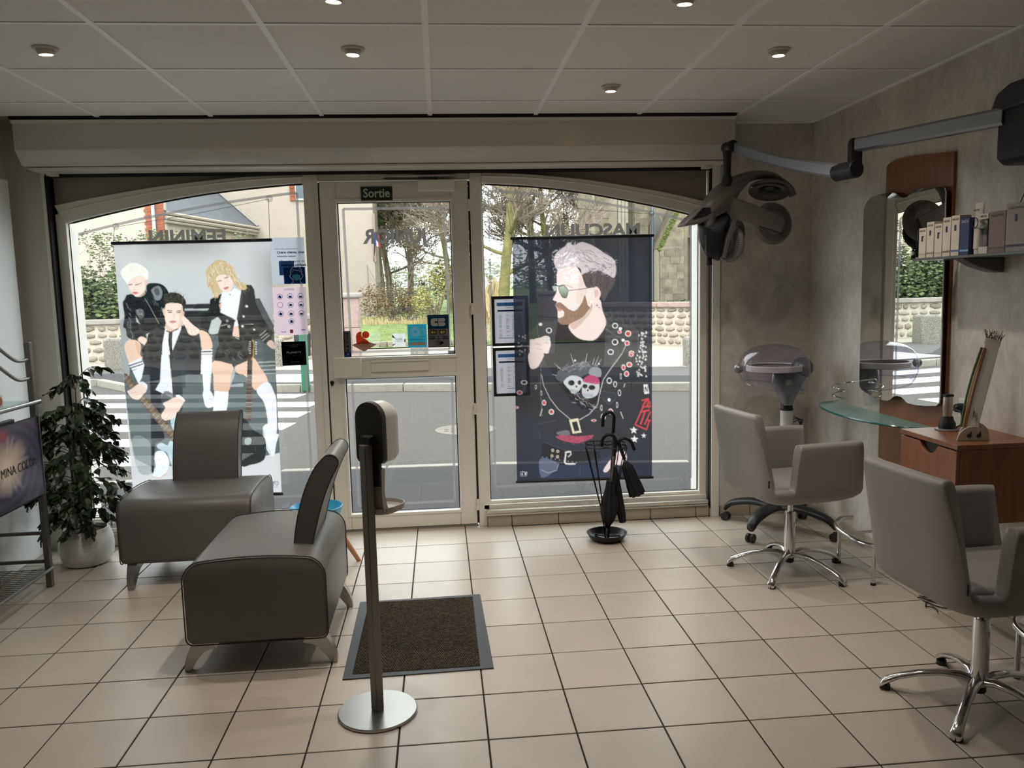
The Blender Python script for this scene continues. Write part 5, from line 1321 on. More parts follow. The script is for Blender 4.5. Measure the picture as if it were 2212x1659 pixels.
t = MB().tube([(2.335, 3.055, 1.777), (2.335, 3.0, 1.87), (2.335, 2.88, 1.95)], .002, 5).tube([(2.335, 3.055, 1.777), (2.335, 2.84, 1.79)], .002, 5).build('black_wire', M_blk2); tag(t, 'thin black cord hanging on the wall above the shelf boxes', 'cord')

# ---- hood dryer on its stand
hd_ = thing('hood_dryer', 'hood hair dryer with a clear dome on a white pole with black castors', 'hair dryer', (1.975, 4.53, 0))
M_dome = pane_mat('tinted_dome', (.87, .86, .94), .17, .02)
dm = MB(); rings = []
for r_d, z_d in ((.172, .884), (.188, .905), (.201, .945), (.206, .985), (.203, 1.02), (.192, 1.055), (.170, 1.088), (.135, 1.114), (.085, 1.131), (.035, 1.137)):
    rings.append([Vector((-.012 + r_d * math.cos(a), r_d * math.sin(a), z_d - .030 * math.cos(a + .5) * max(0, (1.0 - z_d) / .12))) for a in [2 * PI * i / 40 for i in range(40)]])
dm.loft(rings, caps=False); dm.add(rings[-1], [tuple(range(40))]); dm.build('dome', M_dome, hd_, angle=1.5)
MB().tube([(-.012 + .172 * math.cos(a), .172 * math.sin(a), .884 - .029 * math.cos(a + .5)) for a in [2 * PI * i / 40 for i in range(40)]], .004, 6, closed=True).build('dome_rim', M_dome, hd_)
b = MB(); b.lathe([(.150, .985), (.160, .982), (.160, 1.012), (.152, 1.016), (.147, 1.01)], 40, (-.012, 0, 0), cap0=False, cap1=False); b.build('air_ring', mat('ring_white', '#d8d4cc', .4), hd_)
MB().lathe([(.12, .975), (.14, .98), (.14, .99)], 36, (-.012, 0, 0)).build('air_plate', mat('dusk_plastic', '#3b3a46', .4), hd_)
MB().ell((-.232, -.01, 1.0), (.028, .026, .026), 18, 12).build('hinge_knob', M_silver, hd_)
MB().ell((.175, .03, .99), (.06, .085, .062), 22, 14, (0, .2, 0)).build('motor_housing', mat('motor_grey', '#4b494d', .4), hd_)
rings = []
for z, w, d in ((.762, .030, .030), (.80, .046, .040), (.85, .072, .050), (.90, .098, .055), (.945, .115, .055), (.965, .11, .05)):
    rings.append([Vector((.085 - .0 + (.02 if z > .9 else 0) + w * math.cos(a), .03 + d * math.sin(a), z)) for a in [2 * PI * i / 28 for i in range(28)]])
MB().loft(rings).build('neck', M_silver, hd_, angle=1.2)
MB().box(.05, .085, -.032, -.028, .895, .925).build('rating_label', mat('pale_label', '#b9bba9', .6), hd_)
MB().lathe([(.036, .72), (.036, .738), (.0385, .74), (.0385, .746), (.036, .748), (.034, .765), (.028, .77)], 24, (.085, .03, 0)).build('collar', M_blk2, hd_)
MB().cyl((.085, .03, .12), (.085, .03, .735), .0375, n=28).build('pole', mat('pole_white', '#c9cac8', .35), hd_)
for k in range(3):
    a = .5 + k * .7
    MB().tube(smooth_path([(.115, .02, .70 - k * .02), (.145 + k * .012, .0, .68), (.165 - k * .01, 0, .60), (.15, 0, .53), (.122, .02, .48 + k * .02), (.118, .02, .40)], 5), .0035, 6).build('cable', M_blk2, hd_)
for d in (Vector((-.23, .26, 0)), Vector((.23, -.26, 0)), Vector((-.25, -.20, 0)), Vector((.25, .20, 0))):
    c0 = Vector((.03, .01, 0)); pts = smooth_path([c0 + Vector((0, 0, .15)), c0 + d * .45 + Vector((0, 0, .155)), c0 + d * .85 + Vector((0, 0, .125)), c0 + d + Vector((0, 0, .085))], 4)
    s_ = Vector((-d.y, d.x, 0)).normalized(); rings = [[p + s_ * (w * math.cos(a)) + Vector((0, 0, .022 * math.sin(a))) for a in [2 * PI * i / 14 for i in range(14)]] for p, w in zip(pts, np.linspace(.06, .026, len(pts)))]
    lg = MB().loft(rings).build('base_leg', M_blk2, hd_, angle=1)
    e = c0 + d
    for s2 in (-1, 1):
        MB().cyl(e + s_ * (s2 * .008) + Vector((0, 0, .026)), e + s_ * (s2 * .022) + Vector((0, 0, .026)), .026, n=20).build('castor_wheel', M_dark, lg)
t = MB()
for k in range(5):
    qk = random.Random(k); pts = [Vector((-.05 + qk.uniform(0, .03), .07 - .02 * k, .006))]
    for j in range(5): pts.append(pts[-1] + Vector((qk.uniform(-.02, .03), qk.uniform(-.04, .0), qk.uniform(-.001, .003))))
    t.tube(smooth_path(pts, 4), .003, 5)
o = t.build('coiled_cable', M_blk2, loc=(2.24, 3.36, 0)); tag(o, 'small tangle of black cable on the floor by the right wall', 'cable')

# =================================================================== BANNERS, STICKERS, LETTERING
class Print:
    """a small painter: shapes are given in the drawing's own units and land in a grid of colours"""
    def __init__(s, quad, nx, ny, bg):
        s.q = quad; s.nx, s.ny = nx, ny; s.ss = 2
        s.w, s.h = nx * s.ss, ny * s.ss
        s.im = np.zeros((s.h, s.w, 3)); s.im[:] = np.array(C(bg)); s.o = (0, 0); s.k = 1.0; s.rs = np.random.RandomState(5)
    def at(s, ox, oy, k): s.o = (ox, oy); s.k = k; return s
    def uv(s, pts):
        p = np.array(pts, float) / s.k + np.array(s.o); (tl, tr, bl, br) = s.q
        y0, y1 = (tl[1] + tr[1]) / 2, (bl[1] + br[1]) / 2; 
        out = np.zeros_like(p)
        for i, (x, y) in enumerate(p):
            f = (y - y0) / (y1 - y0); xl = tl[0] + (bl[0] - tl[0]) * f; xr = tr[0] + (br[0] - tr[0]) * f; u = (x - xl) / (xr - xl)
            yt = tl[1] + (tr[1] - tl[1]) * u; yb = bl[1] + (br[1] - bl[1]) * u
            out[i] = (u * s.w, (y - yt) / (yb - yt) * s.h)
        return out
    def fill(s, P, col, a=1.0, col2=None):
        x0, y0 = np.floor(P.min(0)).astype(int) - 1; x1, y1 = np.ceil(P.max(0)).astype(int) + 2
        x0, y0, x1, y1 = max(0, x0), max(0, y0), min(s.w, x1), min(s.h, y1)
        if x1 <= x0 or y1 <= y0: return s
        X, Y = np.meshgrid(np.arange(x0, x1) + .5, np.arange(y0, y1) + .5); ins = np.zeros(X.shape, bool); n = len(P)
        for i in range(n):
            ax, ay = P[i]; bx, by = P[(i + 1) % n]
            if ay == by: continue
            c = ((ay > Y) != (by > Y)) & (X < (bx - ax) * (Y - ay) / (by - ay) + ax); ins ^= c
        cc = np.array(C(col)); R = s.im[y0:y1, x0:x1]
        if col2 is not None:
            f = ((Y - P[:, 1].min()) / max(1e-6, P[:, 1].max() - P[:, 1].min()))[..., None]; cc = cc * (1 - f) + np.array(C(col2)) * f
            R[ins] = R[ins] * (1 - a) + cc[ins] * a
        else: R[ins] = R[ins] * (1 - a) + cc * a
        return s
    def poly(s, pts, col, a=1.0, smooth=True, col2=None):
        P = s.uv(pts)
        if smooth and len(P) > 3:
            out = []; n = len(P)
            for i in range(n):
                p0, p1, p2, p3 = P[i - 1], P[i], P[(i + 1) % n], P[(i + 2) % n]
                for t in (0, .25, .5, .75): out.append(.5 * (2 * p1 + (p2 - p0) * t + (2 * p0 - 5 * p1 + 4 * p2 - p3) * t * t + (3 * p1 - p0 - 3 * p2 + p3) * t ** 3))
            P = np.array(out)
        return s.fill(P, col, a, col2)
    def line(s, pts, col, w, a=1.0, w1=None):
        P = s.uv(pts); sc = s.h / (abs(s.q[2][1] - s.q[0][1])) / s.k
        w1 = w if w1 is None else w1; n = len(P) - 1
        for i in range(n):
            A, B = P[i], P[i + 1]; d = B - A; L = np.hypot(*d)
            if L < 1e-6: continue
            nn = np.array((-d[1], d[0])) / L; wa = (w + (w1 - w) * i / n) * sc / 2; wb = (w + (w1 - w) * (i + 1) / n) * sc / 2; e = d / L * min(wa, wb) * .5
            s.fill(np.array((A + nn * wa - e, B + nn * wb + e, B - nn * wb + e, A - nn * wa - e)), col, a)
        return s
    def ell(s, c, rx, ry, col, a=1.0, rot=0.):
        t = np.linspace(0, 2 * PI, 22)[:-1]; x = rx * np.cos(t); y = ry * np.sin(t)
        return s.fill(s.uv(np.stack([c[0] + x * math.cos(rot) - y * math.sin(rot), c[1] + x * math.sin(rot) + y * math.cos(rot)], 1)), col, a)
    def ring(s, c, rx, ry, inner=None, w=.68, col='#dcdad8'):
        s.ell(c, rx, ry, col); return s.ell(c, rx * w, ry * w, inner or '#2d2f34')
    def strokes(s, n, pts, spread, L, ang, cols, w, a=.8):
        P = np.array(pts, float)
        for k in range(n):
            f = s.rs.rand() * (len(P) - 1); i = int(f); p = P[i] + (P[min(i + 1, len(P) - 1)] - P[i]) * (f - i) + s.rs.randn(2) * spread
            an = math.radians(ang + s.rs.randn() * 16); l = L * s.rs.uniform(.6, 1.3); d = np.array((math.cos(an), math.sin(an))) * l; b = np.array((-d[1], d[0])) * s.rs.uniform(-.2, .2)
            s.line([p, p + d * .5 + b, p + d], cols[s.rs.randint(len(cols))], w, a, w * .3)
        return s
    def star(s, c, r, col):
        return s.poly([(c[0] + (r if i % 2 == 0 else r * .42) * math.sin(i * PI / 5), c[1] - (r if i % 2 == 0 else r * .42) * math.cos(i * PI / 5)) for i in range(10)], col, smooth=False)
    def grid(s): return s.im.reshape(s.ny, s.ss, s.nx, s.ss, 3).mean((1, 3))

def print_mesh(name, P, corners, bulge=0., gain=1.0):
    g = np.clip(P.grid() * gain, 0, 1); ny, nx = P.ny, P.nx; tl, tr, bl, br = [np.array(c, float) for c in corners]
    u = ((np.arange(nx) + .5) / nx); v = ((np.arange(ny) + .5) / ny); u[0] = v[0] = 0; u[-1] = v[-1] = 1
    U, Vv = np.meshgrid(u, v); U = U[..., None]; Vv = Vv[..., None]
    pos = (tl * (1 - U) + tr * U) * (1 - Vv) + (bl * (1 - U) + br * U) * Vv
    pos[..., 1] += bulge * np.sin(Vv[..., 0] * 7 + U[..., 0] * 2)
    idx = np.arange(nx * ny).reshape(ny, nx); fs = np.stack([idx[:-1, :-1], idx[1:, :-1], idx[1:, 1:], idx[:-1, 1:]], -1).reshape(-1, 4)
    me = bpy.data.meshes.new(name); me.vertices.add(nx * ny); me.vertices.foreach_set('co', pos.reshape(-1).astype(np.float32))
    me.loops.add(fs.size); me.loops.foreach_set('vertex_index', fs.reshape(-1).astype(np.int32)); me.polygons.add(len(fs))
    me.polygons.foreach_set('loop_start', np.arange(0, fs.size, 4, dtype=np.int32)); me.update(calc_edges=True)
    at = me.color_attributes.new('print', 'FLOAT_COLOR', 'POINT')
    at.data.foreach_set('color', np.concatenate([g, np.ones((ny, nx, 1))], 2).reshape(-1).astype(np.float32)); return me

def draw_trio():
    P = Print(((246, 527), (583, 520), (288, 1068), (608, 1066)), 230, 380, '#cbccd0')
    P.at(0, 0, 1).poly([(240, 515), (620, 515), (620, 700), (240, 700)], '#cfd0d3', smooth=False, col2='#bfc1c5')
    P.poly([(395, 653), (470, 650), (560, 640), (602, 720), (606, 985), (560, 985), (330, 1005), (292, 985), (282, 940), (262, 760), (268, 735), (330, 720), (395, 700)], '#50585c', smooth=False, col2='#5d6668')
    P.poly([(395, 653), (470, 653), (470, 720), (395, 715)], '#2b2e33', smooth=False).line([(398, 664), (456, 664)], '#b5b8ba', 4)
    P.poly([(255, 700), (275, 690), (280, 800), (262, 800)], '#9fa3a6')
    for y in (778, 786, 795, 803): P.line([(556, y), (604, y - 2)], '#b8bcbf', 3, .8)
    for k in range(26): P.line([(285 + P.rs.rand() * 250, 810 + P.rs.rand() * 170)] * 1 + [(330 + P.rs.rand() * 260, 810 + P.rs.rand() * 170)], '#8c9598', 1.0, .10)
    P.poly([(280, 1000), (330, 1012), (420, 1000), (560, 985), (608, 975), (612, 1070), (280, 1070)], '#d3d3d6', smooth=False)
    P.poly([(285, 940), (320, 945), (335, 1010), (300, 1015)], '#8f9799', .6)
    A = lambda: P.at(240, 540, 3.66); B = lambda: P.at(420, 540, 3.66); Cc = lambda: P.at(250, 760, 3.07); D = lambda: P.at(420, 760, 3.07)
    # woman on the left
    A().poly([(130, 335), (190, 352), (270, 330), (285, 255), (390, 255), (450, 320), (430, 400), (415, 450), (430, 560), (400, 600), (280, 640), (280, 665), (240, 690), (205, 700), (130, 665), (115, 600), (95, 585), (105, 500), (92, 400), (105, 375)], '#1d2127')
    P.poly([(315, 300), (370, 270), (400, 310), (390, 370), (350, 380), (330, 340)], '#8e9499', .8).poly([(335, 300), (365, 285), (380, 330), (355, 345)], '#2c3036', .7)
    P.strokes(26, [(120, 400), (150, 470), (140, 570), (170, 650)], 9, 40, 65, ['#8f979e', '#565e66', '#3c444c'], 5, .7).strokes(14, [(290, 360), (370, 400), (400, 480)], 16, 36, 70, ['#69727a', '#3b434b'], 5, .6)
    P.poly([(190, 460), (245, 450), (258, 500), (225, 520)], '#6f7174', .8).strokes(10, [(200, 465), (245, 495)], 8, 18, 30, ['#c7c7c2', '#2a2c30'], 3).line([(265, 365), (320, 460), (375, 562)], '#a8a08c', 4).poly([(195, 500), (228, 568), (198, 545)], '#b6babd')
    P.poly([(150, 330), (225, 345), (265, 300), (270, 335), (200, 360), (150, 350)], '#2a2e34')
    P.poly([(75, 170), (110, 120), (170, 92), (240, 112), (292, 160), (285, 215), (270, 245), (255, 200), (215, 195), (160, 225), (135, 258), (108, 230)], '#f1efe9')
    P.poly([(135, 245), (165, 212), (215, 193), (262, 205), (268, 260), (262, 310), (225, 350), (190, 350), (160, 315), (140, 280)], '#efd9d0').poly([(262, 230), (284, 220), (282, 255), (268, 265)], '#e5c6ba').poly([(225, 350), (262, 310), (268, 330), (240, 352)], '#c9a797', .8)
    P.strokes(40, [(95, 200), (150, 130), (230, 130), (280, 190)], 14, 46, 80, ['#fbfaf6', '#e6e2d8', '#d9d2c2'], 4, .5)
    P.line([(140, 262), (166, 256)], '#4b3a45', 6).line([(190, 262), (212, 258), (240, 246)], '#4b3a45', 6, 1, 3).poly([(165, 322), (190, 314), (215, 322), (190, 333)], '#d0707a').line([(178, 290), (186, 300), (196, 298)], '#d9b3a5', 3)
    P.poly([(210, 690), (235, 660), (280, 680), (325, 715), (340, 790), (335, 870), (322, 886), (300, 870), (280, 845), (270, 770), (275, 740)], '#ead0c4').line([(300, 770), (304, 850)], '#c9a393', 3).line([(318, 765), (322, 850)], '#c9a393', 3)
    P.poly([(105, 740), (125, 695), (170, 685), (215, 700), (235, 740), (228, 800), (245, 830), (200, 870), (150, 870), (125, 820)], '#e8c5b0').poly([(190, 700), (232, 740), (225, 800), (205, 790)], '#d3a58c', .6)
    P.poly([(135, 870), (235, 825), (262, 890), (255, 960), (185, 960)], '#eaeaef', smooth=False)
    for a, b in (((143, 888), (243, 855)), ((150, 908), (250, 874)), ((158, 932), (258, 897))): P.line([a, b], '#3a3648', 9)
    Cc().poly([(110, 105), (186, 68), (172, 150), (150, 190), (122, 130)], '#e6e7ec', smooth=False)
    # man
    A().poly([(290, 640), (400, 580), (428, 600), (402, 720), (395, 960), (245, 960), (262, 880), (240, 760), (280, 700)], '#26292d', smooth=False).poly([(550, 570), (590, 600), (690, 640), (707, 760), (707, 960), (462, 960), (465, 830), (490, 760), (545, 610)], '#26292d', smooth=False)
    P.poly([(300, 860), (365, 840), (372, 952), (296, 952)], '#10151d', smooth=False).poly([(545, 600), (585, 600), (580, 952), (545, 952)], '#1b2a31', .8, smooth=False)
    P.poly([(428, 575), (470, 625), (550, 570), (548, 605), (482, 772), (460, 740), (465, 960), (395, 960), (402, 720)], '#e6e7ee', smooth=False).poly([(430, 560), (480, 600), (552, 560), (548, 585), (470, 632), (430, 600)], '#ddbcab')
    P.poly([(452, 620), (482, 630), (476, 690), (481, 770), (470, 835), (455, 760), (448, 690)], '#25272b', smooth=False).line([(432, 618), (465, 628), (525, 603)], '#25272b', 8)
    P.poly([(425, 440), (435, 408), (500, 398), (550, 410), (560, 450), (558, 520), (540, 570), (500, 605), (465, 592), (430, 555), (420, 500)], '#f0d6c9').poly([(404, 448), (420, 452), (424, 505), (410, 492)], '#e3bfae').poly([(562, 465), (574, 470), (570, 510), (560, 520)], '#d8b09e')
    P.poly([(545, 430), (560, 455), (556, 530), (525, 588), (535, 520)], '#d7b09d', .5)
    P.poly([(415, 400), (412, 350), (440, 325), (500, 322), (555, 345), (586, 392), (578, 440), (566, 470), (550, 412), (470, 402), (430, 412), (420, 452)], '#322f2e').strokes(40, [(430, 380), (500, 350), (560, 390)], 12, 46, -70, ['#6d6259', '#1d1b1b', '#4d4641'], 4, .7)
    P.line([(438, 458), (478, 464)], '#4a3a33', 5).line([(510, 466), (546, 461)], '#4a3a33', 5).line([(448, 473), (474, 475)], '#3a3a40', 6).line([(512, 477), (540, 474)], '#3a3a40', 6).line([(492, 480), (494, 515), (476, 524)], '#d9b3a0', 4).poly([(455, 546), (482, 537), (514, 546), (482, 559)], '#cb8784')
    P.poly([(560, 500), (590, 520), (640, 570), (692, 610), (690, 635), (670, 650), (635, 655), (605, 640), (590, 600), (560, 550)], '#eed4c8').line([(600, 600), (612, 645)], '#c9a393', 3).line([(625, 600), (640, 650)], '#c9a393', 3).line([(650, 600), (668, 640)], '#c9a393', 3)
    Cc().poly([(350, 0), (432, 0), (440, 280), (380, 292), (370, 200)], '#2f3438', smooth=False).poly([(220, 60), (300, 60), (300, 400), (322, 560), (258, 590), (250, 800), (235, 780), (230, 300)], '#151c27', smooth=False).poly([(300, 0), (350, 0), (370, 200), (376, 288), (330, 265), (260, 230), (290, 180)], '#e1e3eb', smooth=False).poly([(428, 0), (460, 0), (458, 220), (430, 210)], '#2a3b42', .8, smooth=False)
    P.poly([(320, 240), (440, 320), (400, 420), (320, 440), (290, 420)], '#2b3238', .8)
    P.poly([(58, 118), (76, 124), (394, 515), (384, 594), (62, 178)], '#62503f', smooth=False)
    for k in range(17):
        f = k / 17; x, y = 66 + 318 * f, 148 + 405 * f; P.line([(x - 12, y + 16), (x + 16, y - 14)], '#b7a893', 2.6, .8)
    for o_ in (-7, 0, 7): P.line([(62, 150 + o_ * 2), (388, 556 + o_ * 2)], '#c9bca6', 1.6, .6)
    P.poly([(270, 602), (300, 585), (340, 602), (356, 575), (382, 600), (382, 770), (340, 660), (310, 640), (280, 625)], '#b8cbd1').poly([(360, 430), (400, 395), (412, 430), (385, 500), (370, 480)], '#aec6cc')
    P.poly([(150, 190), (175, 175), (206, 196), (206, 225), (190, 252), (150, 260)], '#e0e0e6').poly([(78, 240), (100, 225), (155, 190), (195, 215), (190, 245), (155, 292), (120, 290), (100, 275)], '#e9cec2').line([(105, 250), (150, 240)], '#c9a393', 3).line([(115, 272), (152, 262)], '#c9a393', 3)
    P.poly([(395, 275), (415, 266), (452, 295), (446, 312)], '#e6e6e8').poly([(310, 322), (340, 305), (395, 280), (446, 306), (430, 345), (390, 410), (350, 432), (315, 432), (298, 400), (325, 350)], '#e8ccc0').line([(330, 380), (305, 412)], '#c9a393', 3).line([(360, 385), (330, 425)], '#c9a393', 3).line([(385, 385), (360, 420)], '#c9a393', 3)
    P.poly([(243, 812), (262, 740), (255, 690), (262, 648), (300, 638), (330, 660), (352, 720), (330, 790), (290, 822)], '#e8ebef').line([(245, 815), (290, 824), (335, 790)], '#d8a680', 5)
    P.strokes(10, [(268, 680), (300, 750)], 5, 30, 10, ['#b9bfc6'], 2.4)
    # seated leg and shoe of the first woman
    B().poly([(35, 620), (80, 625), (115, 660), (137, 752), (60, 772), (45, 700)], '#e6c3ae').poly([(50, 768), (138, 765), (130, 960), (45, 960)], '#eaeaf0', smooth=False)
    for y in (780, 803, 829): P.line([(50, y + 3), (138, y)], '#3a3648', 9)
    D().poly([(40, 0), (112, 0), (100, 235), (55, 240)], '#e7e8ee', smooth=False).poly([(52, 245), (100, 238), (130, 310), (120, 345), (70, 345)], '#e1e4e8').strokes(6, [(80, 260), (105, 320)], 4, 26, 0, ['#b9bfc6'], 2.4)
    # woman on the right
    B().poly([(110, 640), (130, 540), (180, 512), (212, 545), (190, 632)], '#bcc0c2').poly([(120, 375), (150, 360), (212, 330), (190, 400), (200, 480), (312, 540), (290, 690), (190, 740), (180, 640), (210, 545), (180, 510), (130, 540), (108, 620), (40, 592), (50, 510), (110, 450)], '#202427', smooth=False)
    P.poly([(365, 303), (410, 263), (445, 263), (470, 300), (485, 410), (540, 520), (622, 640), (602, 702), (560, 722), (520, 682), (430, 700), (412, 762), (350, 692), (335, 560), (345, 440)], '#22272a', smooth=False).poly([(360, 330), (380, 300), (372, 440), (345, 520)], '#3a4043', .7)
    P.poly([(205, 392), (214, 320), (290, 310), (310, 288), (366, 310), (346, 440), (326, 542), (300, 522), (200, 477)], '#ebedf5', smooth=False).poly([(190, 420), (212, 392), (206, 470)], '#e0b7ac').poly([(296, 660), (312, 555), (330, 530), (346, 600), (352, 672)], '#e4c2b1', smooth=False).poly([(312, 560), (332, 530), (345, 580), (310, 590)], '#e6e7ee', smooth=False).ell((277, 340), 5, 5, '#3a3a40')
    for c, r in (((410, 430), 11), ((385, 508), 9), ((255, 543), 9), ((268, 585), 10), ((376, 585), 10), ((470, 612), 8)): P.ell(c, r, r, '#d9d4c6').ell(c, r * .55, r * .55, '#6d6a62' if c[0] < 300 else '#efeadd')
    P.line([(205, 582), (256, 568)], '#b5b5b2', 4).line([(393, 568), (464, 568)], '#b5b5b2', 4)
    for a, b in (((515, 660), (566, 615)), ((525, 680), (577, 640)), ((535, 700), (590, 656))): P.line([a, b], '#d9d9d9', 4)
    P.poly([(285, 680), (350, 690), (412, 752), (424, 855), (320, 906), (280, 880), (180, 862), (150, 850), (182, 745)], '#232729').strokes(22, [(200, 770), (260, 800), (380, 820)], 18, 46, 40, ['#6c7276', '#4a5054', '#0f1214'], 5, .6).line([(288, 668), (350, 690)], '#3c3a38', 12).line([(320, 672), (348, 686)], '#c7bfa8', 5)
    P.poly([(150, 858), (180, 862), (280, 880), (294, 900), (290, 960), (142, 960)], '#e5bea8').poly([(320, 906), (424, 852), (470, 840), (520, 960), (350, 960)], '#e4bda7')
    D().poly([(120, 45), (248, 75), (240, 140), (220, 248), (130, 248), (122, 150)], '#e6c0aa', col2='#dcb49d').poly([(262, 85), (350, 48), (388, 22), (430, 80), (485, 180), (410, 238), (380, 215), (340, 150)], '#e5c0ab').poly([(128, 242), (222, 248), (216, 330), (200, 415), (112, 415), (124, 330)], '#e9e9f0', smooth=False).poly([(408, 240), (485, 183), (532, 270), (542, 340), (542, 532), (494, 542), (480, 420), (458, 320)], '#e7e7ee').poly([(450, 495), (490, 468), (500, 540), (556, 535), (540, 600), (526, 682), (500, 676), (470, 620)], '#e6e9ed').line([(452, 505), (475, 615), (505, 676)], '#b9bfc6', 5)
    P.poly([(225, 215), (250, 90), (275, 100), (240, 200), (320, 190), (320, 215)], '#b9bdc2', .7, smooth=False)
    P.poly([(300, 452), (340, 438), (380, 500), (462, 560), (468, 680), (440, 722), (370, 742), (300, 732)], '#1e2225').poly([(350, 8), (382, 8), (373, 442), (335, 442)], '#54473d', smooth=False)
    for k in range(16): P.line([(344 - k * .6, 36 + k * 26), (380 - k * .4, 36 + k * 26)], '#a39684', 3, .8)
    P.poly([(330, 565), (370, 560), (368, 600), (332, 602)], '#9aa1a4').strokes(8, [(310, 520), (420, 640)], 30, 40, 60, ['#5b6468'], 2.5, .6)
    B().poly([(432, 770), (448, 690), (468, 700), (482, 800), (456, 840), (450, 960), (412, 960), (416, 850)], '#3b302a', smooth=False).line([(455, 690), (468, 720), (462, 820), (448, 850)], '#cfa968', 6)
    for k in range(6): P.ell((484, 712 + k * 18), 7, 5, '#d9d9d9').ell((436, 706 + k * 18), 5, 4, '#c9c9c9')
    P.poly([(570, 722), (600, 695), (627, 715), (632, 762), (605, 757)], '#ebcec1').line([(605, 720), (624, 755)], '#c9a393', 3)
    P.poly([(85, 160), (120, 110), (180, 72), (245, 85), (300, 130), (325, 190), (345, 230), (400, 258), (408, 295), (370, 302), (320, 272), (300, 240), (290, 290), (205, 322), (178, 362), (150, 352), (130, 300), (98, 272), (92, 210)], '#cdb48c')
    P.poly([(165, 215), (200, 188), (260, 188), (300, 240), (292, 290), (255, 326), (215, 312), (190, 272)], '#f0d8cd')
    P.strokes(70, [(110, 200), (150, 130), (220, 110), (290, 170)], 16, 44, 75, ['#efe6d3', '#a08660', '#dcc9a6', '#f5efe2'], 5, .65).strokes(34, [(110, 250), (150, 310), (170, 345)], 12, 30, 100, ['#efe6d3', '#9b8261', '#d6c19b'], 5, .7).strokes(34, [(310, 200), (340, 260), (395, 280)], 13, 32, 60, ['#efe6d3', '#9b8261', '#d6c19b'], 5, .7)
    P.line([(178, 238), (206, 230)], '#6a5548', 6).line([(234, 212), (263, 202)], '#6a5548', 6).line([(232, 240), (242, 262), (228, 268)], '#dcb7a6', 3).poly([(224, 291), (245, 280), (270, 280), (246, 299)], '#c96f6c')
    D().line([(497, 862), (522, 862), (522, 888), (497, 888), (497, 862)], '#5a5560', 4).line([(524, 888), (524, 860), (552, 860), (552, 880), (540, 890)], '#5a5560', 4).line([(508, 870), (508, 882)], '#5a5560', 4).line([(534, 868), (540, 880)], '#5a5560', 4).line([(495, 897), (552, 899)], '#77727c', 2)
    P.at(0, 0, 1); return P

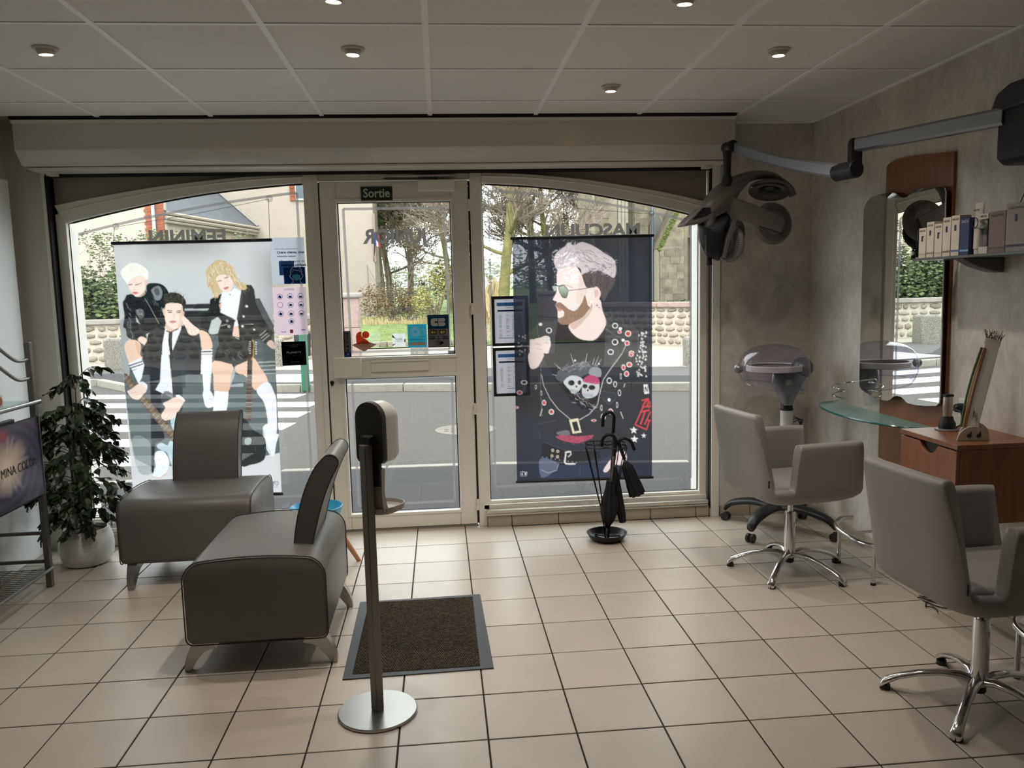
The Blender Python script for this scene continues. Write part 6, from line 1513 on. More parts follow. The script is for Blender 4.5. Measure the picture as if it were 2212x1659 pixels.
def draw_rocker():
    P = Print(((1106, 513), (1408, 508), (1116, 1040), (1408, 1030)), 210, 360, '#2a2e3a')
    E = lambda: P.at(1100, 500, 3.4); F = lambda: P.at(1100, 760, 3.281)
    E().strokes(60, [(60, 120), (300, 200), (200, 300)], 60, 60, 80, ['#4d515c', '#3a3e49'], 16, .12)
    P.poly([(140, 720), (200, 660), (205, 640), (300, 640), (350, 622), (350, 700), (330, 960), (130, 960)], '#3c3d42', smooth=False).poly([(680, 555), (720, 585), (770, 648), (870, 660), (940, 700), (952, 800), (960, 960), (690, 960), (700, 720), (690, 680)], '#3d3d42', smooth=False)
    P.poly([(350, 650), (430, 655), (440, 705), (500, 762), (580, 780), (640, 765), (705, 670), (700, 760), (690, 960), (330, 960), (330, 760)], '#191b21', smooth=False)
    P.poly([(445, 650), (590, 545), (600, 500), (660, 480), (680, 560), (707, 660), (640, 762), (580, 780), (500, 762), (438, 700)], '#e8d2cf').poly([(445, 650), (560, 590), (600, 520), (600, 560), (540, 640), (470, 700)], '#bf9a90', .6)
    P.poly([(525, 300), (560, 265), (650, 265), (740, 280), (772, 320), (762, 380), (720, 440), (690, 492), (660, 430), (620, 390), (570, 425), (550, 380), (525, 330)], '#544a4d').strokes(60, [(560, 330), (650, 350), (740, 360)], 26, 30, 100, ['#3a3236', '#75686b', '#2b2529'], 4, .6)
    P.poly([(350, 268), (400, 248), (480, 238), (525, 300), (560, 390), (620, 395), (655, 440), (640, 490), (600, 502), (590, 540), (530, 602), (440, 642), (360, 622), (350, 580), (350, 552), (333, 520), (346, 495), (316, 480), (340, 430), (344, 380)], '#efdad7').poly([(500, 300), (560, 390), (560, 450), (520, 520), (480, 480), (500, 400)], '#dfc1bb', .5)
    P.poly([(605, 410), (640, 388), (667, 430), (652, 480), (610, 507), (590, 482)], '#ecd3cf').poly([(620, 420), (642, 408), (650, 440), (630, 470)], '#c99d94', .6).ell((601, 494), 5, 5, '#ffffff')
    P.poly([(335, 515), (370, 500), (430, 548), (480, 560), (530, 500), (550, 448), (572, 520), (588, 540), (540, 602), (470, 642), (420, 662), (370, 657), (350, 622), (392, 602), (396, 566), (350, 542)], '#92725f').strokes(70, [(370, 630), (440, 620), (520, 570), (560, 500)], 16, 20, 110, ['#6d5244', '#b3937e', '#7d6152'], 3.5, .6).poly([(346, 546), (388, 552), (370, 564), (350, 560)], '#c98f88').strokes(12, [(340, 512), (420, 540)], 6, 22, 20, ['#7d6152'], 4)
    P.poly([(310, 380), (335, 374), (346, 400), (326, 418)], '#aab0ab').poly([(358, 380), (395, 376), (428, 410), (416, 466), (385, 462), (362, 420)], '#b9c0bb', col2='#646b58').line([(312, 378), (345, 378), (360, 382), (400, 374)], '#2b2a2d', 7).line([(426, 414), (520, 405), (622, 388)], '#4a4548', 5).line([(358, 382), (362, 420), (385, 462), (416, 466), (428, 410), (395, 376)], '#3d3b3e', 4)
    P.line([(380, 372), (430, 380), (460, 395)], '#a98a80', 6, .7)
    P.poly([(324, 195), (345, 138), (400, 98), (432, 68), (470, 90), (520, 66), (580, 78), (640, 108), (700, 148), (762, 188), (782, 260), (766, 322), (720, 300), (650, 270), (560, 282), (525, 302), (520, 260), (480, 240), (400, 250), (355, 268), (330, 230)], '#cfbfc3')
    P.strokes(60, [(350, 200), (420, 150), (470, 180)], 22, 60, -60, ['#a8939a', '#e9dfe2', '#bba9ae'], 5, .6).strokes(90, [(470, 140), (600, 150), (720, 220), (560, 240)], 22, 80, 24, ['#5d5158', '#ece3e6', '#8b7a82', '#d9ccd0'], 5, .65).strokes(40, [(560, 250), (700, 250), (760, 280)], 14, 50, 150, ['#ece3e6', '#5d5158', '#cbbcc1'], 5, .7)
    for k in range(26):
        x = 420 + k * 14; y = 78 + max(0, k - 8) * 7.5 + P.rs.randn() * 4; P.line([(x, y + 20), (x + 8 + P.rs.randn() * 5, y - 14)], '#dccfd3', 4, .8, 1)
    P.star((640, 522), 9, '#6d5f66').star((657, 540), 9, '#8d7f86')
    P.poly([(140, 790), (175, 770), (230, 755), (270, 745), (300, 790), (292, 840), (275, 880), (220, 902), (216, 960), (138, 960)], '#ecd8d4')
    for a, b in (((190, 800), (235, 815)), ((195, 835), (240, 850)), ((205, 870), (250, 880)), ((240, 765), (275, 800))): P.line([a, b], '#c6a39d', 4)
    P.line([(200, 665), (212, 760)], '#62636a', 4).line([(690, 690), (740, 720), (870, 790)], '#62636a', 4).line([(940, 700), (950, 950)], '#5a5b62', 5).line([(860, 800), (790, 950)], '#b9b4a8', 5).line([(740, 715), (800, 870), (740, 960)], '#55565c', 3)
    P.poly([(140, 700), (70, 900), (90, 960), (140, 960)], '#34363b', .9)
    for c, r, red in (((287, 705), 22, 0), ((773, 672), 22, 0), ((870, 730), 24, 1), ((772, 792), 24, 0), ((862, 800), 20, 1), ((740, 865), 23, 0), ((895, 876), 22, 1), ((272, 768), 24, 2), ((806, 718), 14, 1)): P.ring(c, r, r * .95, '#c8434d' if red == 1 else '#e3cfcb' if red == 2 else None)
    for c in ((225, 660), (832, 778), (812, 694)): P.ell(c, 13, 11, '#e9e7e5')
    for k in range(44):
        x, y = 945 + P.rs.rand() * 55, 700 + P.rs.rand() * 250; P.poly([(x, y - 9), (x + 16, y), (x, y + 9)], '#d9d7d4', .9, smooth=False)
    for k in range(16):
        x, y = 60 + P.rs.rand() * 70, 720 + P.rs.rand() * 230; P.poly([(x, y - 8), (x + 12, y), (x, y + 8)], '#aeb0b3', .8, smooth=False)
    F().poly([(40, 0), (215, 60), (215, 120), (330, 190), (430, 330), (545, 428), (640, 300), (660, 150), (800, -10), (960, -10), (985, 250), (992, 540), (880, 640), (600, 665), (340, 580), (205, 560), (200, 480), (60, 420)], '#2c2e33', smooth=False).poly([(215, -10), (650, -10), (640, 300), (545, 424), (430, 325), (330, 190)], '#1a1c21', smooth=False)
    P.poly([(135, -10), (238, -10), (215, 60), (185, 96), (145, 92)], '#e6d2ce')
    P.poly([(335, 130), (350, 108), (420, 80), (470, 62), (540, 48), (577, 90), (560, 130), (520, 152), (500, 160), (430, 150), (370, 195), (325, 170)], '#55565c').strokes(60, [(350, 130), (450, 90), (550, 90)], 18, 46, -30, ['#9a9ba1', '#1b1c20', '#7b7c82'], 4, .8)
    P.poly([(380, 192), (430, 150), (500, 163), (522, 200), (500, 240), (480, 268), (440, 278), (420, 250), (400, 230)], '#c4c4c8').ell((435, 202), 24, 19, '#16171b').ell((492, 200), 13, 16, '#16171b').ell((470, 228), 6, 8, '#16171b').poly([(580, 90), (640, 100), (640, 160), (560, 140)], '#8f8f95').poly([(518, 200), (570, 188), (627, 190), (630, 260), (600, 302), (540, 312), (510, 280)], '#bfbfc4').ell((531, 226), 18, 16, '#16171b').ell((580, 236), 24, 18, '#16171b').ell((552, 256), 6, 9, '#16171b').poly([(522, 172), (560, 148), (600, 153), (630, 175), (626, 212), (524, 196)], '#b0476e')
    for k in range(9): P.line([(430 + k * 7, 246 + k * 1.5), (430 + k * 7, 270)], '#2b2c31', 2.4).line([(518 + k * 9, 276 + k), (518 + k * 9, 304)], '#2b2c31', 2.4)
    P.strokes(60, [(440, 290), (520, 330), (580, 390)], 16, 34, 15, ['#c2c2c7', '#5b5b62', '#7a3a58', '#1a1c21'], 4, .8)
    for a, b in (((450, 60), (428, -8)), ((535, 48), (548, -10)), ((358, 102), (315, 62)), ((600, 80), (630, 10)), ((612, 84), (650, 30)), ((585, 74), (600, 20)), ((330, 150), (300, 140))): P.line([a, b], '#c9c9cd', 4, 1, 1.5)
    P.star((460, 42), 12, '#d9d9dd').star((630, 66), 9, '#d9d9dd')
    P.line([(222, 140), (240, 222), (282, 312), (342, 392), (428, 466)], '#b9b6ac', 5).line([(490, 470), (560, 430), (620, 360), (640, 262), (662, 178), (722, 90), (795, -6)], '#b9b6ac', 6).line([(222, 80), (215, 200), (228, 440)], '#77787d', 3)
    P.poly([(650, 260), (748, 275), (748, 320), (705, 362), (655, 320)], '#33353a').line([(650, 260), (748, 275), (748, 320), (705, 362), (655, 320)], '#55575d', 3)
    for c, rx, ry, red in (((848, 72), 21, 20, 1), ((828, 138), 18, 21, 1), ((862, 2), 18, 14, 1), ((704, 187), 19, 23, 0), ((746, 212), 13, 22, 0), ((806, 92), 15, 22, 1), ((777, 275), 11, 24, 0), ((787, 155), 7, 22, 0), ((648, 383), 8, 22, 0), ((760, 363), 8, 22, 0), ((714, 410), 18, 22, 1), ((662, 448), 18, 23, 1), ((293, 411), 19, 21, 1), ((242, 345), 15, 21, 1), ((70, 271), 21, 16, 1), ((102, 198), 23, 16, 0), ((50, 378), 14, 9, 1), ((594, 474), 20, 8, 1), ((223, 275), 6, 18, 0), ((184, 232), 7, 16, 0), ((668, 590), 8, 8, 0)):
        P.ring((c[0], c[1]), rx, ry, '#c8434d' if red else None)
    P.ell((703, 325), 10, 13, '#e9e7e5')
    for a, b in (((785, 412), (803, 460)), ((228, 390), (214, 440)), ((816, 210), (808, 232))): P.line([a, b], '#c4c2bd', 6)
    P.poly([(418, 470), (482, 457), (507, 562), (444, 570)], '#dcd2b8', smooth=False).poly([(437, 487), (474, 479), (492, 548), (456, 555)], '#23252a', smooth=False)
    P.line([(205, 500), (330, 470)], '#4b4d52', 5).line([(205, 560), (215, 600)], '#4b4d52', 5).poly([(330, 560), (410, 545), (420, 580), (350, 580)], '#77757a', .8)
    P.poly([(325, 590), (400, 580), (480, 590), (592, 580), (560, 610), (480, 640), (400, 628), (350, 612)], '#a4485f').strokes(70, [(340, 600), (460, 625), (575, 595)], 14, 14, 90, ['#c05a74', '#2c2e33', '#8a3c52'], 4, .8)
    P.poly([(235, 628), (400, 690), (620, 690), (645, 740), (460, 795), (350, 795), (218, 748)], '#1e2025', smooth=False).line([(240, 632), (400, 694), (620, 694)], '#4d4f55', 4).line([(222, 742), (350, 785), (440, 790)], '#4d4f55', 4)
    P.poly([(215, 752), (350, 798), (600, 795), (780, 690), (745, 900), (215, 900)], '#31374b', smooth=False).poly([(215, 752), (335, 785), (310, 850), (222, 890)], '#60657a', .9)
    P.line([(345, 790), (330, 840), (270, 858), (220, 835)], '#9fa2aa', 4).line([(495, 795), (495, 890)], '#454b5f', 4)
    for c in ((303, 692), (338, 700), (297, 733), (337, 740)): P.ell(c, 10, 11, '#cdbda5').ell(c, 5, 5, '#5d5347')
    for k in range(9): P.ell((232 + k * 30, 742 + k * 5), 4, 5, '#83858b')
    P.line([(430, 702), (396, 706), (388, 780), (398, 792), (462, 792)], '#d6d5d2', 11).line([(430, 702), (432, 722), (412, 740)], '#d6d5d2', 7)
    P.poly([(665, 852), (668, 825), (720, 752), (772, 700), (815, 700), (830, 750), (800, 800), (735, 800), (692, 850)], '#dfc9c8').line([(720, 790), (760, 740)], '#b89a98', 4)
    P.poly([(950, 214), (980, 214), (992, 280), (955, 283)], '#e6e4e2', smooth=False).line([(962, 268), (962, 230), (978, 266), (978, 228)], '#2b2c31', 6)
    P.line([(946, 378), (890, 506), (972, 542), (995, 470)], '#cf4550', 10).line([(946, 378), (1000, 372)], '#cf4550', 10).line([(938, 412), (992, 400)], '#cf4550', 12).line([(962, 406), (930, 502)], '#cf4550', 12).line([(1000, 412), (958, 506)], '#cf4550', 10).line([(972, 470), (1000, 478)], '#cf4550', 8)
    P.line([(940, 330), (985, 318), (960, 345), (945, 368)], '#cf4550', 12).line([(990, 330), (972, 372)], '#cf4550', 10).line([(998, 340), (990, 385)], '#cf4550', 9)
    P.star((880, 546), 30, '#e4e2e1').star((885, 612), 30, '#e4e2e1').star((952, 586), 20, '#e4e2e1')
    for k in range(34):
        x, y = 895 + P.rs.rand() * 75, -5 + P.rs.rand() * 160; P.poly([(x - 7, y + 7), (x, y - 9), (x + 9, y + 7)], '#d9d7d4', .9, smooth=False)
    P.line([(78, 850), (120, 850), (120, 880), (78, 880), (78, 850)], '#b9bcc4', 3).line([(88, 860), (88, 872)], '#e6e6ea', 6).line([(110, 858), (110, 872)], '#e6e6ea', 6)
    return P

def banner(label, P, corners, gain, cup_z, rodm, y=4.872, opac=.93, tr=.66):
    t = thing('hanging_banner', label, 'banner', (0, 0, 0))
    link('printed_cloth', print_mesh('printed_cloth', P, corners, .0012, gain), film_mat('banner_cloth%d' % len(P.grid()), '#ffffff', opac, tr, True), t)
    tl, tr_, bl, br = [Vector(c) for c in corners]
    MB().tube([tl + Vector((-.012, 0, .006)), tr_ + Vector((.012, 0, .006))], .0095, 10).build('top_rod', rodm, t)
    MB().tube([bl + Vector((-.008, 0, -.004)), br + Vector((.008, 0, -.004))], .010, 10).build('bottom_rod', rodm, t)
    for p, (cx, cz) in ((tl, cup_z[0]), (tr_, cup_z[1])):
        MB().lathe([(.003, -.022), (.006, -.018), (.008, -.008), (.019, -.003), (.021, 0)], 22, (cx, 4.974, cz), (0, 1, 0)).build('suction_cup', pane_mat('clear_vinyl', (.86, .86, .86), .25, .1), t)
        MB().tube([(cx, 4.955, cz - .006), p + Vector((0, 0, .012))], .0016, 5).build('cord', M_black, t)
    c0, c1 = cup_z
    MB().tube([(c0[0], 4.955, c0[1] - .004), ((c0[0] + c1[0]) / 2, 4.955, (c0[1] + c1[1]) / 2 - .012), (c1[0], 4.955, c1[1] - .004)], .0013, 5).build('cord', M_black, t)
    return t
banner('tall pale banner printed with three fashion models and guitars, hanging in the left window', draw_trio(),
       [(-1.88, 4.87, 1.815), (-.99, 4.87, 1.818), (-1.885, 4.87, .312), (-1.008, 4.87, .29)], 1.0, ((-1.90, 1.925), (-1.0, 2.075)), mat('dark_rod', '#1c1a22', .5))
banner('dark banner printed with a bearded man in sunglasses, hanging in the right window', draw_rocker(),
       [(.452, 4.87, 1.80), (1.318, 4.87, 1.802), (.446, 4.87, .298), (1.313, 4.87, .288)], 1.0, ((.43, 2.045), (1.345, 1.95)), mat('black_rod', '#0a0a0c', .4), tr=.62, opac=.93)

# ---- grey lettering and frame lines on the outside of the glass
GY = 4.983
M_vinyl = film_mat('grey_vinyl', '#8f8b88', .88, .62)
M_line = film_mat('frosted_line', '#8d8a8c', .75, .45)
def glass_text(label, body, x, z, h, w, sp=1.0, bold=.012):
    me = text_mesh(body, h * 1.38, .0003, bold * h, True, width=w)
    o = link('window_lettering', me, M_vinyl, None, False); o.location = (x, GY + .002, z); tag(o, label, 'lettering'); return o
glass_text('large mirrored grey FEMININ lettering on the left window glass', 'FEMININ', -1.495, 1.853, .086, .447, bold=.05)
glass_text('large mirrored grey JUNIOR lettering on the door glass', 'JUNIOR', -.258, 1.836, .086, .402, bold=.05)
glass_text('large mirrored grey MASCULIN lettering on the right window glass', 'MASCULIN', .973, 1.850, .080, .60, bold=.05)
hrs = thing('window_lettering', 'small mirrored grey opening hours lettering in the middle of the door glass', 'lettering', (-.232, GY + .002, 0))
for body, z, h, w in (('HORAIRES', 1.643, .026, .21), ('MARDI au VENDREDI', 1.545, .034, .285), ('9h00 - 19h00', 1.485, .034, .185), ('SAMEDI', 1.392, .034, .11), ('9h00 - 16h00', 1.335, .032, .185)):
    text('text_line', body, h * 1.38, M_vinyl, hrs, loc=(0, 0, z), mirror=True, extrude=.0003, bold=.0006, width=w)
MB().box(-.13, .12, 0, .0006, 1.599, 1.602).build('rule', M_vinyl, hrs, smooth=False); MB().box(-.05, .05, 0, .0006, 1.440, 1.443).build('rule', M_vinyl, hrs, smooth=False)
def frame_line(label, segs):
    b = MB()
    for (x0, z0, x1, z1) in segs:
        d = Vector((x1 - x0, 0, z1 - z0)).normalized(); n_ = Vector((-d.z, 0, d.x)) * .008; a, c = Vector((x0, GY + .001, z0)), Vector((x1, GY + .001, z1))
        b.add([a - n_, c - n_, c + n_, a + n_], [(0, 1, 2, 3)])
    tag(b.build('frame_line', M_line, None, smooth=False, normals=False), label, 'decal')
a1 = [(p.x, p.z) for p in arch_pts([(-2.12, 1.885), (-1.9, 1.938), (-1.592, 2.0), (-1.268, 2.055), (-.942, 2.098), (-.838, 2.108)])]
frame_line('thin grey frame line running round the left window glass', [(*a, *b) for a, b in zip(a1, a1[1:])] + [(-.838, 2.108, -.842, .24), (-2.12, .24, -.842, .24)])
a2 = [(p.x, p.z) for p in arch_pts([(.32, 2.105), (.593, 2.083), (.91, 2.043), (1.261, 1.976), (1.468, 1.93), (1.60, 1.897)])]
frame_line('thin grey frame line running round the right window glass', [(*a, *b) for a, b in zip(a2, a2[1:])] + [(.32, 2.105, .316, .24), (1.60, 1.897, 1.602, .24), (.316, .24, 1.602, .24)])
frame_line('thin grey frame line in the upper pane of the door', [(-.566, 2.008, .05, 2.008), (-.566, 2.008, -.556, 1.135), (.05, 2.008, .052, 1.135), (-.556, 1.135, .052, 1.135)])
frame_line('thin grey frame line in the lower pane of the door', [(-.562, .948, .06, .948), (-.562, .948, -.556, .16), (.06, .948, .052, .16), (-.556, .16, .052, .16)])

# ---- papers and stickers
def card(name, label, cat, x0, x1, z0, z1, col, y=GY - .012, opac=.95, tr=.35, group=None, th=.0006):
    t = thing(name, label, cat, ((x0 + x1) / 2, y, (z0 + z1) / 2), 0, group)
    MB().box(-(x1 - x0) / 2, (x1 - x0) / 2, 0, th, -(z1 - z0) / 2, (z1 - z0) / 2).build('sheet', film_mat('sheet' + col + str(opac), col, opac, tr), t, smooth=False)
    return t
def ink(t, name, x0, x1, z0, z1, col, d=.0012, opac=1.):
    return MB().box(x0, x1, -d, -d + .0003, z0, z1).build(name, film_mat('ink' + col, col, opac, .5), t, smooth=False)
def itext(t, body, x, z, h, col, w=None, d=.0016, mirror=False, bold=0., rot=None):
    return text('text_line', body, h * 1.38, film_mat('ink' + col, col, 1., .5), t, loc=(x, -d, z), extrude=.0002, width=w, mirror=mirror, bold=bold, rot=rot)
# face mask notice
c = card('notice', 'blue notice with a masked face drawing, upper of two papers beside the pale banner', 'notice', -1.010, -.808, 1.562, 1.843, '#d0d2d8', tr=.75)
itext(c, 'Chère cliente, cher', .018, .052, .0145, '#1d64a8', .165, bold=.0006); itext(c, 'Pour la santé de', .028, -.002, .0145, '#26364e', .142); itext(c, 'masque obligat', .032, -.024, .0145, '#1b2440', .15, bold=.0006)
itext(c, 'Chère cliente, cher client,', -.01, .073, .010, '#6a7fa8', .14, mirror=True); itext(c, 'masque obligatoire', -.008, .029, .010, '#59606e', .11, mirror=True, bold=.0003)
ink(c, 'blue_panel', -.055, .035, -.085, .0, '#5f86bd', .0010); ink(c, 'blue_panel', -.03, .098, -.138, -.038, '#1c4f94', .0014)
b = MB()
fx, fz = .045, -.088
b.tube([(fx + .034 * math.cos(a), -.0022, fz + .018 + .038 * math.sin(a)) for a in [-.35 + (PI + .7) * k / 20 for k in range(21)]], .0022, 5)
b.tube([(fx - .024, -.0022, fz + .02), (fx - .018, -.0022, fz + .036), (fx + .006, -.0022, fz + .03), (fx + .016, -.0022, fz + .034), (fx + .026, -.0022, fz + .02)], .0018, 5)
for s in (-1, 1): b.tube([(fx + s * .033, -.0022, fz + .006), (fx + s * .041, -.0022, fz), (fx + s * .033, -.0022, fz - .014), (fx + s * .022, -.0022, fz - .026), (fx + s * .022, -.0022, fz - .042), (fx + s * .036, -.0022, fz - .05)], .0022, 5)
b.build('face_outline', film_mat('ink#eef3f8', '#eef3f8', 1, .3), c)
MB().prism([(-.024, .002), (0, .008), (.024, .002), (.022, -.022), (0, -.032), (-.022, -.022)], (fx, -.0024, fz), (1, 0, 0), (0, 0, 1), (0, .0006, 0)).build('mask_drawing', film_mat('ink#58b8d8', '#58b8d8', 1, .3), c, smooth=False)
# hygiene rules sheet
c = card('notice', 'pale pink notice with ten round blue pictograms, lower of two papers beside the banner', 'notice', -1.013, -.812, 1.253, 1.545, '#e2d6dc', tr=.75)
itext(c, 'GENIEUX', 0, .132, .011, '#6b7390', .06, mirror=True)
k = 0
for (x, z) in [(-.058, .090), (.004, .090), (.066, .090), (-.058, .040), (.004, .040), (.066, .040), (-.058, -.014), (.004, -.014), (.066, -.014), (.004, -.062)]:
    p = MB().tube([(x + .0165 * math.cos(a), -.0014, z + .0165 * math.sin(a)) for a in [2 * PI * i / 20 for i in range(20)]], .0012, 4, closed=True)
    if k != 3: p.prism([(-.009, -.009), (.008, -.010), (.010, .002), (.0, .010 - (k % 3) * .004), (-.008, .004)], (x, -.0012, z), (1, 0, 0), (0, 0, 1), (0, .0003, 0))
    p.build('pictogram', film_mat('ink#5f86bd', '#5f86bd', 1, .3), c, smooth=False); k += 1
    itext(c, 'lorem'[0:0] or '....', x, z - .022, .004, '#8d8797', .03)
ink(c, 'stamp', -.008, .010, -.134, -.112, '#c46a72'); ink(c, 'stamp', -.06, -.03, -.128, -.124, '#7a809a'); ink(c, 'stamp', .06, .085, -.118, -.114, '#7a809a')
# black booking sticker
c = card('sticker', 'square black sticker lettered PLANITY on the left window', 'sticker', -.978, -.832, 1.066, 1.213, '#08080a', opac=1., tr=.0)
itext(c, 'PLANITY', 0, .006, .0125, '#d8d8d8', .088, bold=.0002); itext(c, 'vous pouvez prendre rendez-vous', 0, .053, .0045, '#a9a9a9', .10); itext(c, 'en ligne sur', 0, .043, .0045, '#a9a9a9', .05); ink(c, 'rule', -.045, -.03, -.012, -.0112, '#a9a9a9'); ink(c, 'rule', -.008, .012, -.012, -.0112, '#a9a9a9'); ink(c, 'rule', .03, .048, -.012, -.0112, '#a9a9a9'); ink(c, 'rule', -.028, .03, -.053, -.0515, '#a9a9a9')
# door stickers
c = card('sticker', 'narrow grey and blue sticker lettered tirez down the left edge of the door glass', 'sticker', -.600, -.556, 1.110, 1.268, '#5d5a5c', opac=1., tr=.05)
for ch, z in zip('tirez', (.060, .036, .012, -.014, -.040)): itext(c, ch, .002, z, .018, '#141416', bold=.0008)
ink(c, 'blue_foot', -.022, .022, -.079, -.052, '#1d3a78'); MB().tube([(-.006, -.0018, -.072), (.0, -.0018, -.06), (.008, -.0018, -.062), (.002, -.0018, -.070)], .0014, 4).build('hand_mark', film_mat('ink#d8d8d8', '#d8d8d8', 1, .3), c)
c = thing('sticker', 'red round-headed emblem sticker over a brown diamond, lower left on the door glass', 'sticker', (-.478, GY - .012, 1.205))
M_rd = film_mat('sticker_red', '#c8553f', .96, .45); M_br = film_mat('sticker_brown', '#a08068', .92, .4)
MB().prism([(-.075, -.025), (0, .002), (.078, -.025), (0, -.068)], (0, 0, 0), (1, 0, 0), (0, 0, 1), (0, .0006, 0)).build('diamond', M_br, c, smooth=False)
bd_ = [(-.044, -.022), (-.046, .028), (-.040, .046), (-.026, .056), (-.008, .056)] + [(-.002 + .030 * math.cos(a) * .0 + .0, .056) for a in ()] + [(-.012, .044), (-.010, .030), (.0, .018), (.012, .010), (.026, .0), (.034, -.012), (.036, -.022)]
MB().prism(bd_, (0, -.0008, 0), (1, 0, 0), (0, 0, 1), (0, .0006, 0)).build('figure_body', M_rd, c, smooth=False)
MB().lathe([(.0225, 0), (.0225, .0006)], 28, (.014, -.0008, .037), (0, 1, 0)).build('figure_head', M_rd, c, smooth=False)
itext(c, 'ARTISAN', 0, -.030, .008, '#8d6a55', .062, mirror=True); itext(c, 'CAPITAL', 0, -.041, .008, '#8d6a55', .062, mirror=True)
MB().box(.036, .104, .002, .0024, -.02, .05).build('clear_backing', film_mat('clear_film', '#cfe0c9', .22, .5), c, smooth=False)
c = card('sticker', 'small white card with thin grey handwriting on the door glass, left of the turquoise sticker', 'sticker', -.302, -.222, 1.160, 1.243, '#e4e6e6', opac=.9, tr=.7)
itext(c, 'fidélité', 0, .008, .011, '#7f8688', .045, mirror=True); itext(c, '01 12 83 17', 0, -.006, .009, '#7f8688', .05, mirror=True); ink(c, 'edge_mark', .034, .042, -.012, .006, '#6f7375')
MB().prism([(-.040, .038), (-.018, .010), (-.040, .020)], (0, -.0014, 0), (1, 0, 0), (0, 0, 1), (0, .0004, 0)).prism([(-.040, -.034), (-.014, -.018), (-.04, -.026)], (0, -.0014, 0), (1, 0, 0), (0, 0, 1), (0, .0004, 0)).build('dark_streaks', film_mat('ink#565c60', '#565c60', 1, .3), c, smooth=False)
c = card('sticker', 'turquoise sticker with a white daisy on the door glass', 'sticker', -.206, -.088, 1.153, 1.298, '#4fb3c4', opac=.97, tr=.55)
b = MB()
for k in range(18):
    a = 2 * PI * k / 18; d = Vector((math.cos(a), 0, math.sin(a))); s_ = Vector((-d.z, 0, d.x)) * .0028; o_ = Vector((-.012, -.0014, .026)); b.add([o_ + d * .012 - s_ * .5, o_ + d * .031 - s_, o_ + d * .034, o_ + d * .031 + s_, o_ + d * .012 + s_ * .5], [(0, 1, 2, 3, 4)])
stuff(b.build('daisy_petals', film_mat('ink#e6f1f2', '#e6f1f2', 1, .5), c, smooth=False, normals=False))
itext(c, "J'", .040, .028, .026, '#e6f1f2', .022, mirror=True, bold=.001); ink(c, 'peach_band', -.05, .05, -.058, -.040, '#d8b59c'); itext(c, 'la vie locale', 0, -.049, .010, '#f4eee6', .085, mirror=True); ink(c, 'blue_line', .012, .045, -.008, -.004, '#9fd0d6'); ink(c, 'blue_line', -.045, .045, -.024, -.021, '#3c9db0')
c = card('sticker', 'dark blue and grey bank card sticker lettered CB at the right of the door glass', 'sticker', -.081, .052, 1.150, 1.354, '#4a4b55', opac=1., tr=.5)
ink(c, 'teal_panel', -.058, .058, .018, .094, '#1d5778'); ink(c, 'grey_panel', -.060, .062, -.098, .012, '#8b898c')
b = MB(); b.prism([(-.046, .045), (-.041, .034), (-.03, .031), (-.008, .031), (-.004, .034), (-.004, .050), (-.022, .050), (-.022, .061), (-.004, .061), (-.004, .077), (-.008, .080), (-.03, .080), (-.041, .077), (-.046, .066)], (0, -.0018, 0), (1, 0, 0), (0, 0, 1), (0, .0004, 0))
b.prism([(.0, .031), (.034, .031), (.043, .036), (.043, .048), (.037, .054), (.0, .054)], (0, -.0018, 0), (1, 0, 0), (0, 0, 1), (0, .0004, 0)).prism([(.0, .057), (.037, .057), (.043, .063), (.043, .075), (.034, .080), (.0, .080)], (0, -.0018, 0), (1, 0, 0), (0, 0, 1), (0, .0004, 0))
b.build('emblem', film_mat('ink#c9c6c0', '#c9c6c0', 1, .3), c, smooth=False)
for x0, cc in ((-.050, '#3b3a36'), (.006, '#1f3f78')):
    ink(c, 'card_logo', x0, x0 + .038, -.020, .006, cc)
    for dx, cl in ((.013, '#c9b877'), (.025, '#b9a04e')): MB().lathe([(.009, 0), (.009, .0004)], 18, (x0 + dx, -.0022, -.007), (0, 1, 0)).build('card_circle', film_mat('ink' + cl, cl, 1, .3), c, smooth=False)
itext(c, 'VISA', -.040, -.037, .011, '#1c2c5c', .034, bold=.0003); itext(c, 'V', -.002, -.034, .010, '#1c2c5c', bold=.0004); itext(c, 'VISA', .042, -.037, .011, '#1c2c5c', .032, bold=.0003)
for x0, x1 in ((-.058, -.022), (-.012, .008), (.022, .060)): ink(c, 'blue_bar', x0, x1, -.050, -.045, '#27417f')
MB().tube([(.0 + .020 * math.cos(a), -.0018, -.073 + .014 * math.sin(a)) for a in [2 * PI * i / 22 for i in range(22)]], .0012, 4, closed=True).tube([(-.008, -.0018, -.066), (-.003, -.0018, -.073), (-.008, -.0018, -.080)], .0012, 4).tube([(-.002, -.0018, -.064), (.004, -.0018, -.073), (-.002, -.0018, -.082)], .0012, 4).prism([(.004, -.084), (.03, -.078), (.026, -.066), (.008, -.070)], (0, -.0018, 0), (1, 0, 0), (0, 0, 1), (0, .0004, 0)).build('contactless_mark', film_mat('ink#26272c', '#26272c', 1, .3), c)
itext(c, 'Paiement sans contact', 0, -.093, .006, '#26272c', .085)
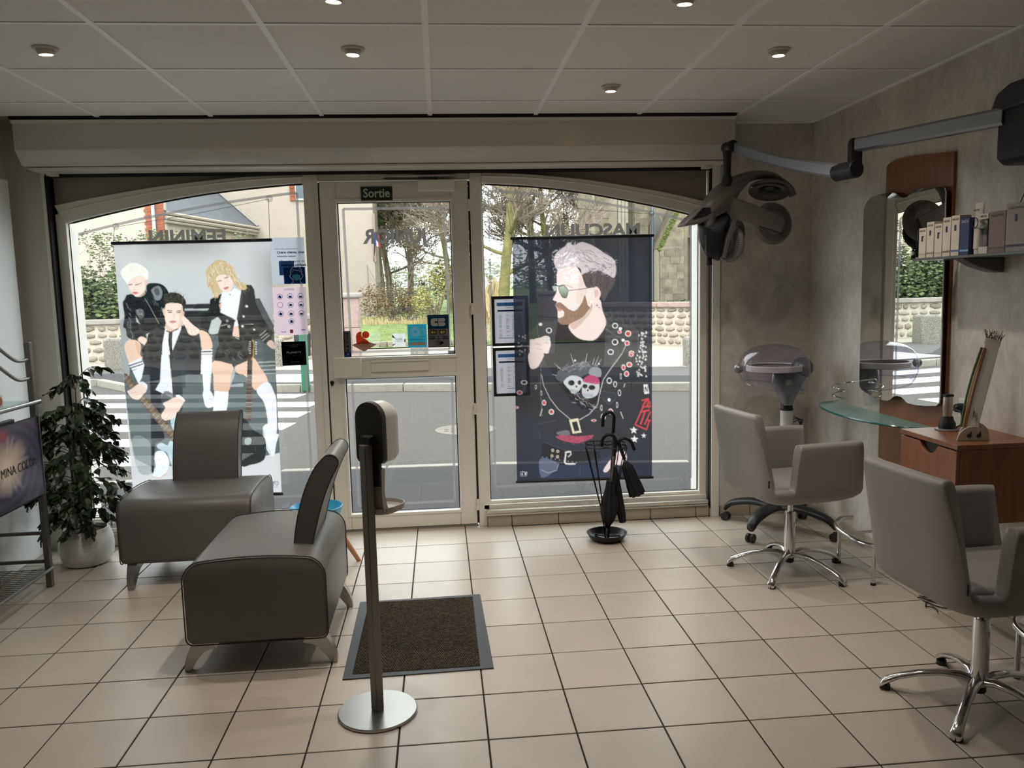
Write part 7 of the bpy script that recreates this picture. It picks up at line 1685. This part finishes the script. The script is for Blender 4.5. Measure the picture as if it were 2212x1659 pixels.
c = card('sticker', 'tiny pale sticker with three dots in the lower right corner of the door glass', 'sticker', .040, .083, 1.108, 1.128, '#c9cacb', opac=1, tr=.3)
itext(c, '((•))', 0, 0, .012, '#303236', .036)
# framed price lists
def price_list(label, z0, z1, seed):
    t = thing('price_list', label, 'notice', (.435, 4.962, (z0 + z1) / 2), 0, 'framed price lists'); h = (z1 - z0) / 2
    b = MB()
    for (xa, xb, za, zb) in ((-.115, -.097, -h, h), (.097, .115, -h, h), (-.097, .097, -h, -h + .018), (-.097, .097, h - .018, h)): b.box(xa, xb, -.003, .003, za, zb)
    b.build('black_frame', M_black, t, smooth=False)
    MB().box(-.097, .097, 0, .002, -h + .018, h - .018).build('sheet', film_mat('paper_white', '#dcdce2', .96, .5), t, smooth=False)
    ink(t, 'blue_heading', -.082, .078, h - .062, h - .040, '#6fa3d4'); ink(t, 'navy_rule', -.078, .078, h - .096, h - .086, '#3c4f78'); itext(t, 'TARIFS', .055, h - .051, .008, '#2f5f97', .03); itext(t, 'COIFFURE', 0, h - .073, .008, '#44506a', .06)
    q = random.Random(seed)
    b = MB(); z = h - .12
    while z > -h + .055:
        for x0, x1 in ((-.07, -.05), (-.025, -.005), (.012, .030), (.05, .066)):
            if q.random() < .8: b.box(x0, x1 - q.random() * .006, -.0014, -.0011, z, z + .0025)
        z -= .0085
    b.build('price_rows', film_mat('ink#9a9ca4', '#9a9ca4', 1, .4), t, smooth=False); ink(t, 'navy_rule', -.03 if seed > 1 else -.075, .075, -h + .048, -h + .051, '#5c78ad')
    return t
price_list('black framed price list, upper of the two left of the dark banner', 1.146, 1.458, 1)
price_list('black framed price list, lower of the two left of the dark banner', .828, 1.136, 2)
# exit sign
t = thing('exit_sign', 'dark green exit sign lettered Sortie above the door', 'sign', (-.357, 4.929, 2.092))
MB().box(-.094, .094, 0, .006, -.041, .041).build('board', mat('exit_green', '#10261a', .4), t, bevel=.002); text('lettering', 'Sortie', .074, mat('exit_white', '#b9c4b4', .5), t, loc=(0, -.0006, 0), width=.158, extrude=.0005, bold=.0012)
